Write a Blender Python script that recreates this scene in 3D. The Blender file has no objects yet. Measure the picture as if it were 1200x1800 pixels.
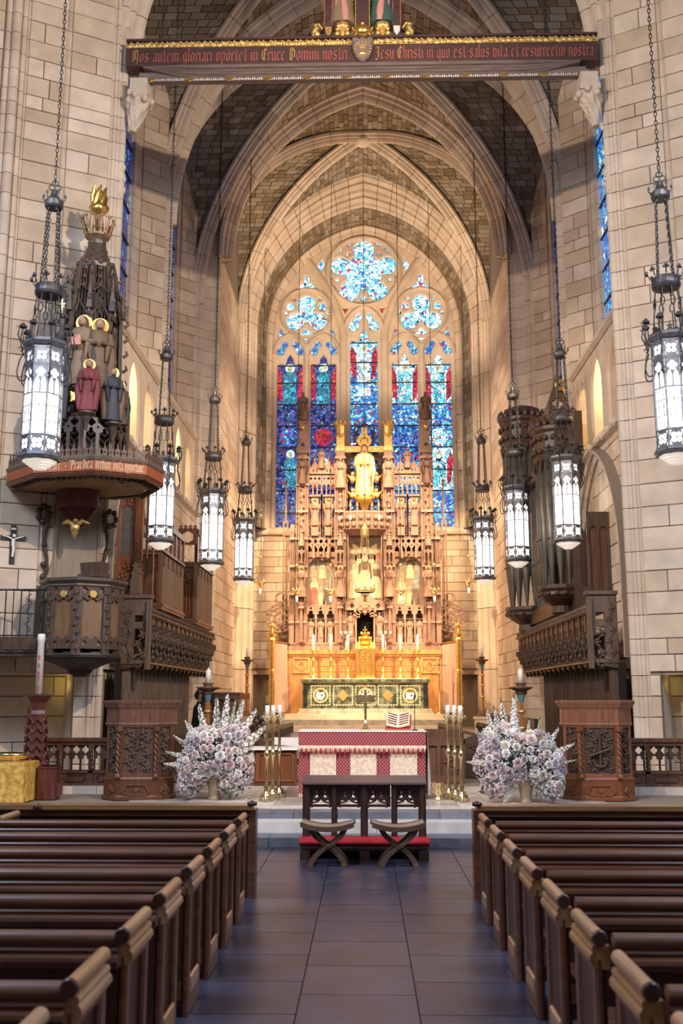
import bpy, bmesh, math, random
from mathutils import Vector, Matrix, geometry, noise

S = bpy.context.scene
COL = S.collection
PI = math.pi
R = math.radians

# ------------------------------------------------------------------ camera
cam_data = bpy.data.cameras.new('camera')
cam_data.sensor_fit = 'VERTICAL'
cam_data.sensor_height = 36
cam_data.lens = 35
cam_data.clip_end = 200
cam_data.dof.use_dof = True
cam_data.dof.focus_distance = 16.0
cam_data.dof.aperture_fstop = 2.4
cam = bpy.data.objects.new('camera', cam_data)
cam.location = (0, 0, 1.9)
cam.rotation_euler = (R(90 + 10.489), 0, R(1.352))
COL.objects.link(cam)
S.camera = cam

# ------------------------------------------------------------------ world, lamps, exposure
S.view_settings.view_transform = 'Standard'
S.view_settings.look = 'None'
S.view_settings.gamma = 1
S.view_settings.use_curve_mapping = False
S.view_settings.exposure = 0.0
world = bpy.data.worlds.new('nave_ambience')
S.world = world
world.use_nodes = True
world.node_tree.nodes['Background'].inputs[0].default_value = (0.96, 0.91, 0.93, 1)
world.node_tree.nodes['Background'].inputs[1].default_value = 0.14


def lamp(name, kind, loc, target, energy, col, size=0.2, spot=60, blend=0.6):
    d = bpy.data.lights.new(name, kind)
    d.energy = energy
    d.color = col
    if kind == 'AREA':
        d.shape = 'RECTANGLE'
        d.size, d.size_y = size if isinstance(size, tuple) else (size, size)
    else:
        d.shadow_soft_size = size
    if kind == 'SPOT':
        d.spot_size = R(spot)
        d.spot_blend = blend
    o = bpy.data.objects.new(name, d)
    o.location = loc
    o.rotation_euler = (Vector(target) - Vector(loc)).to_track_quat('-Z', 'Y').to_euler()
    COL.objects.link(o)
    return o


WARM = (1.0, 0.80, 0.60)
GOLD = (1.0, 0.72, 0.42)
COOL = (0.62, 0.76, 1.0)
# spotlights in the nave vault, thrown across on to the two piers
lamp('nave_spot', 'SPOT', (6.0, 4.0, 13.0), (-5.0, 17.5, 8.5), 6300, WARM, 0.12, 75)
lamp('nave_spot', 'SPOT', (-6.0, 4.0, 13.0), (5.0, 17.5, 8.5), 5600, WARM, 0.12, 75)
# warm spots on the lecterns, flowers and altar from high in the nave
lamp('nave_spot', 'SPOT', (-2.0, 6.0, 14.0), (0.3, 16.0, 1.0), 2300, WARM, 0.12, 46)
# daylight from the nave clerestory behind the camera
lamp('clerestory_daylight', 'AREA', (-9, 5, 12), (1, 8, 0), 1500, COOL, (8, 3))
lamp('clerestory_daylight', 'AREA', (9, 5, 12), (-1, 8, 0), 1400, COOL, (8, 3))
# sanctuary spotlights tucked behind the last responds, aimed at the altar, reredos and walls, plus an added fill pair
for sx in (-1, 1):
    lamp('sanctuary_spot', 'SPOT', (sx * 3.5, 29.6, 13.5), (-sx * 0.3, 35.2, 6.0), 7000, GOLD, 0.15, 50)
    lamp('sanctuary_spot', 'SPOT', (sx * 3.7, 29.6, 7.0), (-sx * 0.6, 34.8, 2.6), 2600, GOLD, 0.12, 55)
    lamp('sanctuary_spot', 'SPOT', (sx * 3.4, 29.8, 12.0), (sx * 1.0, 35.0, 17.0), 1000, WARM, 0.3, 85)
    lamp('sanctuary_spot', 'SPOT', (sx * 3.2, 29.6, 11.0), (sx * 3.3, 35.9, 5.0), 2000, GOLD, 0.2, 50)
    lamp('sanctuary_spot', 'SPOT', (sx * 3.6, 29.8, 14.0), (-sx * 4.5, 33.0, 7.0), 2200, WARM, 0.3, 70)  # added fill thrown across to brighten the side walls
    lamp('vault_uplight', 'SPOT', (sx * 3.6, 29.9, 12.0), (-sx * 1.5, 32.0, 20.5), 650, GOLD, 0.3, 100)
    lamp('chancel_uplight', 'SPOT', (sx * 3.4, 19.6, 12.5), (-sx * 2.0, 27.0, 20.0), 120, WARM, 0.3, 80)
    lamp('chancel_spot', 'SPOT', (sx * 4.0, 19.0, 12.0), (-sx * 4.6, 23.5, 6.0), 1200, WARM, 0.15, 62)
    lamp('chancel_spot', 'SPOT', (sx * 3.7, 19.4, 12.5), (sx * .6, 31.6, 1.2), 2200, GOLD, 0.15, 34)
    lamp('passage_lamp', 'POINT', (sx * 5.35, 18.2, 2.1), (0, 0, 0), 6 if sx < 0 else 3, (1.0, 0.82, 0.2), 0.1)

# ------------------------------------------------------------------ materials


def nodes(name):
    m = bpy.data.materials.new(name)
    m.use_nodes = True
    return m, m.node_tree.nodes, m.node_tree.links, m.node_tree.nodes['Principled BSDF']


def mat(name, col, rough=0.6, metal=0.0, var=0.0, island=0.0, mottle=0.0, mscale=3.0, bump=0.0, bscale=20.0,
        stretch=None, col2=None, spec=0.5, emit=0.0, emit_col=None, coat=0.0):
    m, N, L, B = nodes(name)
    B.inputs['Roughness'].default_value = rough
    B.inputs['Metallic'].default_value = metal
    B.inputs['Specular IOR Level'].default_value = spec
    if coat:
        B.inputs['Coat Weight'].default_value = coat
        B.inputs['Coat Roughness'].default_value = 0.25
    c = N.new('ShaderNodeRGB')
    c.outputs[0].default_value = (*col, 1)
    out = c.outputs[0]
    geo = N.new('ShaderNodeNewGeometry')
    vec = geo.outputs['Position']
    if stretch:
        mp = N.new('ShaderNodeMapping')
        mp.inputs['Scale'].default_value = stretch
        L.new(vec, mp.inputs['Vector'])
        vec = mp.outputs[0]
    if mottle or col2:
        nz = N.new('ShaderNodeTexNoise')
        nz.inputs['Scale'].default_value = mscale
        nz.inputs['Detail'].default_value = 5
        L.new(vec, nz.inputs['Vector'])
        if col2:
            mx = N.new('ShaderNodeMix')
            mx.data_type = 'RGBA'
            rp = N.new('ShaderNodeMapRange')
            rp.inputs['From Min'].default_value = 0.38
            rp.inputs['From Max'].default_value = 0.62
            L.new(nz.outputs['Fac'], rp.inputs['Value'])
            L.new(rp.outputs[0], mx.inputs[0])
            L.new(out, mx.inputs[6])
            mx.inputs[7].default_value = (*col2, 1)
            out = mx.outputs[2]
        if mottle:
            hs = N.new('ShaderNodeHueSaturation')
            mr = N.new('ShaderNodeMapRange')
            mr.inputs['From Min'].default_value = 0.3
            mr.inputs['From Max'].default_value = 0.7
            mr.inputs['To Min'].default_value = 1 - mottle
            mr.inputs['To Max'].default_value = 1 + mottle
            L.new(nz.outputs['Fac'], mr.inputs['Value'])
            L.new(mr.outputs[0], hs.inputs['Value'])
            L.new(out, hs.inputs['Color'])
            out = hs.outputs[0]
    for amt, kind in ((var, 0), (island, 1)):
        if amt:
            hs = N.new('ShaderNodeHueSaturation')
            mr = N.new('ShaderNodeMapRange')
            mr.inputs['To Min'].default_value = 1 - amt
            mr.inputs['To Max'].default_value = 1 + amt
            if kind == 0:
                oi = N.new('ShaderNodeObjectInfo')
                L.new(oi.outputs['Random'], mr.inputs['Value'])
            else:
                L.new(geo.outputs['Random Per Island'], mr.inputs['Value'])
            L.new(mr.outputs[0], hs.inputs['Value'])
            L.new(out, hs.inputs['Color'])
            m2 = N.new('ShaderNodeMapRange')
            m2.inputs['To Min'].default_value = 1 + amt * 0.9
            m2.inputs['To Max'].default_value = 1 - amt * 0.9
            L.new(mr.inputs['Value'].links[0].from_socket, m2.inputs['Value'])
            L.new(m2.outputs[0], hs.inputs['Saturation'])
            out = hs.outputs[0]
    L.new(out, B.inputs['Base Color'])
    if bump:
        nb = N.new('ShaderNodeTexNoise')
        nb.inputs['Scale'].default_value = bscale
        nb.inputs['Detail'].default_value = 4
        L.new(vec, nb.inputs['Vector'])
        bp = N.new('ShaderNodeBump')
        bp.inputs['Strength'].default_value = bump
        bp.inputs['Distance'].default_value = 0.02
        L.new(nb.outputs['Fac'], bp.inputs['Height'])
        L.new(bp.outputs[0], B.inputs['Normal'])
    if emit:
        B.inputs['Emission Color'].default_value = (*(emit_col or col), 1)
        B.inputs['Emission Strength'].default_value = emit
    return m


def glass_mat(name, ramp, strength, scale=9.0, lead=0.07, seed=0.0, plane='xz'):
    """leaded stained glass lit from outside: small pieces with dark lead lines"""
    m, N, L, B = nodes(name)
    geo = N.new('ShaderNodeNewGeometry')
    mp = N.new('ShaderNodeMapping')
    mp.inputs['Scale'].default_value = (1, 0, 1) if plane == 'xz' else (0, 1, 1)
    mp.inputs['Location'].default_value = (seed, seed, seed)
    L.new(geo.outputs['Position'], mp.inputs['Vector'])
    v1 = N.new('ShaderNodeTexVoronoi')
    v1.inputs['Scale'].default_value = scale
    v2 = N.new('ShaderNodeTexVoronoi')
    v2.feature = 'DISTANCE_TO_EDGE'
    v2.inputs['Scale'].default_value = scale
    L.new(mp.outputs[0], v1.inputs['Vector'])
    L.new(mp.outputs[0], v2.inputs['Vector'])
    sp = N.new('ShaderNodeSeparateColor')
    L.new(v1.outputs['Color'], sp.inputs[0])
    cr = N.new('ShaderNodeValToRGB')
    cr.color_ramp.interpolation = 'CONSTANT'
    el = cr.color_ramp.elements
    while len(el) > 1:
        el.remove(el[-1])
    el[0].position = 0
    el[0].color = (*ramp[0][1], 1)
    for p, c in ramp[1:]:
        e = el.new(p)
        e.color = (*c, 1)
    L.new(sp.outputs[0], cr.inputs[0])
    gt = N.new('ShaderNodeMath')
    gt.operation = 'GREATER_THAN'
    gt.inputs[1].default_value = lead
    L.new(v2.outputs['Distance'], gt.inputs[0])
    mr = N.new('ShaderNodeMapRange')
    mr.inputs['To Min'].default_value = 0.45
    mr.inputs['To Max'].default_value = 1.5
    L.new(sp.outputs[1], mr.inputs['Value'])
    mu = N.new('ShaderNodeMath')
    mu.operation = 'MULTIPLY'
    L.new(gt.outputs[0], mu.inputs[0])
    L.new(mr.outputs[0], mu.inputs[1])
    mu2 = N.new('ShaderNodeMath')
    mu2.operation = 'MULTIPLY'
    mu2.inputs[1].default_value = strength
    L.new(mu.outputs[0], mu2.inputs[0])
    B.inputs['Base Color'].default_value = (0.02, 0.03, 0.05, 1)
    B.inputs['Roughness'].default_value = 0.2
    L.new(cr.outputs[0], B.inputs['Emission Color'])
    L.new(mu2.outputs[0], B.inputs['Emission Strength'])
    m.cycles.emission_sampling = 'NONE'
    return m


M = {}
M['stone'] = mat('limestone', (0.66, 0.51, 0.375), 0.8, var=0.15, mottle=0.14, mscale=2.2, bump=0.25, bscale=30)
M['stone_mould'] = mat('limestone_moulding', (0.66, 0.53, 0.41), 0.8, var=0.07, mottle=0.12, mscale=2.0, bump=0.15, bscale=30)
M['mortar'] = mat('mortar', (0.26, 0.21, 0.165), 0.9)
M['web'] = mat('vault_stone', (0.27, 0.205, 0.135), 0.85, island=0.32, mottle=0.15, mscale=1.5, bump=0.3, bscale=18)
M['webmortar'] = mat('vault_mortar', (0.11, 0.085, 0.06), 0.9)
M['slate'] = mat('slate_floor', (0.046, 0.046, 0.074), 0.33, var=0.12, mottle=0.3, mscale=2.5, bump=0.06, bscale=25)
M['slate_joint'] = mat('slate_joint', (0.028, 0.027, 0.032), 0.7)
M['bluestone'] = mat('bluestone_step', (0.17, 0.185, 0.23), 0.5, var=0.15, mottle=0.25, mscale=4)
M['marble'] = mat('grey_marble', (0.50, 0.47, 0.44), 0.28, var=0.3, mottle=0.3, mscale=3.5)
M['paleslab'] = mat('pale_marble', (0.72, 0.64, 0.58), 0.4, var=0.08, mottle=0.12, mscale=4)
M['cream'] = mat('cream_marble', (0.80, 0.68, 0.48), 0.35, var=0.05, mottle=0.1, mscale=4)
M['greystep'] = mat('grey_veined_marble', (0.42, 0.36, 0.30), 0.35, var=0.08, mottle=0.3, mscale=5)
M['oak'] = mat('dark_oak', (0.085, 0.047, 0.030), 0.45, var=0.15, mottle=0.35, mscale=4, stretch=(6, 6, 0.7), bump=0.12, bscale=14, coat=0.15)
M['oak_mid'] = mat('brown_oak', (0.135, 0.056, 0.032), 0.42, var=0.12, mottle=0.3, mscale=4, stretch=(6, 6, 0.7), bump=0.1, bscale=14, coat=0.2)
M['oak_light'] = mat('waxed_oak', (0.225, 0.080, 0.034), 0.38, var=0.1, mottle=0.25, mscale=4, stretch=(6, 6, 0.7), bump=0.1, bscale=14, coat=0.25)
M['oak_grey'] = mat('greyed_oak', (0.15, 0.098, 0.068), 0.55, var=0.12, mottle=0.3, mscale=4, stretch=(5, 5, 0.8), bump=0.1, bscale=14)
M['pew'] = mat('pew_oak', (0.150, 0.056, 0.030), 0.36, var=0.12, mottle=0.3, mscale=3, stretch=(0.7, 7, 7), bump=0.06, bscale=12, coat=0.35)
M['pew_edge'] = mat('worn_lit_pew_oak', (0.40, 0.20, 0.095), 0.34, var=0.12, mottle=0.25, mscale=3, stretch=(7, 0.7, 7), coat=0.3)  # paler for wear, with the highlights on the pew ends painted in
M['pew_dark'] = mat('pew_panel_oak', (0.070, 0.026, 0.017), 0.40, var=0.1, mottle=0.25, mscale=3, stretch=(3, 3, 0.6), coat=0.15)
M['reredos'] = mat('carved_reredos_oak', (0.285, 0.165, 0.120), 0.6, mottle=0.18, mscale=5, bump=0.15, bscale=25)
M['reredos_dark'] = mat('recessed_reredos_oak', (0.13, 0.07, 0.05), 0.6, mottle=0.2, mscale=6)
M['gold'] = mat('gold_leaf', (0.95, 0.62, 0.18), 0.3, 1.0, mottle=0.15, mscale=9, bump=0.1, bscale=40)
M['oldgold'] = mat('old_gilding', (0.85, 0.56, 0.20), 0.42, 0.8, mottle=0.35, mscale=14, bump=0.3, bscale=60)
M['brass'] = mat('polished_brass', (0.86, 0.68, 0.36), 0.24, 1.0, mottle=0.1, mscale=8)
M['silver'] = mat('silver', (0.75, 0.72, 0.68), 0.25, 1.0, mottle=0.1, mscale=9)
M['iron'] = mat('wrought_iron', (0.055, 0.055, 0.06), 0.5, 0.6, mottle=0.3, mscale=10)
M['pewter'] = mat('grey_metal', (0.25, 0.26, 0.29), 0.42, 0.8, mottle=0.25, mscale=10)
M['wax'] = mat('candle_wax', (0.92, 0.88, 0.80), 0.5, spec=0.4)
M['white'] = mat('white_linen', (0.85, 0.82, 0.79), 0.8, mottle=0.06, mscale=6)
M['black'] = mat('black_cloth', (0.012, 0.012, 0.014), 0.7)
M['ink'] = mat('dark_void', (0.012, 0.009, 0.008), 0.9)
M['paint_ground'] = mat('painted_board', (0.33, 0.25, 0.15), 0.6, mottle=0.2, mscale=5, col2=(0.23, 0.155, 0.09))
M['robe_gold'] = mat('gilded_robe', (0.70, 0.47, 0.20), 0.5, 0.25, mottle=0.15, mscale=8)
M['robe_rose'] = mat('rose_paint', (0.62, 0.28, 0.24), 0.6, mottle=0.15)
M['skin_carved'] = mat('painted_flesh', (0.42, 0.26, 0.17), 0.6)
M['orange'] = mat('orange_marble', (0.52, 0.235, 0.085), 0.4, mottle=0.2, mscale=4)
M['orange_pale'] = mat('pale_orange_marble', (0.78, 0.46, 0.24), 0.4, mottle=0.15, mscale=6)
M['verde'] = mat('green_marble', (0.055, 0.075, 0.055), 0.25, mottle=0.4, mscale=6, col2=(0.16, 0.17, 0.13))
M['curtain'] = mat('pink_curtain', (0.50, 0.31, 0.22), 0.8, mottle=0.08, mscale=6)
M['panel_brown'] = mat('pulpit_panel', (0.23, 0.135, 0.075), 0.35, var=0.1, mottle=0.2, mscale=4, stretch=(4, 4, .6), coat=0.3)
M['greyboard'] = mat('grey_wood_board', (0.31, 0.225, 0.15), 0.6, mottle=0.15, mscale=3, stretch=(4, 4, .6))
M['crimson_wood'] = mat('crimson_painted_wood', (0.12, 0.022, 0.02), 0.5, mottle=0.2)
M['soffit'] = mat('tester_soffit', (0.33, 0.19, 0.085), 0.45, mottle=0.2, mscale=3)
M['band_orange'] = mat('vermilion_band', (0.42, 0.10, 0.035), 0.5, mottle=0.15, mscale=4)
M['letter_cream'] = mat('cream_lettering', (0.85, 0.60, 0.34), 0.5)
M['crown_iron'] = mat('dark_grey_iron', (0.10, 0.10, 0.11), 0.45, 0.7, mottle=0.3, mscale=10)
M['ink_oak'] = mat('black_oak_and_shade', (0.02, 0.013, 0.011), 0.5)  # near-black; also paints shade on the pulpit base, spire core and gallery backings
M['crown_gilt'] = mat('rubbed_gilding', (0.34, 0.22, 0.12), 0.5, 0.4, mottle=0.4, mscale=14)
M['saint_cream'] = mat('saint_cream', (0.25, 0.175, 0.105), 0.6, mottle=0.15)
M['saint_blue'] = mat('saint_blue', (0.042, 0.048, 0.066), 0.6, mottle=0.25)
M['saint_brown'] = mat('saint_brown', (0.155, 0.095, 0.055), 0.6, mottle=0.25)
M['saint_red'] = mat('saint_red', (0.22, 0.040, 0.045), 0.6, mottle=0.2)
M['organ_pipe'] = mat('organ_pipe_metal', (0.17, 0.155, 0.135), 0.42, 0.6, var=0.12, mottle=0.2, mscale=3)
M['aged_brass'] = mat('aged_brass', (0.50, 0.36, 0.18), 0.38, 0.9, mottle=0.3, mscale=12)
M['kneeler'] = mat('kneeler_oak', (0.060, 0.030, 0.024), 0.4, mottle=0.3, mscale=4, stretch=(4, 4, .7), coat=0.2)
M['kneeler_top'] = mat('kneeler_shelf_oak', (0.085, 0.045, 0.048), 0.32, mottle=0.2, mscale=4, stretch=(.7, 5, 5), coat=0.3)
M['stool_seat'] = mat('pale_stool_seat', (0.40, 0.27, 0.18), 0.5, mottle=0.15, mscale=4)
M['pew_ledge'] = mat('lit_pew_ledge_oak', (0.34, 0.17, 0.085), 0.34, var=0.1, mottle=0.25, mscale=3, stretch=(.7, 7, 7), coat=0.3)  # paler than the pews: the light falling on the ledge is in the colour
M['stool_oak'] = mat('stool_oak', (0.135, 0.078, 0.052), 0.45, var=0.1, mottle=0.3, mscale=4, bump=0.1, bscale=14)
M['pulpit_oak'] = mat('dark_carved_oak', (0.085, 0.055, 0.040), 0.45, var=0.1, mottle=0.3, mscale=5, stretch=(5, 5, 0.8), bump=0.15, bscale=20, coat=0.15)

# ------------------------------------------------------------------ mesh helpers


class MB:
    """collects simple shapes; build() links them as one mesh object"""

    def __init__(s):
        s.v, s.f, s.s = [], [], []
        s.m = Matrix()

    def add(s, vs, fs, smooth=False):
        b = len(s.v)
        m = s.m
        s.v += [m @ Vector(p) for p in vs]
        for f in fs:
            s.f.append(tuple(b + i for i in f))
            s.s.append(smooth)
        return s

    def box(s, x0, y0, z0, x1, y1, z1):
        return s.add([(x0, y0, z0), (x1, y0, z0), (x1, y1, z0), (x0, y1, z0), (x0, y0, z1), (x1, y0, z1), (x1, y1, z1), (x0, y1, z1)],
                     [(0, 3, 2, 1), (4, 5, 6, 7), (0, 1, 5, 4), (1, 2, 6, 5), (2, 3, 7, 6), (3, 0, 4, 7)])

    def cbox(s, x, y, z, dx, dy, dz):
        return s.box(x - dx / 2, y - dy / 2, z, x + dx / 2, y + dy / 2, z + dz)

    def prism(s, poly, z0, z1, top=1.0, c=None):
        n = len(poly)
        cx, cy = c or (sum(p[0] for p in poly) / n, sum(p[1] for p in poly) / n)
        vs = [(p[0], p[1], z0) for p in poly] + [(cx + (p[0] - cx) * top, cy + (p[1] - cy) * top, z1) for p in poly]
        fs = [tuple(range(n))[::-1], tuple(range(n, 2 * n))] + [(i, (i + 1) % n, n + (i + 1) % n, n + i) for i in range(n)]
        return s.add(vs, fs)

    def rings(s, rings, smooth=False, cap=True, closed=True):
        """rings: lists of points, all the same length"""
        n = len(rings[0])
        vs = [p for r in rings for p in r]
        fs = []
        for k in range(len(rings) - 1):
            for i in range(n if closed else n - 1):
                j = (i + 1) % n
                fs.append((k * n + i, k * n + j, (k + 1) * n + j, (k + 1) * n + i))
        s.add(vs, fs, smooth)
        if cap and closed:
            s.add(rings[0], [tuple(range(n))[::-1]])
            s.add(rings[-1], [tuple(range(n))])
        return s

    def lathe(s, prof, n=12, c=(0, 0, 0), smooth=True, sq=1.0, rot=0.0, fold=0.0, nf=9):
        rs = []
        for r, z in prof:
            ring = []
            for i in range(n):
                a = rot + 2 * PI * i / n
                q = r * (1 + fold * math.cos(nf * a)) if fold else r
                ring.append((c[0] + q * math.cos(a), c[1] + q * sq * math.sin(a), c[2] + z))
            rs.append(ring)
        return s.rings(rs, smooth)

    def tube(s, path, r, n=6, smooth=True, cap=True):
        pts = [Vector(p) for p in path]
        rr = r if isinstance(r, (list, tuple)) else [r] * len(pts)
        rings = []
        up = None
        for i, p in enumerate(pts):
            t = (pts[min(i + 1, len(pts) - 1)] - pts[max(i - 1, 0)])
            t = t.normalized() if t.length > 1e-9 else Vector((0, 0, 1))
            if up is None:
                up = Vector((0, 0, 1)) if abs(t.z) < 0.9 else Vector((1, 0, 0))
            a = t.cross(up)
            if a.length < 1e-6:
                a = t.orthogonal()
            a.normalize()
            b = a.cross(t).normalized()
            up = b
            rings.append([p + (a * math.cos(2 * PI * k / n) + b * math.sin(2 * PI * k / n)) * rr[i] for k in range(n)])
        return s.rings(rings, smooth, cap)

    def ball(s, c, r, n=8, m=5, sq=(1, 1, 1)):
        rs = []
        for j in range(m + 1):
            a = -PI / 2 + PI * j / m
            rr = max(math.cos(a), 0.02) * r
            rs.append([(c[0] + rr * math.cos(2 * PI * i / n) * sq[0], c[1] + rr * math.sin(2 * PI * i / n) * sq[1], c[2] + r * math.sin(a) * sq[2]) for i in range(n)])
        return s.rings(rs, True)

    def plate(s, outer, holes=(), O=(0, 0, 0), U=(1, 0, 0), V=(0, 0, 1), N=(0, -1, 0), t=0.05, ch=0.0, back=True):
        """a flat pierced board: front face at O + N*t, back face at O"""
        O, U, V, N = Vector(O), Vector(U), Vector(V), Vector(N)
        loops = [list(outer)] + [list(h) for h in holes]

        def area(l):
            return sum(l[i][0] * l[(i + 1) % len(l)][1] - l[(i + 1) % len(l)][0] * l[i][1] for i in range(len(l)))
        L = []
        for k, l in enumerate(loops):
            if (area(l) > 0) != (k == 0):
                l = l[::-1]
            L.append(l)

        def inset(l, d):
            n = len(l)
            r = []
            for i in range(n):
                a, b, c = Vector(l[i - 1]).to_2d(), Vector(l[i]).to_2d(), Vector(l[(i + 1) % n]).to_2d()
                e1, e2 = (b - a), (c - b)
                if e1.length < 1e-9 or e2.length < 1e-9:
                    r.append((b.x, b.y))
                    continue
                e1.normalize()
                e2.normalize()
                m = Vector((-(e1.y + e2.y), e1.x + e2.x))
                if m.length < 1e-6:
                    m = Vector((-e1.y, e1.x))
                m.normalize()
                q = b + m * d
                r.append((q.x, q.y))
            return r
        F = [inset(l, ch) for l in L] if ch else L
        to = lambda p, d: O + U * p[0] + V * p[1] + N * d

        def fill(ls):
            vs = [Vector((p[0], p[1])) for l in ls for p in l]
            if len(ls) == 1:
                return [Vector(p).to_2d() for p in vs], [tuple(x) for x in geometry.tessellate_polygon([[Vector((p.x, p.y, 0)) for p in vs]])]
            ed, b0 = [], 0
            for l in ls:
                ed += [(b0 + i, b0 + (i + 1) % len(l)) for i in range(len(l))]
                b0 += len(l)
            r = geometry.delaunay_2d_cdt(vs, ed, [], 0, 1e-6)
            segs = [(vs[i].x, vs[i].y, vs[j].x, vs[j].y) for i, j in ed]
            keep = []
            for tr in r[2]:
                px = sum(r[0][i].x for i in tr) / len(tr)
                py = sum(r[0][i].y for i in tr) / len(tr)
                odd = False
                for x1, y1, x2, y2 in segs:
                    if (y1 > py) != (y2 > py) and px < (x2 - x1) * (py - y1) / (y2 - y1) + x1:
                        odd = not odd
                if odd:
                    keep.append(tuple(tr))
            return r[0], keep
        fv, ff = fill(F)
        s.add([to(p, t) for p in fv], ff)
        if back:
            fv, ff = fill(L) if ch else (fv, ff)
            s.add([to(p, 0) for p in fv], ff)
        for l, f in zip(L, F):
            n = len(l)
            vs = [to(p, t) for p in f] + [to(p, t - ch) for p in l] + [to(p, 0) for p in l]
            fs = []
            for i in range(n):
                j = (i + 1) % n
                if ch:
                    fs.append((i, j, n + j, n + i))
                fs.append((n + i, n + j, 2 * n + j, 2 * n + i))
            s.add(vs, fs)
        return s

    def mesh(s, name):
        me = bpy.data.meshes.new(name)
        me.from_pydata(s.v, [], s.f)
        if any(s.s):
            me.polygons.foreach_set('use_smooth', s.s)
        return me

    def build(s, name, m, parent=None, loc=None, rz=None):
        me = s.mesh(name)
        me.materials.append(m)
        return link(name, me, parent, loc, rz)


def link(name, data, parent=None, loc=None, rz=None, scale=None):
    o = bpy.data.objects.new(name, data)
    COL.objects.link(o)
    if parent:
        o.parent = parent
    if loc is not None:
        o.location = loc
    if rz is not None:
        o.rotation_euler = (0, 0, rz)
    if scale is not None:
        o.scale = scale
    return o


def tag(o, label=None, cat=None, group=None, kind=None):
    if label:
        o['label'] = label
    if cat:
        o['category'] = cat
    if group:
        o['group'] = group
    if kind:
        o['kind'] = kind
    return o


def thing(name, label, cat, loc=(0, 0, 0), rz=0.0, group=None):
    return tag(link(name, None, None, loc, rz), label, cat, group)


def struct(name, label=None):
    o = link(name, None)
    return tag(o, label, None, None, 'structure')


def copy_tree(o, parent=None):
    c = o.copy()
    COL.objects.link(c)
    if parent:
        c.parent = parent
    for ch in list(o.children):
        copy_tree(ch, c)
    return c


def circle(cx, cz, r, n=16, a0=0.0):
    return [(cx + r * math.cos(a0 + 2 * PI * i / n), cz + r * math.sin(a0 + 2 * PI * i / n)) for i in range(n)]


def rect(x0, z0, x1, z1):
    return [(x0, z0), (x1, z0), (x1, z1), (x0, z1)]


def foil(cx, cz, discs, n=60):
    """outline of a union of discs that all see (cx, cz)"""
    out = []
    for i in range(n):
        a = 2 * PI * i / n + 0.01
        d = (math.cos(a), math.sin(a))
        best = 0.02
        for x, z, r in discs:
            fx, fz = x - cx, z - cz
            b = fx * d[0] + fz * d[1]
            q = b * b - (fx * fx + fz * fz - r * r)
            if q > 0:
                best = max(best, b + math.sqrt(q))
        out.append((cx + best * d[0], cz + best * d[1]))
    return out


def nfoil(cx, cz, r, k=4, n=None, a0=PI / 2, lobe=0.5, off=0.5):
    return foil(cx, cz, [(cx + r * off * math.cos(a0 + 2 * PI * i / k), cz + r * off * math.sin(a0 + 2 * PI * i / k), r * lobe) for i in range(k)], n or k * 8)


def lancet(x0, z0, x1, z1, rise=None, n=6, cusp=False):
    """pointed opening, bottom z0, springing z1 - rise, apex z1"""
    w = (x1 - x0) / 2
    cx = (x0 + x1) / 2
    rise = rise or w * 1.3
    zs = z1 - rise
    c = (rise * rise - w * w) / (2 * w)
    Rr = w + c
    am = math.atan2(rise, c) if abs(c) > 1e-9 else PI / 2
    left = [(cx + c - Rr * math.cos(am * i / n), zs + Rr * math.sin(am * i / n)) for i in range(n + 1)]
    if cusp:
        k = n // 2
        p = left[k]
        left[k] = (p[0] + w * 0.38, p[1] - w * 0.1)
    right = [(2 * cx - x, z) for x, z in left[:-1]][::-1]
    return [(x0, z0)] + left + right + [(x1, z0)]


def ogee(x0, z0, x1, zs, z1):
    """ogee headed light with cusps: springing zs, apex z1"""
    w = (x1 - x0) / 2
    cx = (x0 + x1) / 2
    h = z1 - zs
    l = [(x0, z0), (x0, zs), (x0 + w * .14, zs + h * .16), (x0 + w * .38, zs + h * .14), (x0 + w * .60, zs + h * .04), (x0 + w * .70, zs + h * .28),
         (x0 + w * .76, zs + h * .62), (cx, z1)]
    return l + [(2 * cx - x, z) for x, z in l[:-1]][::-1]


def parch(a, w, z0, n=24, cx=0.0):
    """pointed arch, half span a, rise w; left springing to right springing"""
    c = (w * w - a * a) / (2 * a)
    Rr = a + c
    am = math.atan2(w, c) if c > 0 else PI - math.atan2(w, -c)
    am = math.acos(max(-1, min(1, c / Rr)))
    left = [(cx + c - Rr * math.cos(am * i / n), z0 + Rr * math.sin(am * i / n)) for i in range(n + 1)]
    return left + [(2 * cx - x, z) for x, z in left[:-1]][::-1]


# ---- masonry
UNIT = MB()
_b = 0.03
UNIT.add([(-.5, 0, -.5), (.5, 0, -.5), (.5, 0, .5), (-.5, 0, .5), (-.5, -.8, -.5), (.5, -.8, -.5), (.5, -.8, .5), (-.5, -.8, .5),
          (-.5 + _b, -1, -.5 + _b), (.5 - _b, -1, -.5 + _b), (.5 - _b, -1, .5 - _b), (-.5 + _b, -1, .5 - _b)],
         [(0, 1, 5, 4), (1, 2, 6, 5), (2, 3, 7, 6), (3, 0, 4, 7), (4, 5, 9, 8), (5, 6, 10, 9), (6, 7, 11, 10), (7, 4, 8, 11), (8, 9, 10, 11)])
UNIT_ME = {}


def unit_block(m):
    if m.name not in UNIT_ME:
        me = UNIT.mesh('stone_block')
        me.materials.append(m)
        UNIT_ME[m.name] = me
    return UNIT_ME[m.name]


COURSES = []
_r = random.Random(5)
_z = 0.0
while _z < 24:
    h = _r.choice((0.42, 0.38, 0.45, 0.40, 0.28, 0.36))
    COURSES.append((_z, h))
    _z += h


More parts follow.
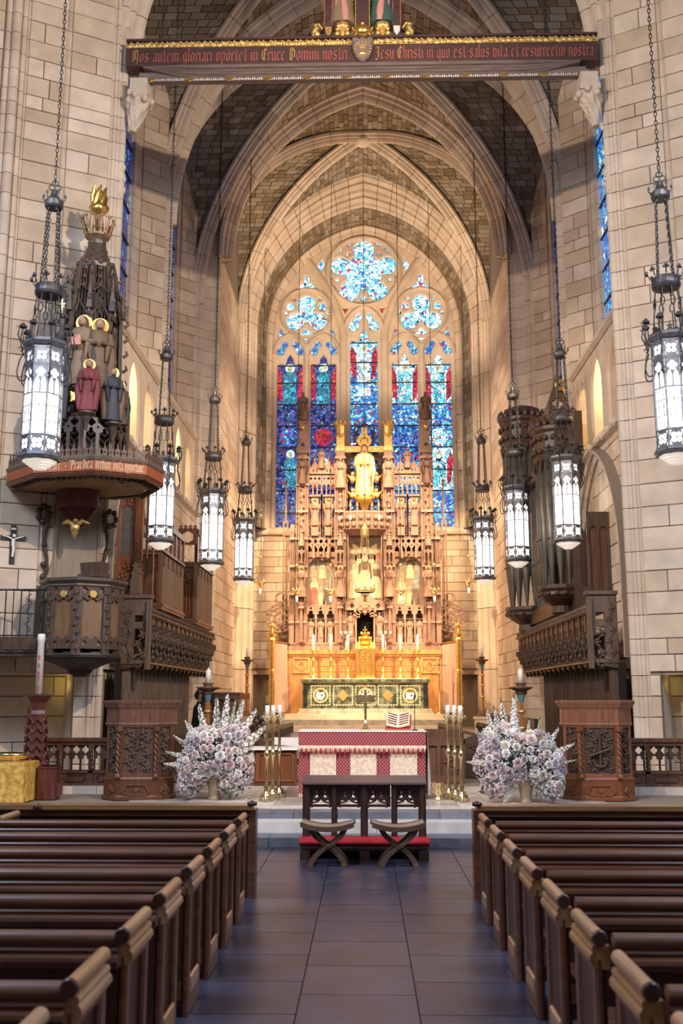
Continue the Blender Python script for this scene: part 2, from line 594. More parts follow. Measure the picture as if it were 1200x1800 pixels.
def ashlar(parent, p0, p1, z0, z1, m, seed=0, wmin=0.5, wmax=1.0, gap=0.014, depth=0.05, name='stone_block', skip=None, scale=1.0, back=True):
    """coursed blocks on the flat face running in plan from p0 to p1; the face looks to the right of that direction"""
    rnd = random.Random(seed)
    p0, p1 = Vector((p0[0], p0[1])), Vector((p1[0], p1[1]))
    d = p1 - p0
    Ln = d.length
    d.normalize()
    nrm = Vector((d.y, -d.x))
    ang = math.atan2(d.y, d.x)
    me = unit_block(m)
    if back:
        mb = MB()
        q0, q1 = p0 - nrm * 0.0, p1 - nrm * 0.0
        r0, r1 = p0 - nrm * 0.12, p1 - nrm * 0.12
        mb.prism([(q0.x, q0.y), (q1.x, q1.y), (r1.x, r1.y), (r0.x, r0.y)][::-1], z0, z1)
        mb.build('wall_core', M['mortar'], parent)
    k = 0
    for cz, ch in COURSES:
        cz, ch = cz * scale, ch * scale
        a, b = max(cz, z0), min(cz + ch, z1)
        if b - a < 0.08:
            continue
        x = 0.0
        off = rnd.uniform(0.3, 1.0) * wmax
        first = True
        while x < Ln - 1e-4:
            w = off if first else rnd.uniform(wmin, wmax)
            first = False
            if Ln - x - w < wmin * 0.6:
                w = Ln - x
            w = min(w, Ln - x)
            c = p0 + d * (x + w / 2)
            if not (skip and skip(x + w / 2, (a + b) / 2, w, b - a)):
                link(name, me, parent, (c.x, c.y, (a + b) / 2), ang, (w - gap, depth * rnd.uniform(0.85, 1.1), b - a - gap))
                k += 1
            x += w
    return k


def drum_stack(parent, poly, z0, z1, m, name='moulded_stone', scale=1.0, gap=0.012):
    """a moulded pier or shaft built of one moulded block per course, meshes shared by height"""
    cx = sum(p[0] for p in poly) / len(poly)
    cy = sum(p[1] for p in poly) / len(poly)
    loc = [(p[0] - cx, p[1] - cy) for p in poly]
    cache = {}
    n = len(poly)
    ar = sum(poly[i][0] * poly[(i + 1) % n][1] - poly[(i + 1) % n][0] * poly[i][1] for i in range(n))
    ins = []
    for i in range(n):
        a_, b_, c_ = Vector(poly[i - 1]), Vector(poly[i]), Vector(poly[(i + 1) % n])
        t_ = (b_ - a_).normalized() + (c_ - b_).normalized()
        t_ = t_.normalized() if t_.length > 1e-6 else (b_ - a_).normalized()
        q_ = b_ + Vector((-t_.y, t_.x)) * (0.014 if ar > 0 else -0.014)
        ins.append((q_.x, q_.y))
    core = MB().prism(ins, z0, z1)
    core.build('shaft_core', M['mortar'], parent)
    for cz, ch in COURSES:
        a, b = max(cz * scale, z0), min((cz + ch) * scale, z1)
        if b - a < 0.08:
            continue
        key = round(b - a, 3)
        if key not in cache:
            mb = MB()
            mb.rings([[(x, y, gap / 2) for x, y in loc], [(x, y, key - gap / 2) for x, y in loc]])
            me = mb.mesh(name)
            me.materials.append(m)
            cache[key] = me
        link(name, cache[key], parent, (cx, cy, a))


def roll_profile(path, rolls):
    """plan polyline decorated by round shafts: rolls = list of (x, y, r)"""
    return path


def frames(pts, w):
    """sweep frames: tangent from the path, w a fixed side vector, n the inward normal"""
    out = []
    for i, p in enumerate(pts):
        t = (pts[min(i + 1, len(pts) - 1)] - pts[max(i - 1, 0)]).normalized()
        n = t.cross(w)
        n.normalize()
        out.append((p, n))
    return out


RIB = [(-.27, 0), (-.27, .10), (-.22, .13), (-.19, .10), (-.175, .21), (-.14, .23), (-.105, .17), (-.085, .29), (-.05, .36), (0, .39), (.05, .36), (.085, .29), (.105, .17), (.14, .23), (.175, .21), (.19, .10), (.22, .13), (.27, .10), (.27, 0)]


def rib(parent, pts, w, prof, m, name='rib', per=2, gap=0.02, sgn=1):
    """moulded arch of voussoirs along pts; profile points are (side, inward)"""
    e = link(name, None, parent)
    w = Vector(w).normalized()
    fr = frames(pts, w)
    n = len(pts) - 1
    i = 0
    while i < n:
        j = min(i + per, n)
        if n - j < per / 2:
            j = n
        rings = []
        for k in range(i, j + 1):
            p, nn = fr[k]
            rings.append([p + w * a * 1.0 + nn * b * sgn for a, b in prof])
        # open the joint a little
        def pull(r0, r1, d):
            return [a + (b - a).normalized() * d for a, b in zip(r0, r1)]
        if len(rings) > 1:
            r0 = pull(rings[0], rings[1], gap / 2)
            r1 = pull(rings[-1], rings[-2], gap / 2)
            rings[0], rings[-1] = r0, r1
        mb = MB()
        mb.rings(rings, False, True)
        mb.build('voussoir', m, e)
        i = j
    # recessed mortar core seen in the joints
    mb = MB()
    mb.rings([[p + w * a * 0.95 + nn * (b - 0.02) * sgn for a, b in prof] for p, nn in fr], False, False)
    mb.build('rib_core', M['mortar'], e)
    return e

# ================================================================== THE SETTING
rnd = random.Random(11)
floor = struct('floor', 'dark slate nave floor with pale marble chancel paving beyond three steps')
MB().box(-9, -2, -0.2, 9, 13.4, -0.012).build('slab', M['slate_joint'], floor)
for i, x0 in enumerate((-2.68, -1.93, -1.18, -0.43, 0.32, 1.07, 1.82)):
    for j in range(15):
        y0 = 2.65 + j * 0.71 + (0.0 if i % 2 else 0.3)
        if y0 > 12.6 and y0 + 0.7 > 13.33:
            dy = 13.33 - y0 - 0.008
            if dy < 0.15:
                continue
        else:
            dy = 0.70
        mb = MB().box(x0 + 0.004, y0, -0.012, x0 + 0.746, y0 + dy, 0.0)
        mb.build('floor_tile', M['slate'], floor)
# three shallow steps up to the chancel
ZP = 0.34
steps = [(13.33, 13.82, 0.0, 0.11, 'bluestone', 0.9), (13.80, 14.16, 0.11, 0.25, 'paleslab', 1.15), (14.15, 14.55, 0.25, ZP, 'bluestone', 0.75)]
for y0, y1, za, zb, mm, ln in steps:
    x = -4.2
    while x < 4.2:
        w = ln * rnd.uniform(0.8, 1.25)
        MB().box(x + 0.004, y0, za - 0.05, x + w - 0.004, y1, zb).build('step_stone', M[mm], floor)
        x += w
MB().box(-9, 14.3, -0.1, 9, 24.0, ZP - 0.012).build('chancel_slab', M['mortar'], floor)
for i in range(16):
    for j in range(8):
        x0, y0 = -3.6 + i * 0.45, 14.55 + j * 0.45
        mb = MB().box(x0 + 0.004, y0 + 0.004, ZP - 0.012, x0 + 0.446, y0 + 0.446, ZP)
        mb.build('marble_tile', M['paleslab'] if (i in (3, 4, 11, 12) or j == 0) else M['marble'], floor)
for sx in (-1, 1):
    for k in range(6):
        MB().box(sx * 4.0 + sx * k * 0.8 - 0.4, 16.75, ZP - 0.02, sx * 4.0 + sx * k * 0.8 + 0.392, 17.05, ZP + 0.11).build('kerb_stone', M['paleslab'], floor)
# sanctuary floor and the footpace of the high altar
MB().box(-9, 24.0, 0.0, 9, 31.0, 0.62).build('sanctuary_slab', M['greystep'], floor)
for k, (y0, z0, z1, mm) in enumerate([(30.6, 0.60, 0.84, 'greystep'), (31.2, 0.84, 1.01, 'cream'), (31.9, 1.01, 1.17, 'greystep'), (32.6, 1.17, 1.33, 'cream')]):
    hw = 4.4 if k == 0 else 2.62
    for q in range(4):
        xa = -hw + q * hw / 2
        MB().box(xa + 0.003, y0, z0 - 0.1, xa + hw / 2 - 0.003, 36.0, z1).build('footpace_stone', M[mm], floor)

# ---- the two piers of the chancel arch
E_ = Vector((-0.888, -0.46))
N_ = Vector((0.46, -0.888))
C0 = Vector((-4.70, 18.0))


def rolls(lst, close):
    """plan outline: bulging round shafts (s, d, r), then closing points"""
    out = []
    for s_, d_, r_ in lst:
        for k in range(7):
            a = PI * k / 6
            out.append((s_ - r_ * math.cos(a), d_ + r_ * math.sin(a)))
    return out + close


for sx, side in ((-1, 'left'), (1, 'right')):
    pier = struct('pillar_' + side, 'canted limestone pier at the %s of the chancel arch, coursed ashlar with slender shafts' % side)

    def pp(s_, d_):
        p = C0 + E_ * s_ + N_ * d_
        return (-sx * p.x, p.y)

    def flat(s1, s0, d, z0, z1, seed, **k):
        a, b = pp(s1, d), pp(s0, d)
        if sx > 0:
            a, b = b, a
        ashlar(pier, a, b, z0, z1, M['stone'], seed, **k)
    flat(1.15, 0.34, 0.0, 2.32, 17.2, 3 + sx, wmin=0.45, wmax=0.95)
    flat(1.95, 1.25, 0.0, 2.32, 17.2, 5 + sx, wmin=0.4, wmax=0.9)
    flat(4.2, 2.42, 0.03, 2.32, 17.2, 7 + sx, wmin=0.5, wmax=1.1)
    flat(0.52, 0.34, 0.0, 0.3, 2.32, 9 + sx, wmin=0.3, wmax=0.6)
    flat(4.6, 0.30, -0.85, 0.3, 2.5, 13 + sx, wmin=0.7, wmax=1.3)
    clusters = [
        rolls([(0.08, -0.02, 0.075), (0.175, 0.0, 0.04), (0.245, 0.01, 0.045)], [(0.34, 0.0), (0.34, -0.5), (0.02, -0.5)]),
        rolls([(1.165, 0.0, 0.018), (1.20, 0.01, 0.026), (1.235, 0.0, 0.018)], [(1.25, -0.2), (1.15, -0.2)]),
        rolls([(1.97, 0.0, 0.03), (2.05, 0.03, 0.055), (2.20, 0.07, 0.09), (2.345, 0.04, 0.055)], [(2.42, 0.0), (2.42, -0.3), (1.95, -0.3)]),
    ]
    for k, cl in enumerate(clusters):
        poly = [pp(*q) for q in cl]
        drum_stack(pier, poly if sx < 0 else poly[::-1], 0.3 if k == 0 else 2.32, 17.2, M['stone_mould'])
    # the mass of the pier behind
    body = [pp(0.1, -0.10), pp(4.6, -0.12), pp(4.6, -1.6), (sx * 5.9, 18.9), (sx * 5.15, 18.6)]
    MB().prism(body, 2.45, 22).build('pier_core', M['mortar'], pier)
    MB().prism([pp(0.1, -0.10), pp(0.52, -0.08), pp(0.52, -0.9), (sx * 5.15, 18.6)], 0.0, 2.45).build('jamb_core', M['stone_mould'], pier)
    lint = MB().prism([pp(0.52, -0.02), pp(4.3, 0.0), pp(4.3, -0.9), pp(0.52, -0.9)], 2.28, 2.46)
    lint.build('lintel', M['stone_mould'], pier)
    # carved corbel that carries the rood beam, and a smaller carved boss below it
    mb = MB()
    cx, cy = sx * 4.42, 17.86
    mb.cbox(cx, cy, 13.62, 0.34, 0.42, 0.28)
    mb.prism([(cx - .2, cy - .24), (cx + .2, cy - .24), (cx + .2, cy + .24), (cx - .2, cy + .24)], 13.52, 13.64)
    rr = []
    for k in range(9):
        u = k / 8
        rr.append([(cx + sx * (0.02 + 0.14 * u) + (0.24 - 0.17 * u) * (1 + 0.16 * math.cos(5 * a + k)) * math.cos(a),
                    cy + 0.1 * u + (0.25 - 0.17 * u) * (1 + 0.16 * math.cos(5 * a + k)) * math.sin(a), 13.52 - 0.62 * u) for a in [2 * PI * q / 16 for q in range(16)]])
    mb.rings(rr, False)
    for k in range(7):
        a = 2 * PI * k / 7
        mb.ball((cx + 0.22 * math.cos(a), cy + 0.24 * math.sin(a), 13.50 + 0.04 * math.sin(3 * k)), 0.075, 7, 4)
    mb.build('carved_corbel', M['stone_mould'], pier)
    mb = MB()
    for k in range(9):
        mb.ball((sx * (4.74 + 0.02 * math.sin(k * 2.1)), 17.98 - 0.04 * math.cos(k * 1.7), 11.55 + k * 0.075), 0.055, 6, 4, (1, 1, 1.5))
    mb.build('carved_boss', M['stone_mould'], pier)

# ---- chancel side walls with splayed jambs, responds, triforium openings
BAY = [(18.2, 23.5), (23.5, 28.8), (28.8, 34.0)]
ZS, ZA = 15.4, 20.95
PROF = [(5.2, 13.7), (5.2, 13.7), (4.45, 15.2)]
for sx, side in ((-1, 'left'), (1, 'right')):
    wall = struct('wall_' + side, '%s chancel wall of coursed limestone with splayed window jambs and wall shafts' % side)

    def fl(a, b, z0, z1, seed, **k):
        a, b = (-sx * a[0], a[1]), (-sx * b[0], b[1])
        if sx > 0:
            a, b = b, a
        ashlar(wall, a, b, z0, z1, M['stone'], seed, **k)

    def ds(poly, z0, z1):
        poly = [(-sx * x, y) for x, y in poly]
        drum_stack(wall, poly if sx < 0 else poly[::-1], z0, z1, M['stone_mould'])
    fl((-5.50, 22.73), (-4.98, 23.2), 9.4, 19.5, 21, wmin=0.3, wmax=0.7)
    fl((-5.56, 28.18), (-5.16, 28.6), 9.4, 19.5, 22, wmin=0.3, wmax=0.6)
    fl((-5.02, 18.6), (-5.02, 23.3), 2.4, 7.1, 23, wmin=0.5, wmax=1.0)
    fl((-5.02, 23.9), (-5.02, 28.6), 2.4, 7.1, 24, wmin=0.5, wmax=1.0)
    fl((-4.52, 29.25), (-4.52, 35.9), 0.4, 15.6, 25, wmin=0.6, wmax=1.1, scale=1.12)
    # responds: bundles of shafts
    ds([(-5.05, 23.16)] + [(-5.03 + 0.06 * math.cos(a), 23.22 + 0.06 * math.sin(a)) for a in (-1.6, -.8, 0, .8)] +
       [(-4.92 + 0.09 * math.cos(a), 23.42 + 0.09 * math.sin(a)) for a in (-1.8, -1.0, -.3, .3, 1.0, 1.8)] + [(-5.0, 23.6), (-5.05, 23.8), (-5.4, 23.8), (-5.4, 23.16)], 0.4, 14.6)
    ds([(-5.2, 28.58)] + [(-5.12 + 0.09 * math.cos(a), 28.64 + 0.09 * math.sin(a)) for a in (-1.8, -.9, 0, .7)] +
       [(-4.98 + 0.09 * math.cos(a), 28.78 + 0.09 * math.sin(a)) for a in (-1.8, -.9, 0, .7)] + [(-4.62, 29.0)] +
       [(-4.52 + 0.10 * math.cos(a), 29.08 + 0.10 * math.sin(a)) for a in (-2.0, -1.2, -.4, .4, 1.2)] + [(-4.55, 29.25), (-5.3, 29.25), (-5.3, 28.58)], 0.4, 15.5)
    # window frame strips at the back of the splays
    for (xa, ya, xb, yb) in ((-5.66, 22.42, -5.50, 22.73), (-5.66, 27.95, -5.56, 28.18)):
        ds([(xa, ya), (xa + 0.05, ya - 0.02), (xa + 0.07, ya + 0.1), (xb, yb), (xb - 0.2, yb + 0.05), (xa - 0.2, ya)], 9.9, 19.0)
    # upper wall behind the windows, sills and triforium wall with lancet openings
    for k, (ya, yb) in enumerate(BAY[:2]):
        yb2 = yb - 0.3
        MB().box(sx * 5.75, ya, 9.0, sx * 6.1, yb + 0.5, 22).build('upper_wall', M['mortar'], wall)
        mb = MB()
        mb.rings([[(sx * 5.0, y, 9.35), (sx * 4.93, y, 9.42), (sx * 4.95, y, 9.52), (sx * 5.72, y, 10.2), (sx * 5.72, y, 9.3)] for y in (ya + 0.5, yb2)])
        mb.build('sloping_sill', M['stone_mould'], wall)
        holes = []
        for q in range(3):
            yc = ya + 1.15 + q * 1.5
            if yc + 0.5 > yb2:
                continue
            holes.append(lancet(yc - 0.46, 7.45, yc + 0.46, 9.15, 0.75))
        mb = MB().plate(rect(ya + 0.4, 7.1, yb2, 9.36), holes, (sx * 5.3, 0, 0), (0, 1, 0), (0, 0, 1), (-sx, 0, 0), 0.28, 0.05)
        mb.build('triforium_arcade', M['stone_mould'], wall)
        MB().box(sx * 6.3, ya, 7.0, sx * 6.4, yb, 9.4).build('triforium_back', M['stone_mould'], wall)
        MB().box(sx * 5.2, ya, 6.9, sx * 6.4, yb, 7.12).build('triforium_floor', M['stone_mould'], wall)
        lamp('triforium_lamp', 'POINT', (sx * 5.75, (ya + yb) / 2, 8.9), (0, 0, 0), 130, (1.0, 0.78, 0.42), 0.1)
        mb = MB()
        mb.rings([[(sx * 5.05, y, 7.0), (sx * 4.86, y, 7.12), (sx * 4.86, y, 7.22), (sx * 5.05, y, 7.3)] for y in (ya + 0.45, yb2)])
        mb.build('string_course', M['stone_mould'], wall)
        for q in range(9):
            y = ya + 0.7 + q * 0.53
            mb = MB().ball((sx * 4.88, y, 7.16), 0.09, 6, 4)
            mb.build('carved_flower', M['stone_mould'], wall)
    # blind arcade arch low in the first bay
    ARC = [(-.25, 0), (-.25, .02), (-.21, .09), (-.17, .05), (-.15, .16), (-.11, .19), (-.08, .13), (-.05, .26), (0, .30), (.03, .24), (.05, .40), (.10, .46), (.14, .42), (.16, .56), (.25, .58), (.25, 0)]
    pts = [Vector((sx * 5.0, y, z)) for y, z in parch(1.95, 2.6, 4.4, 12, 20.5)]
    pts = [Vector((sx * 5.0, 18.55, z)) for z in (2.6, 3.2, 3.8)] + pts + [Vector((sx * 5.0, 22.45, z)) for z in (3.8, 3.2, 2.6)]
    rib(wall, pts, (1, 0, 0), ARC if sx > 0 else [(-a, b) for a, b in ARC[::-1]], M['stone_mould'], 'arcade_arch', 2)
    MB().box(sx * 5.03, 18.2, 0.3, sx * 5.4, 29.2, 7.1).build('lower_wall', M['stone_mould'], wall)
    MB().box(sx * 4.53, 29.2, 0.3, sx * 5.6, 36.2, 22.2).build('sanctuary_wall', M['mortar'], wall)

# ---- end wall
wb = struct('wall_back', 'pale ashlar end wall of the sanctuary with a deep moulded window arch')
ashlar(wb, (-4.5, 35.9), (-2.2, 35.9), 0.6, 7.72, M['stone'], 31, 0.55, 1.0, scale=0.86, skip=lambda x, z, w, h: 0.30 < x < 1.30 and z < 2.75)
ashlar(wb, (2.2, 35.9), (4.5, 35.9), 0.6, 7.72, M['stone'], 32, 0.55, 1.0, scale=0.86, skip=lambda x, z, w, h: 1.0 < x < 2.0 and z < 2.75)
MB().box(-2.3, 35.86, 0.6, 2.3, 36.1, 7.8).build('reredos_backing_wall', M['stone_mould'], wb)
for sx in (-1, 1):
    mb = MB()
    mb.rings([[(x, 35.75, 7.70), (x, 35.72, 7.78), (x, 35.72, 7.90), (x, 35.9, 7.96), (x, 36.4, 7.96), (x, 36.4, 7.7)] for x in (sx * 4.5, sx * 2.3)])
    mb.build('window_sill', M['stone_mould'], wb)


def leg_arch(a, w, y, zb, n=26, nl=14):
    c = parch(a, w, ZS, n)
    left = [(-a, zb + (ZS - zb) * i / nl) for i in range(nl)]
    pts = left + c + [(-x, z) for x, z in left[::-1]]
    return [Vector((x, y, z)) for x, z in pts]


ORD = [(4.50, 5.90, 34.0), (4.46, 5.82, 34.10), (4.42, 5.72, 34.08), (4.38, 5.66, 34.22), (4.33, 5.55, 34.24), (4.28, 5.46, 34.40), (4.22, 5.36, 34.38),
       (4.17, 5.24, 34.52), (4.12, 5.12, 34.54), (4.08, 5.04, 34.68), (4.03, 4.94, 34.66), (3.99, 4.85, 34.82), (3.94, 4.75, 34.84), (3.92, 4.72, 35.0)]


def loft(parent, ords, m, name, zb, per=2, gap=0.022, coren='arch_core'):
    curves = [leg_arch(a, w, y, zb) for a, w, y in ords]
    n = len(curves[0]) - 1
    i = 0
    while i < n:
        j = min(i + per, n)
        rings = [[c[k] for c in curves] for k in range(i, j + 1)]
        rings[0] = [p + (q - p).normalized() * gap / 2 for p, q in zip(rings[0], rings[1])]
        rings[-1] = [p + (q - p).normalized() * gap / 2 for p, q in zip(rings[-1], rings[-2])]
        MB().rings(rings, False, False, False).build(name, m, parent)
        i = j
    mb = MB()
    mb.rings([[c[k] + Vector((0, 0.03, 0)) + (c[k] - Vector((0, c[k].y, 14))).normalized() * 0.02 for c in curves] for k in range(n + 1)], False, False, False)
    mb.build(coren, M['mortar'], parent)


loft(wb, ORD, M['stone_mould'], 'arch_stone', 0.7)
loft(wb, [(3.66, 4.36, 35.66), (3.60, 4.28, 35.62), (3.55, 4.20, 35.76), (3.47, 4.10, 35.78), (3.40, 4.03, 35.92)], M['stone_mould'], 'frame_stone', 7.9)
# brick soffit between the two mouldings
curA, curB = leg_arch(3.92, 4.72, 35.0, 7.9, 40, 24), leg_arch(3.66, 4.36, 35.66, 7.9, 40, 24)
mb = MB().rings([[a + Vector((0, .01, .0)) * 1, b + Vector((0, .01, 0))] for a, b in zip(curA, curB)], False, False, False)
mb.v = [p + (p - Vector((0, p.y, 13))).normalized() * 0.02 for p in mb.v]
mb.build('soffit_core', M['webmortar'], wb)
mb = MB()
for i in range(len(curA) - 1):
    cuts = sorted([0, 1] + ([rnd.uniform(0.25, 0.75)] if rnd.random() < 0.5 else [rnd.uniform(.2, .4), rnd.uniform(.6, .8)]))
    for u, v in zip(cuts, cuts[1:]):
        q = [curA[i].lerp(curB[i], u + .012), curA[i].lerp(curB[i], v - .012), curA[i + 1].lerp(curB[i + 1], v - .012), curA[i + 1].lerp(curB[i + 1], u + .012)]
        c = sum(q, Vector()) / 4
        mb.add([p + (c - p) * 0.05 for p in q], [(0, 1, 2, 3)])
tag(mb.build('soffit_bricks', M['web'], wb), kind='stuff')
MB().plate([(-4.6, 7.5), (4.6, 7.5), (4.6, 22.5), (-4.6, 22.5)], [parch(3.5, 4.15, ZS, 16)[::1] + [(3.5, 7.7), (-3.5, 7.7)]], (0, 36.3, 0), t=0.25).build('window_wall', M['mortar'], wb)

for k, (x0, x1) in enumerate(((-3.99, -3.32), (3.34, 3.98))):
    d = struct('door_%d' % (k + 1), 'narrow brown boarded sacristy door in the end wall, %s of the altar' % ('left' if k == 0 else 'right'))
    for q in range(5):
        a = x0 + (x1 - x0) * q / 5
        MB().box(a + .004, 35.96, 0.6, a + (x1 - x0) / 5 - .004, 36.0, 2.66).build('door_board', M['oak_grey'], d)
    mb = MB().box(x0 - .12, 35.78, 0.6, x0, 36.0, 2.66).box(x1, 35.78, 0.6, x1 + .12, 36.0, 2.66).box(x0 - .16, 35.76, 2.66, x1 + .16, 36.0, 2.82)
    mb.build('door_frame', M['stone_mould'], d)

# ---- the vault
vault = struct('ceiling', 'ribbed stone vault over the chancel, brown coursed webs between moulded ribs')
def gz(u, a, z0):
    """fraction along the half arch -> fraction of the half span, height, angle"""
    cc = ((ZA - z0) ** 2 - a * a) / (2 * a)
    rr_ = a + cc
    f = math.acos(cc / rr_) * u
    return (rr_ * math.cos(f) - cc) / a, z0 + rr_ * math.sin(f), f


NC = 46
bricks, backs = MB(), MB()


def strip(pa, pb, pc, pd, horiz, lo=0.26, hi=0.48):
    """one course of web stones between edges pa-pb (lower) and pc-pd (upper)"""
    backs.add([p + horiz * 0.025 for p in (pa, pb, pd, pc)], [(0, 1, 2, 3)])
    ln = max((pb - pa).length, (pd - pc).length)
    if ln < 0.05:
        return
    u = 0.0
    first = True
    while u < 1 - 1e-4:
        w = rnd.uniform(lo, hi) / ln * (rnd.uniform(0.3, 1) if first else 1)
        first = False
        v = min(u + w, 1)
        if 1 - v < 0.15 / ln:
            v = 1
        q = [pa.lerp(pb, u), pa.lerp(pb, v), pc.lerp(pd, v), pc.lerp(pd, u)]
        c = sum(q, Vector()) / 4
        d = rnd.uniform(-0.012, 0.012)
        g = 0.010
        q2 = []
        for p in q:
            e = c - p
            q2.append(p + e * min(0.5, g * 1.6 / max(e.length, 1e-6)) + horiz * d)
        bricks.add(q2, [(0, 1, 2, 3)])
        u = v


for bi, (ya, yb) in enumerate(BAY):
    yc, b = (ya + yb) / 2, (yb - ya) / 2
    XO = 5.8 if bi < 2 else 4.56
    AX, Z0 = PROF[bi]
    for i in range(NC):
        g0, z0, f0 = gz(i / NC, AX, Z0)
        g1, z1, f1 = gz((i + 1) / NC, AX, Z0)
        out = Vector((math.cos(f0), 0, math.sin(f0)))
        for sx in (-1, 1):
            for sy in (-1, 1):
                strip(Vector((sx * AX * g0, yc + sy * b, z0)), Vector((sx * AX * g0, yc + sy * b * g0, z0)),
                      Vector((sx * AX * g1, yc + sy * b, z1)), Vector((sx * AX * g1, yc + sy * b * g1, z1)), Vector((sx * out.x, 0, out.z)))
                strip(Vector((sx * AX * g0, yc + sy * b * g0, z0)), Vector((sx * XO, yc + sy * b * g0, z0)),
                      Vector((sx * AX * g1, yc + sy * b * g1, z1)), Vector((sx * XO, yc + sy * b * g1, z1)), Vector((0, sy * out.x, out.z)))
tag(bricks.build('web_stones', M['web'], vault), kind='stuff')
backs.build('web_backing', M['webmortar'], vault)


def half_arc(n, a, z0):
    return [gz(i / n, a, z0)[:2] for i in range(n + 1)]


for yk, AX, Z0 in ((18.2, 5.0, 14.3), (23.5, 5.2, 13.7), (28.8, 4.45, 15.2)):
    hp = half_arc(26, AX, Z0)
    pts = [Vector((-AX * g - 0.0, yk, z)) for g, z in hp] + [Vector((AX * g, yk, z)) for g, z in hp[:-1]][::-1]
    rib(vault, pts, (0, -1, 0), [(a * 1.25, b * 1.15) for a, b in RIB], M['stone_mould'], 'transverse_rib', 2, sgn=1)
for (ya, yb), (AX, Z0) in zip(BAY, PROF):
    yc, b = (ya + yb) / 2, (yb - ya) / 2
    for sx in (-1, 1):
        hp = half_arc(24, AX, Z0)
        pts = [Vector((-sx * AX * g, yc - b * g, z)) for g, z in hp] + [Vector((sx * AX * g, yc + b * g, z)) for g, z in hp[:-1]][::-1]
        w = Vector((sx * b, -AX, 0)) if sx > 0 else Vector((-b, -AX, 0))
        rib(vault, pts, w if sx > 0 else w, [(a * 0.85, b_ * 0.85) for a, b_ in RIB], M['stone_mould'], 'diagonal_rib', 2, sgn=1 if sx > 0 else -1)
    mb = MB().ball((0, yc, ZA - 0.28), 0.28, 10, 6, (1, 1, .6))
    mb.build('vault_boss', M['stone_mould'], vault)
pa_ = [Vector((-4.45 * g, 28.7, z)) for g, z in half_arc(24, 4.45, 15.2)]
pb_ = [Vector((-5.3 * g, 28.7, z + .1)) for g, z in half_arc(24, 5.2, 13.7)]
for s in (-1, 1):
    MB().rings([[Vector((-s * p.x, p.y, p.z)), Vector((-s * q.x, q.y, q.z))] for p, q in zip(pa_, pb_)], False, False, False).build('arch_spandrel', M['stone_mould'], vault)
MB().box(-6.4, 17.9, 21.9, 6.4, 36.5, 22.2).build('vault_top', M['webmortar'], vault)

# ================================================================== STAINED GLASS
CY, BL, AQ, WH, RD, NV, VI, GD = (0.12, 0.62, 0.95), (0.04, 0.22, 0.80), (0.35, 0.85, 0.92), (0.85, 0.97, 1.0), (0.75, 0.03, 0.07), (0.015, 0.05, 0.38), (0.22, 0.20, 0.70), (0.95, 0.72, 0.25)
G = {}
G['bright'] = glass_mat('stained_glass_bright', [(0, CY), (0.2, WH), (0.46, AQ), (0.62, BL), (0.70, WH), (0.90, RD), (0.94, AQ)], 1.95, 11, 0.055)
G['mid'] = glass_mat('stained_glass_blue', [(0, CY), (0.2, BL), (0.45, WH), (0.55, AQ), (0.7, BL), (0.88, RD), (0.92, VI)], 1.3, 11, 0.06, 3.3)
G['midlow'] = glass_mat('stained_glass_blue_low', [(0, BL), (0.25, CY), (0.42, VI), (0.6, BL), (0.78, WH), (0.84, NV), (0.94, RD)], 1.0, 11, 0.06, 1.7)
G['dim'] = glass_mat('stained_glass_indigo', [(0, NV), (0.2, VI), (0.5, BL), (0.62, VI), (0.82, (.25, .5, .75)), (0.94, RD), (0.96, VI)], 0.72, 11, 0.07, 5.1)
G['red'] = glass_mat('stained_glass_red', [(0, RD), (0.6, (0.85, 0.12, 0.05)), (0.85, (0.45, 0.02, 0.1))], 1.0, 10, 0.05)
G['teal'] = glass_mat('stained_glass_teal', [(0, (0.05, 0.42, 0.62)), (0.4, CY), (0.75, (0.10, 0.55, 0.60))], 0.85, 7, 0.05)
G['robe'] = glass_mat('stained_glass_robe', [(0, CY), (0.3, AQ), (0.6, WH), (0.85, CY)], 1.45, 7, 0.05)
G['pale'] = glass_mat('stained_glass_pale', [(0, WH), (0.5, (0.95, 0.9, 0.75)), (0.8, AQ)], 1.4, 9, 0.03)
G['yellow'] = glass_mat('stained_glass_yellow', [(0, GD), (0.6, (0.95, 0.85, 0.5))], 1.0, 9, 0.04)
G['side_b'] = glass_mat('clerestory_glass_bright', [(0, CY), (0.3, BL), (0.65, WH), (0.75, BL), (0.9, GD)], 1.0, 9, 0.06, 0.4, 'yz')
G['side_d'] = glass_mat('clerestory_glass_dim', [(0, NV), (0.35, BL), (0.6, NV), (0.8, VI), (0.93, CY)], 0.5, 9, 0.07, 0.9, 'yz')

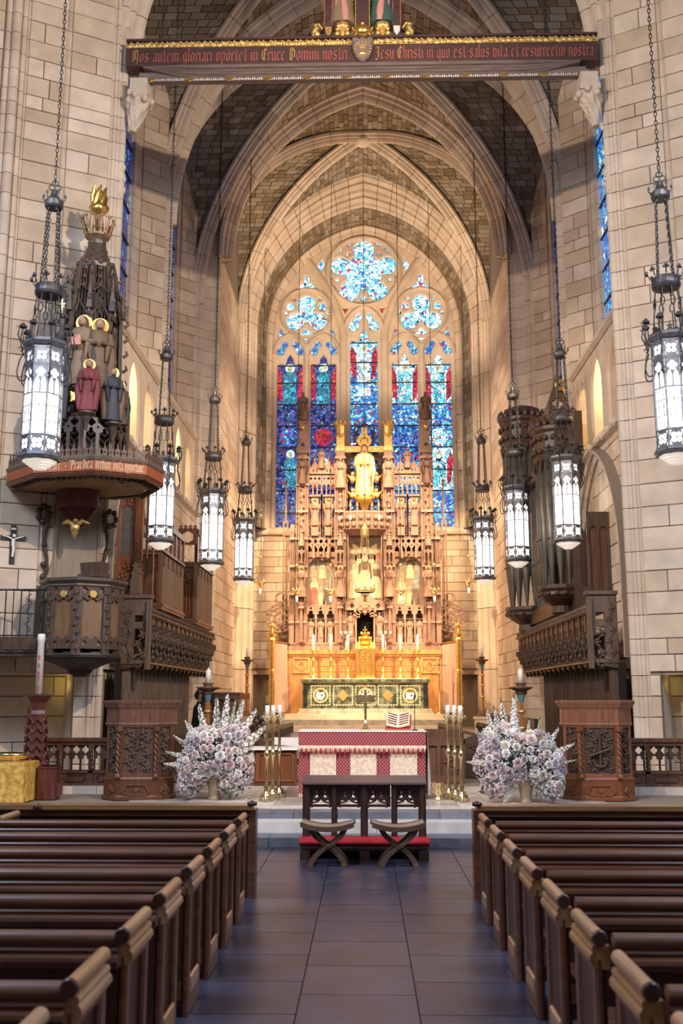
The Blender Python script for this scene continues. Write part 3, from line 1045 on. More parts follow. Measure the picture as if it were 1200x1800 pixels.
win = struct('window_1', 'great five-light traceried window of blue stained glass above the reredos')
mir = lambda l: [(-x, z) for x, z in l]
ROSE = [(0.0, 18.80, .40), (-.89, 18.17, .36), (.89, 18.17, .36), (-.54, 17.14, .39), (.54, 17.14, .39), (0, 17.92, .71)]
TRE = [(-2.18, 16.63, .34), (-2.61, 15.94, .33), (-1.74, 15.94, .33), (-2.18, 16.21, .29)]
holes, small = [], []
rose = foil(0, 17.92, ROSE, 80)
ell = lambda x, z, a, b, t=0.0, n=10: [(x + a * math.cos(k * 2 * PI / n) * math.cos(t) - b * math.sin(k * 2 * PI / n) * math.sin(t),
                                       z + a * math.cos(k * 2 * PI / n) * math.sin(t) + b * math.sin(k * 2 * PI / n) * math.cos(t)) for k in range(n)]
half = []      # (outline, glass) on the left; mirrored
for x, z, r, a in ((-.57, 19.07, .12, .3), (-.92, 18.83, .11, .9), (-.60, 18.66, .08, .6), (-1.28, 17.70, .10, 1.3), (-1.02, 17.59, .09, .2), (-1.17, 17.25, .11, 2.1), (-.22, 16.60, .09, -.2)):
    half.append((ell(x, z, r, r * .55, a), 'bright'))
half.append((circle(0, 16.86, .1, 8), 'mid')) if False else None
half = [h for h in half if h]
half.append(([(-1.80, 18.12), (-1.56, 18.47), (-1.50, 18.29), (-1.60, 17.98)], 'bright'))
half.append(([(-.82, 16.47), (-.59, 16.44), (-.7, 16.25)], 'red'))
half.append(([(-2.57, 17.25), (-2.38, 17.46), (-2.28, 17.52), (-2.29, 17.7), (-2.19, 17.81), (-2.08, 17.7), (-2.09, 17.52), (-1.99, 17.46), (-1.79, 17.25), (-2.18, 17.34)], 'bright'))
half.append((foil(-2.18, 16.23, TRE, 60), 'bright'))
for x, z, r in ((-2.80, 16.53, .15), (-1.57, 16.5, .15), (-2.67, 16.83, .055), (-1.68, 16.83, .055), (-2.97, 16.28, .06), (-1.38, 16.28, .06)):
    half.append((circle(x, z, r, 10), 'bright'))
half.append((nfoil(-2.17, 15.40, .23, 4, 24, 0, .52, .5), 'bright'))
half.append(([(-3.25, 15.33), (-3.17, 15.65), (-3.02, 15.4)], 'mid'))
half.append(([(-1.3, 15.59), (-1.19, 15.63), (-1.08, 15.31)], 'mid'))
for c in ((-2.79, 0), (-1.53, 0)):
    for s in (-1, 1):
        x1, x2 = c[0] + s * .205, c[0] + s * .37
        half.append((foil(x1 + s * .08, 14.89, [(x1, 15.02, .12), (x2, 14.75, .145), (x1 + s * .08, 14.89, .1)], 22), 'mid'))
half.append((foil(-.30, 15.93, [(-.20, 16.12, .13), (-.385, 15.74, .2), (-.29, 15.93, .12)], 24), 'bright'))
lights = []
for x0, x1, zs, z1 in ((-3.27, -2.31, 14.18, 14.62), (-2.01, -1.05, 14.18, 14.62)):
    lights.append((ogee(x0, 7.97, x1, zs, z1), x0, x1, zs))
    lights.append((mir(ogee(x0, 7.97, x1, zs, z1)), -x1, -x0, zs))
lights.append((ogee(-.51, 7.97, .51, 15.07, 15.64), -.51, .51, 15.07))
outer = [(-3.44, 7.94)] + parch(3.44, 4.08, ZS, 22) + [(3.44, 7.94)]
holes = [rose] + [h for h, g in half] + [mir(h) for h, g in half] + [l[0] for l in lights] + [nfoil(0, 16.83, .13, 4, 16)]
mb = MB().plate(outer, holes, (0, 36.08, 0), t=0.2, ch=0.055)
mb.build('tracery', M['stone_mould'], win)


def bar(pts, r, y=35.88):
    p3 = [Vector((x, y, z)) for x, z in pts]
    mbx = MB()
    fr = frames(p3, Vector((0, 1, 0)))
    prof = [(0.0, -r), (-.10, -r * .45), (-.12, 0), (-.10, r * .45), (0.0, r)]
    mbx.rings([[p + Vector((0, a, 0)) + n * b for a, b in prof] for p, n in fr], False, True)
    return mbx


for s in (-1, 1):
    sub = [(-2.19, 18.44), (-1.96, 18.13), (-1.74, 17.77), (-1.5, 17.40), (-1.28, 17.0), (-1.11, 16.63), (-.98, 16.2), (-.86, 15.8), (-.78, 15.40), (-.78, 14.8), (-.78, 7.95)]
    bar([(-s * x, z) for x, z in sub], .17).build('mullion', M['stone_mould'], win)
    bar([(s * 2.16, z) for z in (15.0, 14.2, 7.95)], .12).build('mullion', M['stone_mould'], win)
    bar([(-s * -2.17 + .96 * math.cos(a), 16.25 + .96 * math.sin(a)) for a in [2 * PI * k / 28 for k in range(29)]], .07).build('tracery_ring', M['stone_mould'], win)
    for c in (2.79, 1.53):
        bar([(s * c + x, z) for x, z in parch(.60, .78, 14.62, 8)], .07).build('light_head', M['stone_mould'], win)
bar([(x, z) for x, z in parch(.74, 1.05, 15.45, 10)], .08).build('light_head', M['stone_mould'], win)
bar([(1.38 * math.cos(a), 17.92 + 1.38 * math.sin(a)) for a in [2 * PI * k / 40 for k in range(41)]], .10).build('tracery_ring', M['stone_mould'], win)


def pane(poly, g, y=35.99, name='pane'):
    MB().plate(poly, (), (0, y, 0), t=0.008).build(name, G[g], win)


for poly, g in half:
    pane(poly, g)
    pane(mir(poly), g)
pane(rose, 'bright')
pane(nfoil(0, 16.83, .13, 4, 16), 'mid')
BARS = [7.97, 8.53, 9.35, 10.15, 11.0, 11.83, 12.66, 13.5]
for poly, x0, x1, zs in lights:
    rows = BARS + ([zs] if zs < 15 else [14.3, zs])
    for q in range(len(rows) - 1):
        g = ('dim' if x0 < -1.0 else 'mid') if q < 7 else ('dim' if x0 < -1 else 'bright')
        if -0.6 < x0 < 0:
            g = 'midlow' if q < 5 else 'mid' if q < 8 else 'bright'
        if x0 > 0.9:
            g = 'midlow' if q in (3, 4) and x0 < 2 else 'mid' if q < 6 else 'bright'
        if x0 > 2.2 and q in (2, 3, 6):
            g = 'bright'
        pane(rect(x0, rows[q] + .012, x1, rows[q + 1] - .012), g)
    head = [p for p in poly if p[1] >= zs - .01]
    pane(head, 'dim' if x0 < -1.0 else 'bright')
    for z in rows[1:]:
        MB().box(x0, 35.93, z - .022, x1, 35.97, z + .022).build('saddle_bar', M['iron'], win)


def saint(cx, z0, h, robe, wing=None, halo='pale', y=35.978):
    """a robed figure in coloured glass"""
    w = h * .17
    pane([(cx - w, z0), (cx + w, z0), (cx + w * .8, z0 + h * .4), (cx + w * .95, z0 + h * .7), (cx + w * .4, z0 + h * .8), (cx - w * .4, z0 + h * .8), (cx - w * .95, z0 + h * .7), (cx - w * .8, z0 + h * .4)], robe, y, 'robe_pane')
    pane(circle(cx, z0 + h * .9, h * .115, 14), halo, y + .002, 'halo_pane')
    pane(circle(cx, z0 + h * .885, h * .06, 10), 'yellow', y - .003, 'face_pane')
    if wing:
        for s in (-1, 1):
            pane([(cx + s * w * 1.05, z0 + h * .05), (cx + s * w * 1.7, z0 + h * .15), (cx + s * w * 2.1, z0 + h * .75), (cx + s * w * 1.75, z0 + h * .95), (cx + s * w * 1.15, z0 + h * .72)], wing, y + .003, 'wing_pane')


for cx, robe in ((-2.79, 'teal'), (-1.53, 'teal'), (1.53, 'robe'), (2.79, 'robe')):
    saint(cx, 12.70, 1.55, robe, 'red')
saint(0, 13.55, 1.5, 'pale', 'red', 'pale')
saint(-2.75, 9.5, 1.4, 'teal', None)
saint(2.79, 9.5, 1.4, 'robe', 'red')
saint(-1.5, 9.3, 1.3, 'dim', 'red')
pane(circle(-1.53, 11.4, .34, 16), 'red', 35.975)
pane(circle(-2.79, 11.4, .34, 16), 'midlow', 35.975)
pane(circle(1.53, 11.4, .38, 16), 'midlow', 35.975)
pane(circle(2.79, 11.4, .34, 16), 'bright', 35.975)
pane(rect(-.25, 13.0, .25, 13.3), 'pale', 35.975)

n = 2
for sx, side in ((-1, 'left'), (1, 'right')):
    for bi, (ya, yb) in enumerate(((19.0, 22.45), (24.4, 27.98))):
        w = struct('window_%d' % n, 'tall clerestory window of blue stained glass seen edge-on in the %s chancel wall, %s bay' % (side, 'first' if bi == 0 else 'second'))
        n += 1
        g = G['side_b'] if (sx > 0 and bi == 0) else G['side_d'] if not (sx < 0 and bi == 1) else G['side_d']
        for q in range(10):
            z = 10.2 + q * .82
            MB().box(sx * 5.72, ya, z + .015, sx * 5.74, yb, z + .80).build('pane', g, w)
            MB().box(sx * 5.68, ya, z - .02, sx * 5.72, yb, z + .02).build('saddle_bar', M['iron'], w)
        for y in (ya + (yb - ya) / 3, ya + (yb - ya) * 2 / 3):
            MB().box(sx * 5.62, y - .07, 10.1, sx * 5.73, y + .07, 18.5).build('mullion', M['stone_mould'], w)

# ================================================================== REREDOS AND HIGH ALTAR


def statue(mb, x, y, z, h, n=12, face=-1, staff=False):
    """a robed standing figure facing the nave: folded robe, shoulders, arms across the breast, head"""
    prof = [(.17, 0), (.175, .04), (.15, .25), (.135, .45), (.13, .58), (.155, .72), (.15, .78), (.10, .825), (.045, .84), (.042, .865)]
    mb.lathe([(r * h, q * h) for r, q in prof], n, (x, y, z), True, .72, 0, .09, 6)
    mb.ball((x, y + face * .012 * h, z + .915 * h), .062 * h, 8, 6, (.9, 1, 1.2))
    for s in (-1, 1):
        mb.tube([(x + s * .135 * h, y, z + .75 * h), (x + s * .165 * h, y + face * .05 * h, z + .60 * h), (x + s * .03 * h, y + face * .14 * h, z + .62 * h)], [.045 * h, .042 * h, .028 * h], 6)
        mb.tube([(x + s * .12 * h, y + face * .08 * h, z + .58 * h), (x + s * .10 * h, y + face * .11 * h, z + .36 * h)], [.05 * h, .015 * h], 5)
    if staff:
        mb.tube([(x + .2 * h, y + face * .1 * h, z), (x + .2 * h, y + face * .1 * h, z + 1.02 * h)], .012 * h, 5)
    return mb


def pinnacle(mb, x, y, z, w, h, n=4):
    """crocketed spirelet"""
    mb.prism([(x - w / 2, y - w / 2), (x + w / 2, y - w / 2), (x + w / 2, y + w / 2), (x - w / 2, y + w / 2)], z, z + h, 0.08)
    for k in range(1, 5):
        q = z + h * k / 5.2
        ww = w / 2 * (1 - k / 5.6) + w * .1
        for dx, dy in ((-1, -1), (1, -1), (1, 1), (-1, 1)):
            mb.ball((x + dx * ww, y + dy * ww, q), w * .13, 5, 3)
    mb.ball((x, y, z + h), w * .2, 6, 4)
    return mb


def tracery_panel(x0, z0, x1, z1, k=2, head=0.45, foils=True):
    """outline and openings of a pierced gothic panel: k lancets below a band of foils"""
    W = (x1 - x0) / k
    hs = []
    zh = z1 - head
    for i in range(k):
        a, b = x0 + i * W + W * .13, x0 + (i + 1) * W - W * .13
        hs.append(lancet(a, z0 + W * .12, b, zh, W * .6, 4, True))
        if foils:
            hs.append(nfoil((a + b) / 2, zh + head * .52, min(W * .36, head * .42), 4, 16))
    if foils:
        for i in range(k - 1):
            x = x0 + (i + 1) * W
            hs.append([(x - W * .09, zh + head * .1), (x, zh - head * .16), (x + W * .09, zh + head * .1), (x, zh + head * .22)])
    return rect(x0, z0, x1, z1), hs


def cresting(mb, x0, x1, z, y, h, k, t=.03):
    """row of pierced leaf points"""
    w = (x1 - x0) / k
    for i in range(k):
        x = x0 + w * (i + .5)
        mb.plate([(x - w * .48, z), (x + w * .48, z), (x + w * .3, z + h * .35), (x + w * .42, z + h * .6), (x + w * .12, z + h * .62), (x, z + h), (x - w * .12, z + h * .62), (x - w * .42, z + h * .6), (x - w * .3, z + h * .35)],
                 [circle(x, z + h * .34, w * .14, 6)], (0, y, 0), t=t)
    return mb


rere = thing('reredos', 'tall carved and gilded oak reredos of niches, saints and painted panels behind the high altar', 'reredos', (0, 0, 0))
RY = 34.9
RM, RD_ = M['reredos'], M['reredos_dark']
# base block and back boards
mb = MB().box(-2.66, 34.75, 3.46, 2.66, 35.6, 3.62).box(-2.60, 34.78, 3.62, 2.60, 35.6, 3.74)
for q in range(18):
    mb.box(-2.6 + q * .29, 34.76, 3.66, -2.6 + q * .29 + .2, 34.79, 3.72)
mb.build('base_moulding', RM, rere)
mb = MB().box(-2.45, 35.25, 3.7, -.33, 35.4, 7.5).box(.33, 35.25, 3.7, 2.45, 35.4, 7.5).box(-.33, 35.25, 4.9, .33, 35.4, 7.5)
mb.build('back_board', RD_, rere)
MB().box(-.45, 35.6, 3.7, .45, 35.7, 5.2).build('niche_back', M['ink'], rere)  # near-black sheet paints the shade inside the niche
# clustered buttress piers
for sx in (-1, 1):
    for x, w, top in ((2.22, .36, 10.6), (.86, .34, 10.6), (2.56, .16, 7.9)):
        X = sx * x
        mb = MB()
        mb.cbox(X, 35.0, 3.7, w, .5, 1.0)
        mb.cbox(X, 35.02, 4.7, w * .9, .42, top - 4.7)
        for dx in (-1, 1):
            mb.cbox(X + dx * w * .52, 34.95, 3.7, w * .16, .3, top - 4.2)
            mb.tube([(X + dx * w * .3, 34.76, 3.9), (X + dx * w * .3, 34.76, top - .2)], w * .07, 6)
        z = 4.4
        while z < top:
            mb.prism([(X - w * .6, 34.70), (X + w * .6, 34.70), (X + w * .5, 35.2), (X - w * .5, 35.2)], z, z + .09, .9)
            z += .98
        for q in range(int((top - 5) / .22)):
            mb.ball((X + w * .12 * (-1) ** q, 34.74, 5 + q * .22), w * .13, 5, 3)
        mb.build('buttress', RM, rere)
        if x == 2.22:
            mb = MB().cbox(X, 35.0, 10.5, .44, .5, .14)
            mb.plate([(X - .24, 10.64), (X + .24, 10.64), (X, 11.1)], [nfoil(X, 10.8, .09, 3, 12)], (0, 34.82, 0), t=.06)
            mb.cbox(X, 35.02, 10.62, .26, .26, 1.05)
            for dx in (-1, 1):
                mb.tube([(X + dx * .2, 35.0, 10.6), (X + dx * .2, 35.0, 12.0)], .025, 5)
                pinnacle(mb, X + dx * .2, 35.0, 12.0, .07, .3)
            mb.cbox(X, 35.0, 11.65, .3, .3, .1)
            mb.build('pinnacle_stage', RM, rere)
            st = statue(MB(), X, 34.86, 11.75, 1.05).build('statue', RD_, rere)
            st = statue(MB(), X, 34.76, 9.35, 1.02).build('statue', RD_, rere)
            MB().lathe([(.1, 0), (.12, .01), (.1, .02)], 14, (0, 0, 0)).build('halo', M['gold'], st)
            st.children[0].rotation_euler = (PI / 2, 0, 0)
            st.children[0].location = (X, 34.86, 10.30)
            mb = MB().ball((X, 34.76, 11.45), .09, 8, 5)
            mb.build('gilt_knop', M['gold'], rere)
        if x == .86:
            mb = MB().cbox(X, 35.0, 10.6, .28, .28, .55)
            mb.lathe([(.16, 0), (.2, .1), (.17, .16), (.2, .42), (.24, .5), (.2, .52)], 8, (X, 35.0, 11.1), False)
            for q in range(8):
                a = q * PI / 4
                mb.ball((X + .21 * math.cos(a), 35.0 + .21 * math.sin(a), 11.66), .055, 5, 4, (1, 1, 1.5))
            mb.build('crowned_capital', M['oldgold'], rere)
            statue(MB(), X, 34.74, 9.2, 1.15).build('statue', RM, rere)
# two-light open screens in the upper stage, pinnacled canopies above them
for sx in (-1, 1):
    for q in range(2):
        x0 = 1.06 + q * .48
        x1 = x0 + .46
        a, b = (x0, x1) if sx > 0 else (-x1, -x0)
        c = (a + b) / 2
        o, hs = tracery_panel(a, 8.95, b, 9.75, 3, .35)
        mb = MB().plate(o, hs, (0, 34.95, 0), t=.08)
        mb.prism([(c - .2, 34.75), (c + .2, 34.75), (c + .23, 35.0), (c - .23, 35.0)], 8.9, 8.97)
        mb.plate([(a, 9.7), (b, 9.7), (b - .05, 9.95), (c, 10.25), (a + .05, 9.95)], [nfoil(c, 9.9, .1, 3, 12)], (0, 34.93, 0), t=.06)
        for dx in (-.21, 0, .21):
            pinnacle(mb, c + dx, 34.9, 9.75, .08, .5 if dx else .75)
        mb.build('canopy', RM, rere)
        mb = MB().cbox(a + .0, 34.95, 7.5, .07, .16, 1.5).cbox(b, 34.95, 7.5, .07, .16, 1.5)
        mb.cbox(c, 34.9, 7.5, .26, .22, .3)
        mb.prism([(c - .15, 34.8), (c + .15, 34.8), (c + .15, 35.0), (c - .15, 35.0)], 7.78, 7.86)
        mb.build('screen_mullion', RM, rere)
        st = statue(MB(), c, 34.85, 7.86, 1.02).build('statue', RM, rere)
        h = MB().plate(circle(c, 8.80, .135, 16), (), (0, 34.93, 0), t=.02).build('halo', M['gold'], st)
    st = statue(MB(), sx * 1.54, 34.85, 9.95, .75).build('statue', RM, rere)
    a, b = sx * 1.04, sx * 2.06
    a, b = min(a, b), max(a, b)
    o, hs = tracery_panel(a, 6.75, b, 7.45, 5, .3)
    mb = MB().plate(o, hs, (0, 34.98, 0), t=.1)
    cresting(mb, a, b, 7.45, 34.95, .16, 7)
    for dx in (.25, .75):
        pinnacle(mb, a + (b - a) * dx, 34.86, 6.7, .1, .75)
    mb.build('traceried_head', RM, rere)
    # painted side panel in an arched frame
    mb = MB().plate(rect(a, 5.0, b, 6.95), [[(a + .06, 5.06), (a + .06, 6.45), (a + .2, 6.62), (a + .36, 6.66), (a + .51, 6.85), (a + .66, 6.66), (a + .82, 6.62), (b - .06, 6.45), (b - .06, 5.06)]], (0, 35.05, 0), t=.1, ch=.03)
    mb.build('panel_frame', RM, rere)
    MB().plate(rect(a + .02, 5.0, b - .02, 6.9), (), (0, 35.12, 0), t=.02).build('painted_panel', M['paint_ground'], rere)
    # lower arcade of three small saints
    for q in range(3):
        x0 = a + q * (b - a) / 3
        x1 = x0 + (b - a) / 3
        c = (x0 + x1) / 2
        mb = MB().plate(rect(x0, 4.55, x1, 5.0), [lancet(x0 + .04, 4.56, x1 - .04, 4.86, .2, 5, True), nfoil(c, 4.92, .05, 3, 9)], (0, 34.86, 0), t=.08)
        mb.cbox(x0 + .01, 34.84, 3.74, .05, .1, .85)
        mb.cbox(c, 34.9, 3.74, .2, .2, .16)
        pinnacle(mb, x0 + .01, 34.8, 4.95, .06, .25)
        mb.build('niche', RM, rere)
        statue(MB(), c, 34.86, 3.9, .68).build('statue', RM, rere)
    # large saint on a colonnette in front of each pier
    for x in (.86, 2.22):
        X = sx * x
        mb = MB().lathe([(.1, 0), (.1, .06), (.055, .1), (.055, 1.1), (.09, 1.2), (.14, 1.32), (.14, 1.38)], 8, (X, 34.62, 3.74), False)
        mb.lathe([(.14, 0), (.09, .12), (.06, .14), (.06, .2)], 8, (X, 34.62, 4.9), False)
        mb.plate(rect(X - .15, 6.5, X + .15, 7.1), tracery_panel(X - .15, 6.5, X + .15, 7.1, 2, .22)[1], (0, 34.66, 0), t=.05)
        pinnacle(mb, X, 34.62, 7.1, .22, .5)
        mb.build('colonnette', RM, rere)
        st = statue(MB(), X, 34.62, 5.3, 1.12).build('statue', RM, rere)
        MB().plate(circle(X, 6.33, .10, 14), (), (0, 34.69, 0), t=.015).build('halo', M['oldgold'], st)
    # inner small saint next to the tabernacle niche
    X = sx * .5
    statue(MB(), X, 34.82, 3.95, .85).build('statue', RM, rere)
    mb = MB().cbox(X, 34.85, 3.74, .26, .24, .2).cbox(sx * .68, 34.85, 3.74, .06, .2, 1.3).cbox(sx * .32, 34.82, 3.74, .06, .2, 1.2)
    mb.plate(rect(min(sx * .34, sx * .66), 4.75, max(sx * .34, sx * .66), 5.1), [lancet(X - .13, 4.76, X + .13, 4.98, .15, 5, True)], (0, 34.84, 0), t=.07)
    mb.build('niche', RM, rere)
    mb = MB()
    for x, z1 in ((.63, 9.6), (.70, 9.3), (1.02, 9.0)):
        mb.cbox(sx * x, 35.05, 7.5, .05, .3, z1 - 7.5)
    mb.cbox(sx * .60, 35.0, 3.74, .05, .3, 4.0)
    mb.cbox(sx * 1.03, 35.0, 3.74, .05, .3, 3.8)
    mb.cbox(sx * 2.07, 35.0, 3.74, .05, .3, 4.9)
    mb.build('shaft', RM, rere)
    # outer slender posts with pierced wheel-shaped side wings and pendants
    for x in (2.76, 2.90):
        mb = MB().cbox(sx * x, 35.2, 4.2, .055, .06, 3.9)
        mb.build('outer_post', RM, rere)
    mb = MB().cbox(sx * 2.83, 35.2, 8.0, .06, .06, 1.55)
    mb.ball((sx * 2.83, 35.2, 9.55), .06, 6, 4)
    mb.cbox(sx * 2.70, 35.15, 7.55, .3, .1, .2)
    mb.build('outer_pinnacle', RM, rere)
    WX = sx * 2.99
    hs = [nfoil(WX, 4.6, .14, 6, 24)]
    for q in range(8):
        hs.append(nfoil(WX + .29 * math.cos(q * PI / 4), 4.6 + .29 * math.sin(q * PI / 4), .098, 4, 16, q * PI / 4))
    for q in range(16):
        hs.append(circle(WX + .425 * math.cos(q * PI / 8 + .2), 4.6 + .425 * math.sin(q * PI / 8 + .2), .045, 6))
    mb = MB().plate(circle(WX, 4.6, .5, 40), hs, (0, 35.1, 0), t=.1, ch=.015)
    mb.plate(circle(WX + sx * -.02, 5.32, .2, 20), [nfoil(WX - sx * .02, 5.32, .14, 5, 25)], (0, 35.1, 0), t=.1, ch=.015)
    for rr_ in (.5, .37, .2):
        mb.tube([(WX + rr_ * math.cos(q * PI / 14), 35.0, 4.6 + rr_ * math.sin(q * PI / 14)) for q in range(29)], .012, 4)
    mb.plate([(WX + sx * -.30, 4.25), (WX + sx * -.62, 4.4), (WX + sx * -.62, 3.55), (WX + sx * -.42, 3.95)], [], (0, 35.1, 0), t=.08)
    mb.build('pierced_wheel', RM, rere)
    mb = MB().lathe([(.02, 0), (.09, .12), (.13, .2), (.07, .3), (.12, .42), (.05, .5)], 8, (sx * 2.83, 35.05, 3.7), False)
    mb.build('pendant', RD_, rere)
# centre: arched canopy over the tabernacle, big painting, curved gallery, Christ in majesty on a gold cross
mb = MB().plate([(-.7, 4.85), (.7, 4.85), (.7, 5.15), (.35, 5.22), (0, 5.5), (-.35, 5.22), (-.7, 5.15)],
                [nfoil(-.45, 5.0, .09, 4, 16), nfoil(.45, 5.0, .09, 4, 16), nfoil(0, 5.22, .1, 3, 12)], (0, 34.75, 0), t=.08)
o = [(-.36, 4.86)] + parch(.36, .36, 4.5, 8) + [(.36, 4.86), (.36, 4.95), (-.36, 4.95)]
for k in range(9):
    a = PI * k / 8
    mb.tube([(.33 * math.cos(a), 34.72, 4.62 + .33 * math.sin(a)), (.24 * math.cos(a + .12), 34.66, 4.62 + .24 * math.sin(a + .12)), (.19 * math.cos(a), 34.7, 4.62 + .19 * math.sin(a))], .03, 5)
    mb.ball((.38 * math.cos(a), 34.68, 4.66 + .38 * math.sin(a)), .05, 6, 4)
mb.lathe([(.02, -.28), (.08, -.2), (.05, -.12), (.09, -.02), (.03, .05)], 8, (0, 34.6, 4.95), False)
mb.build('niche_canopy', RM, rere)
MB().plate(rect(-.62, 5.18, .62, 7.66), [rect(-.56, 5.24, .56, 7.6)], (0, 35.05, 0), t=.1, ch=.03).build('panel_frame', RM, rere)
MB().plate(rect(-.58, 5.2, .58, 7.64), (), (0, 35.12, 0), t=.02).build('painted_panel', M['paint_ground'], rere)
gal = []
for z, rr_ in ((7.5, .62), (7.62, .78), (7.7, .98), (8.25, 1.0), (8.3, 1.03), (8.36, 1.0)):
    gal.append([(rr_ * math.cos(PI + PI * k / 12), 35.1 + .55 * rr_ * math.sin(PI + PI * k / 12), z) for k in range(13)])
mb = MB().rings(gal, False, False, False)
for k in range(13):
    a = PI + PI * k / 12
    mb.cbox(1.0 * math.cos(a), 35.1 + .55 * math.sin(a), 7.7, .05, .05, .85)
    pinnacle(mb, 1.0 * math.cos(a), 35.1 + .55 * math.sin(a), 8.5, .09, .25)
    if k < 12:
        b = a + PI / 24
        for z in (7.85, 8.1):
            mb.ball((1.01 * math.cos(b), 35.1 + .56 * math.sin(b), z), .075, 6, 4, (1, 1, 1.2))
mb.build('curved_gallery', RM, rere)
for k in (2, 4, 8, 10):
    a = PI + PI * k / 12
    MB().ball((1.02 * math.cos(a), 35.1 + .6 * math.sin(a), 8.1), .06, 7, 5, (1, .6, 1.7)).build('shield', M['white'], rere)
o, hs = [(-.60, 7.5), (.60, 7.5), (.60, 10.4), (.3, 10.9), (0, 11.25), (-.3, 10.9), (-.60, 10.4)], []
for i in range(5):
    for j in range(9):
        x, z = -.44 + i * .22, 8.6 + j * .24
        if abs(x) < .5 and not (abs(x) > .3 and z > 10.35) and z < 10.75:
            hs.append(nfoil(x, z, .095, 4, 12))
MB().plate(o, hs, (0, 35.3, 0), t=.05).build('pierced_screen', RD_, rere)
mb = MB()
for x, z in ((-.35, 11.0), (0, 11.4), (.35, 11.0)):
    pinnacle(mb, x, 35.25, z, .12, .7)
mb.tube([(.3 * math.cos(PI * k / 10), 35.25, 11.2 + .5 * math.sin(PI * k / 10)) for k in range(11)], .03, 5)
mb.build('crest', RD_, rere)
cr = MB().box(-1.05, 34.98, 10.58, 1.05, 35.1, 10.80).box(-.11, 35.0, 8.7, .11, 35.12, 11.5)
for q in range(22):
    cr.cbox(-1.0 + q * .095, 34.97, 10.62, .05, .03, .14)
cr.build('gilt_cross', M['oldgold'], rere)
MB().plate(circle(0, 10.98, .26, 28), [circle(0, 10.98, .13, 20)], (0, 34.95, 0), t=.04, ch=.015).build('halo', M['gold'], rere)
ch = statue(MB(), 0, 34.78, 8.85, 1.95, 16).build('christ_figure', M['robe_gold'], rere)
MB().tube([(.24, 34.62, 10.2), (.34, 34.6, 9.8), (.28, 34.58, 9.3)], [.09, .08, .03], 7).build('rose_mantle', M['robe_rose'], ch)
MB().ball((0, 34.72, 10.62), .12, 10, 7, (.9, 1, 1.15)).build('head', M['skin_carved'], ch)
MB().ball((0, 34.75, 10.66), .135, 10, 7, (.95, .95, 1.1)).build('hair', M['oak'], ch)
for sx in (-1, 1):
    for z in (8.95, 9.55):
        mb = MB().ball((sx * .42, 34.8, z), .12, 8, 5, (1, .7, 1.1)).ball((sx * .42, 34.75, z + .17), .07, 7, 5)
        mb.tube([(sx * .5, 34.8, z + .05), (sx * .66, 34.85, z + .2), (sx * .6, 34.85, z - .12)], [.06, .05, .01], 6)
        mb.build('gilt_angel', M['oldgold'], rere)
mb = MB().lathe([(.04, -.5), (.12, -.4), (.2, -.15), (.3, .02), (.36, .08), (.36, .16), (.3, .18)], 8, (0, 34.7, 8.65), False)
for k in range(8):
    a = PI / 4 * k
    mb.ball((.34 * math.cos(a), 34.7 + .34 * math.sin(a), 8.9), .06, 6, 4, (1, 1, 1.5))
mb.build('gilt_corbel', M['gold'], rere)

# ---- painted panel figures: flat pictures, so flat coloured shapes on the boards


def painted(shapes, name='painted_figure'):
    for poly, m, d in shapes:
        MB().plate(poly, (), (0, 35.10, 0), t=.004 + d * .001).build(name, m, rere)


def pm(n, c):
    if n not in M:
        M[n] = mat('paint_' + n, c, 0.6, mottle=.25, mscale=7)
    return M[n]


def friar(cx, z0, h, gown, cape, d=0):
    w = h * .17
    sk = pm('flesh', (.46, .31, .21))
    return [([(cx - w, z0), (cx + w, z0), (cx + w * .75, z0 + h * .5), (cx + w * .9, z0 + h * .76), (cx + w * .3, z0 + h * .85), (cx - w * .3, z0 + h * .85), (cx - w * .9, z0 + h * .76), (cx - w * .75, z0 + h * .5)], gown, 1 + d),
            ([(cx - w * .95, z0 + h * .5), (cx - w * .4, z0 + h * .62), (cx + w * .4, z0 + h * .62), (cx + w * .95, z0 + h * .5), (cx + w * .9, z0 + h * .76), (cx + w * .3, z0 + h * .86), (cx - w * .3, z0 + h * .86), (cx - w * .9, z0 + h * .76)], cape, 2 + d),
            (circle(cx, z0 + h * .91, h * .085, 14), sk, 3 + d), (circle(cx, z0 + h * .945, h * .075, 10), pm('hairpaint', (.12, .07, .04)), 2.5 + d)]


ivory, umber, grey, crimson, slateb = pm('ivory', (.52, .41, .25)), pm('umber', (.13, .08, .05)), pm('greypaint', (.28, .22, .16)), pm('crimson', (.34, .11, .07)), pm('slateblue', (.21, .20, .18))
sh = [([(-.56, 5.24), (.56, 5.24), (.56, 5.6), (-.56, 5.6)], umber, 0.5)]
for x, z, h, g, c in ((-.44, 6.1, .95, grey, umber), (.0, 6.2, .95, umber, grey), (.46, 6.15, .9, grey, crimson), (-.2, 6.15, .9, ivory, umber), (.24, 6.1, .95, ivory, umber), (-.36, 5.3, 1.25, ivory, ivory), (.38, 5.3, 1.25, ivory, umber), (0, 5.4, 1.45, ivory, umber)):
    sh += friar(x, z, h, g, c, (0 if z > 6 else 4) + (3 if h > 1.4 else 0))
painted(sh)
for sx in (-1, 1):
    sh = []
    for dx, z, h, g, c in ((-.3, 5.9, .85, grey, slateb), (.05, 6.0, .8, ivory, umber), (.32, 5.8, .85, slateb, grey), (-.25, 5.1, .95, crimson if sx < 0 else ivory, ivory), (.22, 5.08, .9, umber, slateb), (0, 5.06, .7, ivory, grey)):
        sh += friar(sx * 1.55 + dx, z, h, g, c, 0 if z > 5.5 else 4)
    painted(sh)

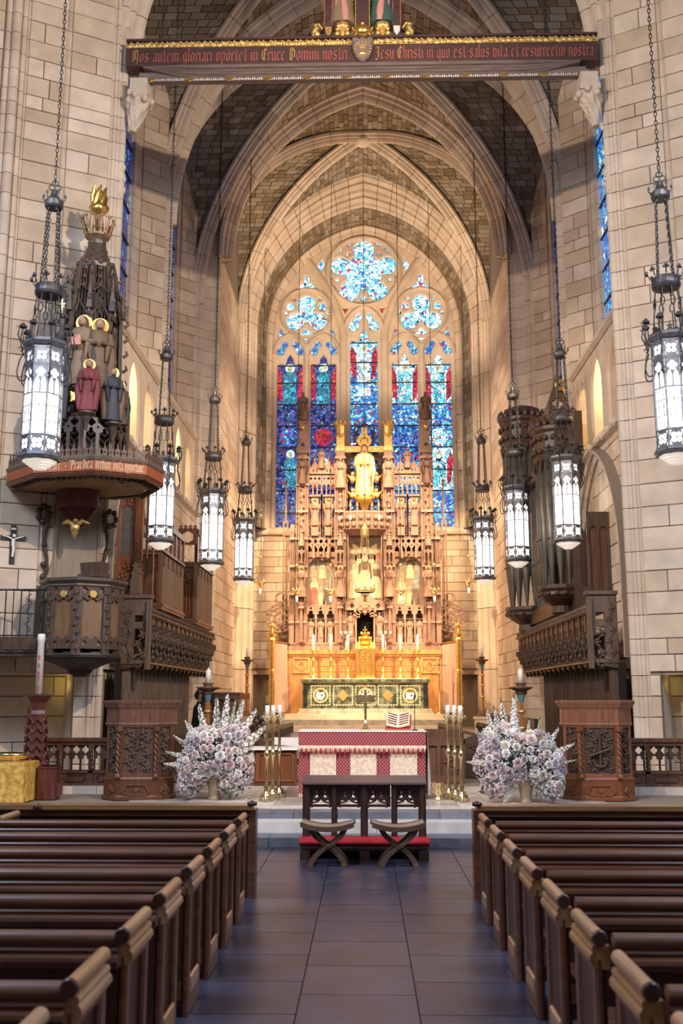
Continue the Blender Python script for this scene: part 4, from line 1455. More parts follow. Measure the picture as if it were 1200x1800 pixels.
# ---- the high altar
gr = thing('altar_gradine', 'orange marble gradine with carved square panels below the reredos', 'altar ledge', (0, 0, 0))
MB().box(-2.70, 34.55, 1.33, 2.70, 35.3, 3.32).build('body', M['orange'], gr)
mb = MB().box(-2.78, 34.45, 3.32, 2.78, 35.3, 3.46).box(-2.72, 34.5, 3.24, 2.72, 35.3, 3.32).box(-2.74, 34.5, 1.33, 2.74, 35.2, 1.46)
mb.build('cornice', M['orange'], gr)
for sx in (-1, 1):
    mb = MB().plate(rect(sx * 2.2 - .3, 2.66, sx * 2.2 + .3, 3.22), [rect(sx * 2.2 - .23, 2.73, sx * 2.2 + .23, 3.15)], (0, 34.55, 0), t=.05, ch=.015)
    mb.plate(nfoil(sx * 2.2, 2.94, .2, 4, 24), [nfoil(sx * 2.2, 2.94, .09, 4, 16)], (0, 34.55, 0), t=.03)
    mb.build('carved_panel', M['orange'], gr)
    mb = MB()
    for q in range(14):
        x = sx * (.5 + q * .105)
        mb.plate([(x - .04, 2.92), (x + .04, 2.92), (x + .04, 3.08), (x, 3.14), (x - .04, 3.08)], (), (0, 34.55, 0), t=.025)
        mb.ball((x, 34.54, 2.84), .025, 5, 4)
    mb.box(min(sx * .42, sx * 1.9), 34.53, 2.74, max(sx * .42, sx * 1.9), 34.55, 2.78)
    mb.box(min(sx * .42, sx * 1.9), 34.53, 3.17, max(sx * .42, sx * 1.9), 34.55, 3.2)
    mb.build('frieze', M['orange'], gr)

ha = thing('high_altar', 'dark green marble high altar with five inlaid roundels and diamonds', 'altar', (0, 33.9, 1.33))
MB().box(-2.22, -.62, 0, 2.22, .55, .07).box(-2.18, -.58, .07, 2.18, .5, .17).build('plinth', M['greystep'], ha)
MB().box(-2.08, -.45, .17, 2.08, .5, 1.04).build('body', M['verde'], ha)
MB().box(-2.14, -.55, 1.04, 2.14, .55, 1.13).build('mensa', M['verde'], ha)
MB().box(-2.10, -.50, 1.0, 2.10, -.44, 1.045).build('gilt_edge', M['gold'], ha)
MB().box(-2.0, -.5, 1.13, 2.0, .4, 1.145).build('altar_cloth', M['white'], ha)
for sx in (-1, 1):
    MB().cbox(sx * 2.02, -.47, .25, .04, .04, .72).cbox(sx * 1.94, -.47, .25, .04, .04, .72).build('inlay_strip', M['ink'], ha)
for i in range(5):
    cx = -1.48 + i * .74
    cz = .60
    for q in range(7):
        for (x, z, w, h) in ((cx - .29 + q * .0967 - .035, cz - .33, .07, .035), (cx - .29 + q * .0967 - .035, cz + .295, .07, .035), (cx - .33, cz - .29 + q * .0967 - .035, .035, .07), (cx + .295, cz - .29 + q * .0967 - .035, .035, .07)):
            MB().box(x, -.462, z, x + w, -.445, z + h).build('inlay_tile', M['cream'], ha)
    if i in (1, 3):
        MB().plate([(cx - .19, cz), (cx, cz - .19), (cx + .19, cz), (cx, cz + .19)], (), (0, -.45, 0), t=.015).build('inlay_diamond', M['orange'], ha)
    else:
        MB().plate(circle(cx, cz, .25, 26), [circle(cx, cz, .195, 24)], (0, -.45, 0), t=.015).build('inlay_ring', M['orange_pale'], ha)
        if i == 2:
            for q in range(8):
                a = q * PI / 4 + PI / 8
                MB().plate([(cx, cz), (cx + .18 * math.cos(a - .22), cz + .18 * math.sin(a - .22)), (cx + .18 * math.cos(a + .22), cz + .18 * math.sin(a + .22))], (), (0, -.45, 0), t=.015).build('inlay_ray', M['white'], ha)
            MB().plate([(cx + (.07 if q % 2 == 0 else .03) * math.cos(PI / 2 + q * PI / 5), cz + .29 + (.07 if q % 2 == 0 else .03) * math.sin(PI / 2 + q * PI / 5)) for q in range(10)], (), (0, -.45, 0), t=.02).build('inlay_star', M['orange'], ha)
        else:
            s = -1 if i == 0 else 1
            MB().plate([(cx - .14, cz - .12), (cx + .05, cz - .15), (cx + .15, cz - .03), (cx + .1, cz + .12), (cx - .02, cz + .08), (cx - .1, cz + .15), (cx - .15, cz + .03)], [circle(cx + .04, cz, .04, 8)], (0, -.45, 0), t=.015).build('inlay_emblem', M['white'], ha)
            if i == 4:
                MB().plate([(cx - .1, cz + .1), (cx + .1, cz + .1), (cx + .12, cz + .2), (cx + .05, cz + .15), (cx, cz + .21), (cx - .05, cz + .15), (cx - .12, cz + .2)], (), (0, -.45, 0), t=.017).build('inlay_crown', M['gold'], ha)

tb = thing('tabernacle', 'tall gilded tower tabernacle in the middle of the high altar', 'tabernacle', (0, 34.05, 2.475))
mb = MB().box(-.33, -.2, 0, .33, .25, .08).box(-.3, -.18, .08, .3, .22, .95).box(-.34, -.2, .95, .34, .25, 1.03)
for sx in (-1, 1):
    for x in (.3, .2):
        mb.tube([(sx * x, -.2, .08), (sx * x, -.2, .95)], .025, 8)
        pinnacle(mb, sx * x, -.18, 1.03, .08, .32)
for q in range(9):
    mb.ball((-.28 + q * .07, -.22, 1.0), .03, 5, 4)
mb.build('casing', M['gold'], tb)
for i in range(2):
    for j in range(4):
        MB().plate(rect(-.16 + i * .165, .14 + j * .2, -.01 + i * .165, .31 + j * .2), [rect(-.13 + i * .165, .17 + j * .2, -.04 + i * .165, .28 + j * .2)], (0, -.18, 0), t=.03, ch=.01).build('door_panel', M['gold'], tb)
mb = MB()
for z, r_, h in ((1.03, .26, .16), (1.19, .20, .18), (1.37, .13, .16)):
    mb.lathe([(r_, 0), (r_ * 1.1, h * .2), (r_ * .8, h * .4), (r_ * .85, h * .8), (r_ * 1.0, h)], 8, (0, 0, z), False)
    for k in range(8):
        a = k * PI / 4
        mb.ball((r_ * math.cos(a), r_ * math.sin(a), z + h), .035, 5, 4, (1, 1, 1.6))
mb.cbox(0, -.02, 1.5, .035, .035, .26).cbox(0, -.02, 1.63, .15, .035, .035)
mb.build('spire', M['gold'], tb)

cs = thing('altar_candlestick', 'tall gilt altar candlestick with lit white candle', 'candlestick', (0, 0, 0))
MB().lathe([(.0, 0), (.13, 0), (.14, .03), (.10, .07), (.05, .13), (.045, .2), (.07, .24), (.04, .28), (.035, .55), (.06, .6), (.035, .65), (.032, .85), (.06, .9), (.095, .95), (.095, .98), (0, .98)], 12).build('stem', M['gold'], cs)
MB().lathe([(0, 0), (.042, 0), (.042, .5), (.01, .515)], 10, (0, 0, .98)).build('candle', M['wax'], cs)
for i, x in enumerate((-1.76, -1.17, -.58, .6, 1.19, 1.78)):
    o = cs if i == 0 else copy_tree(cs)
    o.location = (x, 34.15, 2.475)
    nm = ('first', 'second', 'third')
    tag(o, 'gilt candlestick with white candle on the high altar, %s %s the tabernacle' % (('next one' if i in (2, 3) else 'second one' if i in (1, 4) else 'outermost one'), 'left of' if i < 3 else 'right of'), 'candlestick', 'six candlesticks on the high altar')

# riddel posts with curtains either side of the high altar
rp = thing('riddel_post', 'gilded post with a small angel on top at the side of the high altar', 'post', (0, 0, 0))
MB().lathe([(.2, 0), (.2, .08), (.12, .14), (.10, .3), (.14, .34), (.09, .4), (.085, 1.5), (.12, 1.55), (.085, 1.6), (.08, 2.5), (.13, 2.56), (.1, 2.62), (.16, 2.74), (.0, 2.76)], 10, smooth=False).build('shaft', M['gold'], rp)
statue(MB(), 0, 0, 2.74, .42).build('angel', M['gold'], rp)
cu = thing('riddel_curtain', 'pale pink pleated altar curtain hanging beside the gilded post', 'curtain', (0, 0, 0))
mb = MB()
top, bot = [], []
for k in range(41):
    y = k / 40 * 1.38
    top.append((.05 * math.sin(k * 1.1), y, 2.3))
    bot.append((.10 * math.sin(k * 1.1) + .02, y, 0.05))
mb.rings([top, [(a * 1.2 + c * .0, b, 1.2) for a, b, c in top], bot], True, False, False)
mb.build('cloth', M['curtain'], cu)
MB().tube([(0, -.02, 2.36), (0, 1.4, 2.36)], .02, 6).build('rod', M['gold'], cu)
for sx, side in ((-1, 'left'), (1, 'right')):
    o = rp if sx < 0 else copy_tree(rp)
    o.location = (sx * 3.05, 32.85, 1.17)
    o['label'] = 'tall gilded post with a small angel on top, %s of the high altar' % side
    o = cu if sx < 0 else copy_tree(cu)
    o.location = (sx * 3.02, 33.06, 1.33)
    o.rotation_euler = (0, 0, sx * .26)
    o['label'] = 'pale pink pleated altar curtain hanging on the %s of the high altar' % side

cb = thing('branched_candelabrum', '', 'candelabrum', (0, 0, 0), 0, 'pair of branched candelabra on the gradine')
mb = MB().lathe([(.07, 0), (.08, .02), (.03, .06), (.02, .5), (.03, .52)], 8)
for s in (-1, 1):
    mb.tube([(0, 0, .42), (s * .1, 0, .46), (s * .17, 0, .56)], .014, 5)
mb.tube([(0, 0, .5), (0, 0, .56)], .014, 5)
mb.build('stand', M['silver'], cb)
for x in (-.17, 0, .17):
    MB().lathe([(0, 0), (.05, .01), (.05, .08), (0, .08)], 8, (x, 0, .56)).build('candle_cup', M['wax'], cb)
for i, x in enumerate((-.66, .70)):
    o = cb if i == 0 else copy_tree(cb)
    o.location = (x, 34.53, 3.46)
    o['label'] = 'small three-branched candelabrum with white cups on the gradine, %s of the tabernacle' % ('left' if i == 0 else 'right')

# ================================================================== HANGING LANTERNS
M['lamp_glass'] = mat('lit_lantern_glass', (0.95, 0.92, 0.88), 0.3, emit=3.0, emit_col=(1.0, 0.92, 0.84))
M['lamp_glass_up'] = mat('lantern_glass_top', (0.80, 0.82, 0.88), 0.3, emit=0.75, emit_col=(0.95, 0.93, 1.0))  # weaker, bluer glow paints the falloff from the bulb lower down
M['lamp_tier'] = mat('lantern_diffuser', (0.9, 0.86, 0.8), 0.4, emit=0.55, emit_col=(1.0, 0.86, 0.70))
LINK = {}


def chain_mesh(n, pitch, r, w):
    key = (n, pitch, r, w)
    if key not in LINK:
        mb = MB()
        for k in range(n):
            z = k * pitch
            L = pitch * 0.66
            pts = []
            for q in range(8):
                a = 2 * PI * q / 8
                u, v = w * math.cos(a), L * math.sin(a)
                pts.append((u, 0, z + v) if k % 2 else (0, u, z + v))
            pts.append(pts[0])
            mb.tube(pts, r, 3, False, False)
        me = mb.mesh('chain')
        me.materials.append(M['iron'])
        LINK[key] = me
    return LINK[key]


AP = 0.255      # apothem of the octagonal body
HW = AP * math.tan(PI / 8)


def lantern_sides():
    P = {}
    P['pane'] = MB().plate(rect(-HW * .9, .50, HW * .9, 1.52), (), (0, -AP + .012, 0), t=.004).mesh('pane')
    P['pane'].materials.append(M['lamp_glass'])
    P['lower_pane'] = MB().plate(rect(-HW * .9, .23, HW * .9, .45), (), (0, -AP + .012, 0), t=.004).mesh('lower_pane')
    P['lower_pane'].materials.append(M['lamp_glass'])
    P['upper_pane'] = MB().plate(rect(-HW * .9, 1.57, HW * .9, 1.80), (), (0, -AP + .012, 0), t=.004).mesh('upper_pane')
    P['upper_pane'].materials.append(M['lamp_glass_up'])
    w = HW * .86
    mb = MB().plate([(-HW, 1.10), (HW, 1.10), (HW, 1.54), (-HW, 1.54)],
                    [nfoil(0, 1.42, .075, 4, 24), [(-w, 1.11), (-w, 1.22), (-w * .85, 1.30), (-w * .45, 1.37), (-w * .1, 1.28), (-w * .1, 1.11)], [(w, 1.11), (w, 1.22), (w * .85, 1.30), (w * .45, 1.37), (w * .1, 1.28), (w * .1, 1.11)]],
                    (0, -AP, 0), t=.012)
    for z in (.50, .68, .92, 1.10):
        mb.box(-HW, -AP - .006, z - .004, HW, -AP + .004, z + .004)
    for x in (-HW * .5, HW * .5):
        mb.box(x - .003, -AP - .006, .5, x + .003, -AP + .004, 1.1)
    for s in (-1, 1):
        mb.tube([(0, -AP, .92), (s * .045, -AP, .82), (0, -AP, .70)], .005, 4)
    mb.box(-.003, -AP - .006, .92, .003, -AP + .004, 1.1)
    for zc in (.34, 1.685):
        mb.plate(rect(-HW, zc - .125, HW, zc + .125), [foil(0, zc, [(.05 * math.cos(a), zc + .05 * math.sin(a), .042) for a in [PI / 4 + q * PI / 2 for q in range(4)]], 24)] +
                 [[(sx * HW * .88, zc + sy * .11), (sx * HW * .88, zc + sy * .03), (sx * HW * .6, zc + sy * .11)] for sx in (-1, 1) for sy in (-1, 1)], (0, -AP, 0), t=.014)
        mb.ball((0, -AP - .012, zc), .016, 6, 4)
    P['tracery'] = mb.mesh('tracery')
    P['tracery'].materials.append(M['pewter'])
    return P


def make_lantern():
    t = thing('hanging_lantern', '', 'lantern', (0, 0, 0), 0, 'eight octagonal hanging lanterns')
    oc = lambda r, z: [(r / math.cos(PI / 8) * math.cos(PI / 8 + k * PI / 4), r / math.cos(PI / 8) * math.sin(PI / 8 + k * PI / 4), z) for k in range(8)]
    mb = MB()
    mb.rings([oc(.22, .11), oc(.285, .13), oc(.30, .17), oc(.285, .21), oc(.22, .22)])
    for z in (.47, 1.545, 1.81):
        mb.rings([oc(.25, z - .02), oc(.272, z - .012), oc(.272, z + .012), oc(.25, z + .02)])
    mb.rings([oc(.25, 1.81), oc(.29, 1.85), oc(.315, 1.90), oc(.30, 1.95), oc(.22, 1.97)])
    for k in range(8):
        a = PI / 8 + k * PI / 4
        r = AP / math.cos(PI / 8)
        mb.tube([(r * math.cos(a), r * math.sin(a), .2), (r * math.cos(a), r * math.sin(a), 1.85)], .016, 6)
    for k in range(40):
        a = 2 * PI * k / 40
        mb.ball((.30 * math.cos(a), .30 * math.sin(a), .17), .016, 4, 3)
        mb.ball((.312 * math.cos(a), .312 * math.sin(a), 1.90), .018, 4, 3)
    mb.build('body_frame', M['pewter'], t)
    P = lantern_sides()
    for k in range(8):
        for nme in ('pane', 'lower_pane', 'upper_pane', 'tracery'):
            link(nme, P[nme], t, (0, 0, 0), k * PI / 4)
    MB().lathe([(.0, -.005), (.10, .0), (.11, .03), (.15, .035), (.16, .065), (.20, .07), (.21, .1), (.245, .105), (.25, .13)], 24, smooth=False).build('stepped_diffuser', M['lamp_tier'], t)
    # lily crest on the rim
    mb = MB()
    for k in range(8):
        a = k * PI / 4
        x, y = .29 * math.cos(a), .29 * math.sin(a)
        U = (-math.sin(a), math.cos(a), 0)
        mb.plate([(-.05, 0), (.05, 0), (.02, .04), (.055, .07), (.015, .08), (0, .13), (-.015, .08), (-.055, .07), (-.02, .04)], (), (x, y, 1.95), U, (0, 0, 1), (math.cos(a), math.sin(a), 0), .012)
    tag(mb.build('rim_crest', M['iron'], t), kind='stuff')
    # scrolled brackets with rose finials on the corners
    mb = MB()
    pts = [(.27, 0, 1.42)] + [(.33 + .055 * math.cos(q), 0, 1.36 + .055 * math.sin(q)) for q in (2.2, 3.2, 4.2, 5.2, 6.2)] + [(.40, 0, 1.45), (.37, 0, 1.62), (.33, 0, 1.72), (.36, 0, 1.86), (.37, 0, 2.0), (.35, 0, 2.12)]
    mb.tube(pts, .011, 5)
    mb.tube([(.36 + .035 * math.cos(q), 0, 1.80 + .035 * math.sin(q)) for q in (0, 1, 2, 3, 4, 5)], .009, 5)
    mb.tube([(.37, 0, 1.9), (.42, 0, 2.02), (.40, 0, 2.1), (.45, 0, 2.16)], [.010, .012, .009, .003], 5)
    for d in ((0, 0, .03), (.03, 0, 0), (-.03, 0, 0), (0, .03, 0), (0, -.03, 0)):
        mb.ball((.35 + d[0], d[1], 2.15 + d[2]), .032, 6, 4)
    bm_ = mb.mesh('scroll_bracket')
    bm_.materials.append(M['iron'])
    for k in range(8):
        link('scroll_bracket', bm_, t, (0, 0, 0), PI / 8 + k * PI / 4)
    # stay rods, ring crown, chains and bell crown
    mb = MB()
    for q in range(1):
        a = 0
        p0, p1 = Vector((.24, 0, 1.96)), Vector((.17, 0, 2.72))
        mb.tube([p0, p0.lerp(p1, .55)], .010, 5)
        mb.tube([p0.lerp(p1, .75), p1], .010, 5)
        c = p0.lerp(p1, .65)
        mb.tube([(c.x, .035 * math.cos(b), c.z + .07 * math.sin(b)) for b in [2 * PI * k / 8 for k in range(9)]], .009, 4, True, False)
    rod = mb.mesh('stay_rod')
    rod.materials.append(M['iron'])
    for k in range(8):
        link('stay_rod', rod, t, (0, 0, 0), PI / 8 + k * PI / 4)
    mb = MB().lathe([(.13, 2.70), (.20, 2.70), (.215, 2.74), (.205, 2.80), (.215, 2.84), (.20, 2.86), (.13, 2.84), (.13, 2.70)], 24, smooth=False)
    for k in range(8):
        a = k * PI / 4
        c = Vector((.22 * math.cos(a), .22 * math.sin(a), 2.86))
        mb.tube([c, c * 1.02 + Vector((.05 * math.cos(a), .05 * math.sin(a), .07))], [.012, .01], 5)
        d = c + Vector((.05 * math.cos(a), .05 * math.sin(a), .09))
        for e in ((0, .03), (.028, 0), (-.028, 0)):
            mb.ball((d.x - math.sin(a) * e[0], d.y + math.cos(a) * e[0], d.z + e[1]), .024, 6, 4)
    mb.build('ring_crown', M['crown_iron'], t)
    me = chain_mesh(20, .066, .0085, .019)
    for k in range(4):
        a = PI / 4 + k * PI / 2
        o = link('suspension_chain', me, t, (.155 * math.cos(a), .155 * math.sin(a), 2.86))
        o.rotation_euler = Vector((-.055 * math.cos(a), -.055 * math.sin(a), 1.3)).to_track_quat('Z', 'Y').to_euler()
    mb = MB().lathe([(.0, 4.14), (.125, 4.14), (.14, 4.17), (.14, 4.25), (.10, 4.28), (.06, 4.36), (.05, 4.42), (.0, 4.44)], 20, smooth=False)
    for k in range(6):
        a = k * PI / 3
        mb.tube([(.13 * math.cos(a), .13 * math.sin(a), 4.24), (.17 * math.cos(a), .17 * math.sin(a), 4.30), (.16 * math.cos(a), .16 * math.sin(a), 4.38)], [.014, .012, .006], 5)
        mb.ball((.165 * math.cos(a), .165 * math.sin(a), 4.34), .022, 5, 4)
    for cx, cz in ((-.045, 4.49), (.045, 4.49), (0, 4.56)):
        mb.tube([(cx + .045 * math.cos(b), 0, cz + .045 * math.sin(b)) for b in [2 * PI * q / 10 for q in range(11)]], .012, 5, True, False)
    mb.build('bell_crown', M['crown_iron'], t)
    return t


proto = make_lantern()
LANT = [(-4.79, 14.2, 5.19, 22.0, 'big lit octagonal lantern hanging at far left in front of the carved pulpit spire'),
        (4.54, 14.2, 5.22, 22.0, 'big lit octagonal lantern cut by the right edge of the frame before the right pier'),
        (-3.90, 18.7, 4.655, 16.0, 'lit octagonal lantern hanging just right of the pulpit canopy'),
        (4.21, 20.5, 4.90, 16.2, 'lit octagonal lantern hanging in front of the organ pipes beside the right pier'),
        (-3.67, 23.5, 4.85, 17.6, 'lit octagonal lantern in front of the oak gallery cases on the left'),
        (3.63, 23.5, 4.90, 17.6, 'lit octagonal lantern in front of the far organ tower on the right'),
        (-3.48, 28.4, 5.03, 18.0, 'smallest left lantern, lit, hanging before the sanctuary wall left of the window'),
        (3.42, 28.4, 5.04, 18.0, 'smallest right lantern, lit, hanging before the sanctuary wall right of the window')]
for i, (x, y, z, zt, lab) in enumerate(LANT):
    o = proto if i == 0 else copy_tree(proto)
    o.location = (x, y, z)
    o.rotation_euler = (0, 0, (0.12, -0.25, 0.2, -0.1, 0.3, 0.05, 0.0, 0.1)[i])
    o['label'] = lab
    if i == 2:
        o.scale = (.912, .912, .912)
    link('main_chain', chain_mesh(int((zt - z - 4.58) / .075), .075, .0085, .021), o, (0, 0, 4.60))

# ================================================================== BLACKLETTER
ST = {
    'i': [[(-.08, .92), (0, .84), (0, .12), (.1, .04)], [(0, 1.2), (.08, 1.28)]],
    'n': [[(-.08, .92), (0, .84), (0, .1), (.08, .03)], [(0, .86), (.34, .98), (.42, .86), (.42, .12), (.52, .03)]],
    'm': [[(-.08, .92), (0, .84), (0, .1), (.08, .03)], [(0, .86), (.34, .98), (.42, .86), (.42, .1), (.5, .03)], [(.42, .86), (.76, .98), (.84, .86), (.84, .12), (.94, .03)]],
    'u': [[(-.08, .95), (0, .86), (0, .14), (.2, 0), (.42, .14)], [(.36, .95), (.42, .86), (.42, .1), (.52, .02)]],
    'o': [[(0, .15), (0, .85), (.2, 1), (.42, .85), (.42, .15), (.2, 0), (0, .15)]],
    'a': [[(.04, .85), (.24, 1), (.42, .85), (.42, .12), (.52, .02)], [(.42, .5), (.06, .4), (0, .2), (.16, .02), (.42, .16)]],
    'e': [[(.42, .18), (.22, 0), (0, .15), (0, .85), (.22, 1), (.42, .82), (.05, .48)]],
    't': [[(.1, 1.3), (.1, .15), (.26, 0), (.4, .1)], [(-.06, 1), (.34, 1)]],
    'r': [[(-.08, .92), (0, .84), (0, .1), (.08, .03)], [(0, .85), (.22, 1), (.36, .86)]],
    's': [[(.42, .85), (.22, 1), (0, .85), (0, .62), (.42, .4), (.42, .15), (.2, 0), (0, .15)]],
    'l': [[(-.06, 1.5), (0, 1.44), (0, .12), (.12, .03)]],
    'p': [[(-.06, .97), (0, .9), (0, -.42)], [(0, .85), (.22, 1), (.42, .85), (.42, .15), (.2, 0), (0, .12)]],
    'g': [[(.42, .85), (.2, 1), (0, .85), (0, .2), (.2, .05), (.42, .2)], [(.42, .95), (.42, -.25), (.2, -.42), (0, -.3)]],
    'c': [[(.40, .82), (.22, 1), (0, .85), (0, .15), (.22, 0), (.40, .15)]],
    'd': [[(.02, 1.42), (.42, .9), (.42, .15), (.2, 0), (0, .15), (0, .72), (.2, .9), (.42, .78)]],
    'h': [[(-.06, 1.5), (0, 1.44), (0, .02)], [(0, .8), (.22, 1), (.42, .82), (.42, .1), (.3, -.2)]],
    'q': [[(.42, .85), (.2, 1), (0, .85), (0, .15), (.2, 0), (.42, .15)], [(.42, .95), (.42, -.42)]],
    'v': [[(-.06, 1.05), (0, .95), (0, .2), (.2, 0), (.42, .2), (.42, .85), (.22, 1)]],
    'b': [[(-.06, 1.5), (0, 1.44), (0, .15), (.2, 0), (.42, .15), (.42, .85), (.2, 1), (0, .85)]],
    'N': [[(0, 1.3), (0, .15), (-.12, 0)], [(0, 1.2), (.34, 1.42), (.66, 1.2), (.66, .1), (.5, -.2)], [(.3, 1.38), (.3, .25)], [(-.15, 1.2), (0, 1.35)]],
    'C': [[(.66, 1.15), (.36, 1.4), (0, 1.05), (0, .3), (.3, 0), (.68, .2)], [(.32, 1.35), (.32, .08)], [(.32, .72), (.56, .72)]],
    'D': [[(-.1, 1.25), (.36, 1.42), (.74, 1.0), (.72, .3), (.34, 0), (0, .1)], [(.04, 1.3), (.04, .1)], [(.32, 1.38), (.32, .08)]],
    'I': [[(0, 1.3), (.5, 1.36)], [(.42, 1.36), (.36, .2), (.1, -.15), (-.1, .02)], [(.1, .75), (.5, .75)]],
    'P': [[(0, 1.3), (0, -.1), (-.15, -.2)], [(0, 1.2), (.36, 1.42), (.66, 1.15), (.62, .72), (.1, .55)], [(.28, 1.35), (.28, .6)]],
    '.': [[(0, .0), (.06, .08)]],
    '-': [[(0, .45), (.15, .55), (.35, .4), (.5, .5)]],
    '"': [[(0, 1.35), (.04, 1.15)], [(.18, 1.35), (.22, 1.15)]],
}
ADV = {'m': 1.28, 'i': .40, 'l': .38, 't': .62, 'r': .58, ' ': .5, '.': .4, '-': .8, '"': .5, 'N': 1.1, 'C': 1.0, 'D': 1.12, 'I': .86, 'P': .95, 'c': .68}


def text_len(t):
    return sum(ADV.get(c, .80) for c in t)


def write(word, size, parent, O, U, V, N, m, nib=.19, squeeze=1.0):
    """one word in broad-nib strokes, lying on the surface through O"""
    O, U, V, N = Vector(O), Vector(U), Vector(V), Vector(N)
    mb = MB()
    x = 0.0
    a = R(38)
    nx, nz = nib / 2 * math.cos(a), nib / 2 * math.sin(a)
    for ch in word:
        for line in ST.get(ch, []):
            for (ax, az), (bx, bz) in zip(line, line[1:]):
                q = [(x + (ax - nx) * 1, az - nz), (x + ax + nx, az + nz), (x + bx + nx, bz + nz), (x + bx - nx, bz - nz)]
                mb.add([O + U * (p[0] * size * squeeze) + V * (p[1] * size) + N * .006 for p in q], [(0, 1, 2, 3)])
        x += ADV.get(ch, .80)
    mb.build('lettering', m, parent)
    return x * size * squeeze


# ================================================================== ROOD BEAM
M['beam_red'] = mat('painted_beam', (0.075, 0.034, 0.030), 0.55, mottle=.25, mscale=4, stretch=(.6, 4, 4))
M['beam_grey'] = mat('beam_moulding', (0.20, 0.145, 0.125), 0.55, mottle=.25, mscale=4, stretch=(.5, 5, 5))
M['letter_red'] = mat('red_lettering', (0.42, 0.105, 0.075), 0.5, mottle=.2, mscale=5)
M['letter_gold'] = mat('gold_lettering', (0.70, 0.42, 0.13), 0.4, .5, mottle=.2, mscale=9)
bm = thing('rood_beam', 'painted and gilded rood beam with a blackletter Latin inscription spanning the chancel arch', 'beam', (0, 17.7, 0))
X0, X1 = -4.70, 4.62
MB().box(X0, 0, 14.18, X1, .3, 14.58).build('text_board', M['beam_red'], bm)
MB().box(X0, -.03, 14.72, X1, .3, 14.77).box(X0, .02, 14.56, X1, .3, 14.72).build('top_board', M['beam_red'], bm)
mb = MB()
rg = random.Random(4)
x = X0 + .05
while x < X1 - .1:
    if abs(x) > .22:
        a = rg.uniform(.10, .2)
        mb.ball((x, 0.0, 14.645 + rg.uniform(-.02, .02)), .055, 6, 4, (1.6, .5, 1))
        mb.tube([(x, -.01, 14.60), (x + a * .4, -.02, 14.70), (x + a, -.01, 14.62)], .018, 4)
    x += .12
mb.box(X0, -.005, 14.585, -.2, .03, 14.61).box(.2, -.005, 14.585, X1, .03, 14.61)
mb.box(X0, -.012, 14.62, -.2, .03, 14.665).box(.2, -.012, 14.62, X1, .03, 14.665)
mb.build('gilt_cresting', M['oldgold'], bm)
prof = [(-.03, 14.18), (-.05, 14.15), (-.02, 14.12), (.03, 14.11), (.02, 14.08), (.06, 14.06), (.05, 14.03), (.10, 14.01), (.09, 13.99), (.14, 13.96)]
rr = []
for k in range(25):
    u = k / 24
    xx = -4.35 + 8.62 * u
    e = min(1, min(u, 1 - u) * 9)
    rr.append([(xx, y * e + (.0) * (1 - e), 14.18 + (z - 14.18) * (0.12 + .88 * e)) for y, z in prof] + [(xx, .25, 13.96 * e + 14.16 * (1 - e)), (xx, .25, 14.18)])
mb = MB().rings(rr, False, True)
mb.build('moulding', M['beam_grey'], bm)
MB().box(-4.45, .12, 13.93, 4.4, .26, 14.12).build('soffit_board', M['beam_grey'], bm)
mb = MB()
for k in range(200):
    x = -4.3 + k * .0432
    if (k % 18) > 2:
        mb.cbox(x, .115, 13.925, .022, .02, .05 if k % 3 else .03)
mb.build('ornament_band', M['paleslab'], bm)
for k in range(12):
    x = -4.2 + k * .778
    MB().plate([(x - .09, 13.955), (x - .03, 13.91), (x + .09, 13.95), (x + .03, 14.0)], (), (0, .12, 0), t=.04, ch=.015).build('gilt_flower', M['gold'], bm)


def inscription(text, xa, xb, z, size):
    L = text_len(text) * size
    sq = (xb - xa) / L
    x = xa
    word = ''
    for w in text.split(' '):
        if w[0].isupper():
            write(w[0], size, bm, (x, 0, z), (1, 0, 0), (0, 0, 1), (0, -1, 0), M['letter_gold'], .2, sq)
            n_ = ADV.get(w[0], .8) * size * sq
            write(w[1:], size, bm, (x + n_, 0, z), (1, 0, 0), (0, 0, 1), (0, -1, 0), M['letter_red'], .2, sq)
        else:
            write(w, size, bm, (x, 0, z), (1, 0, 0), (0, 0, 1), (0, -1, 0), M['letter_red'], .2, sq)
        x += (text_len(w) + ADV[' ']) * size * sq


inscription('Nos autem gloriari oportet in Cruce Domini nostri', -4.55, -.27, 14.27, .19)
inscription('Iesu Christi in quo est salus vita et resurrectio nostra', .27, 4.56, 14.27, .19)
sh = [(-.21, .22), (-.15, .26), (-.07, .22), (0, .26), (.07, .22), (.15, .26), (.21, .22), (.19, -.02), (.12, -.2), (0, -.30), (-.12, -.2), (-.19, -.02)]
MB().plate([(x, z + 14.45) for x, z in sh], (), (0, 0, 0), t=.1, ch=.03).build('shield', M['beam_grey'], bm)
mb = MB()
for k in range(16):
    a = 2 * PI * k / 16
    mb.ball((.155 * math.cos(a), -.1, 14.42 + .17 * math.sin(a)), .02, 5, 4)
mb.ball((0, -.1, 14.33), .07, 8, 5, (1.2, .5, .8))
mb.plate([(-.06, 14.42), (.06, 14.42), (.08, 14.56), (.03, 14.5), (0, 14.58), (-.03, 14.5), (-.08, 14.56)], (), (0, -.1, 0), t=.015)
mb.build('shield_ornament', M['oldgold'], bm)
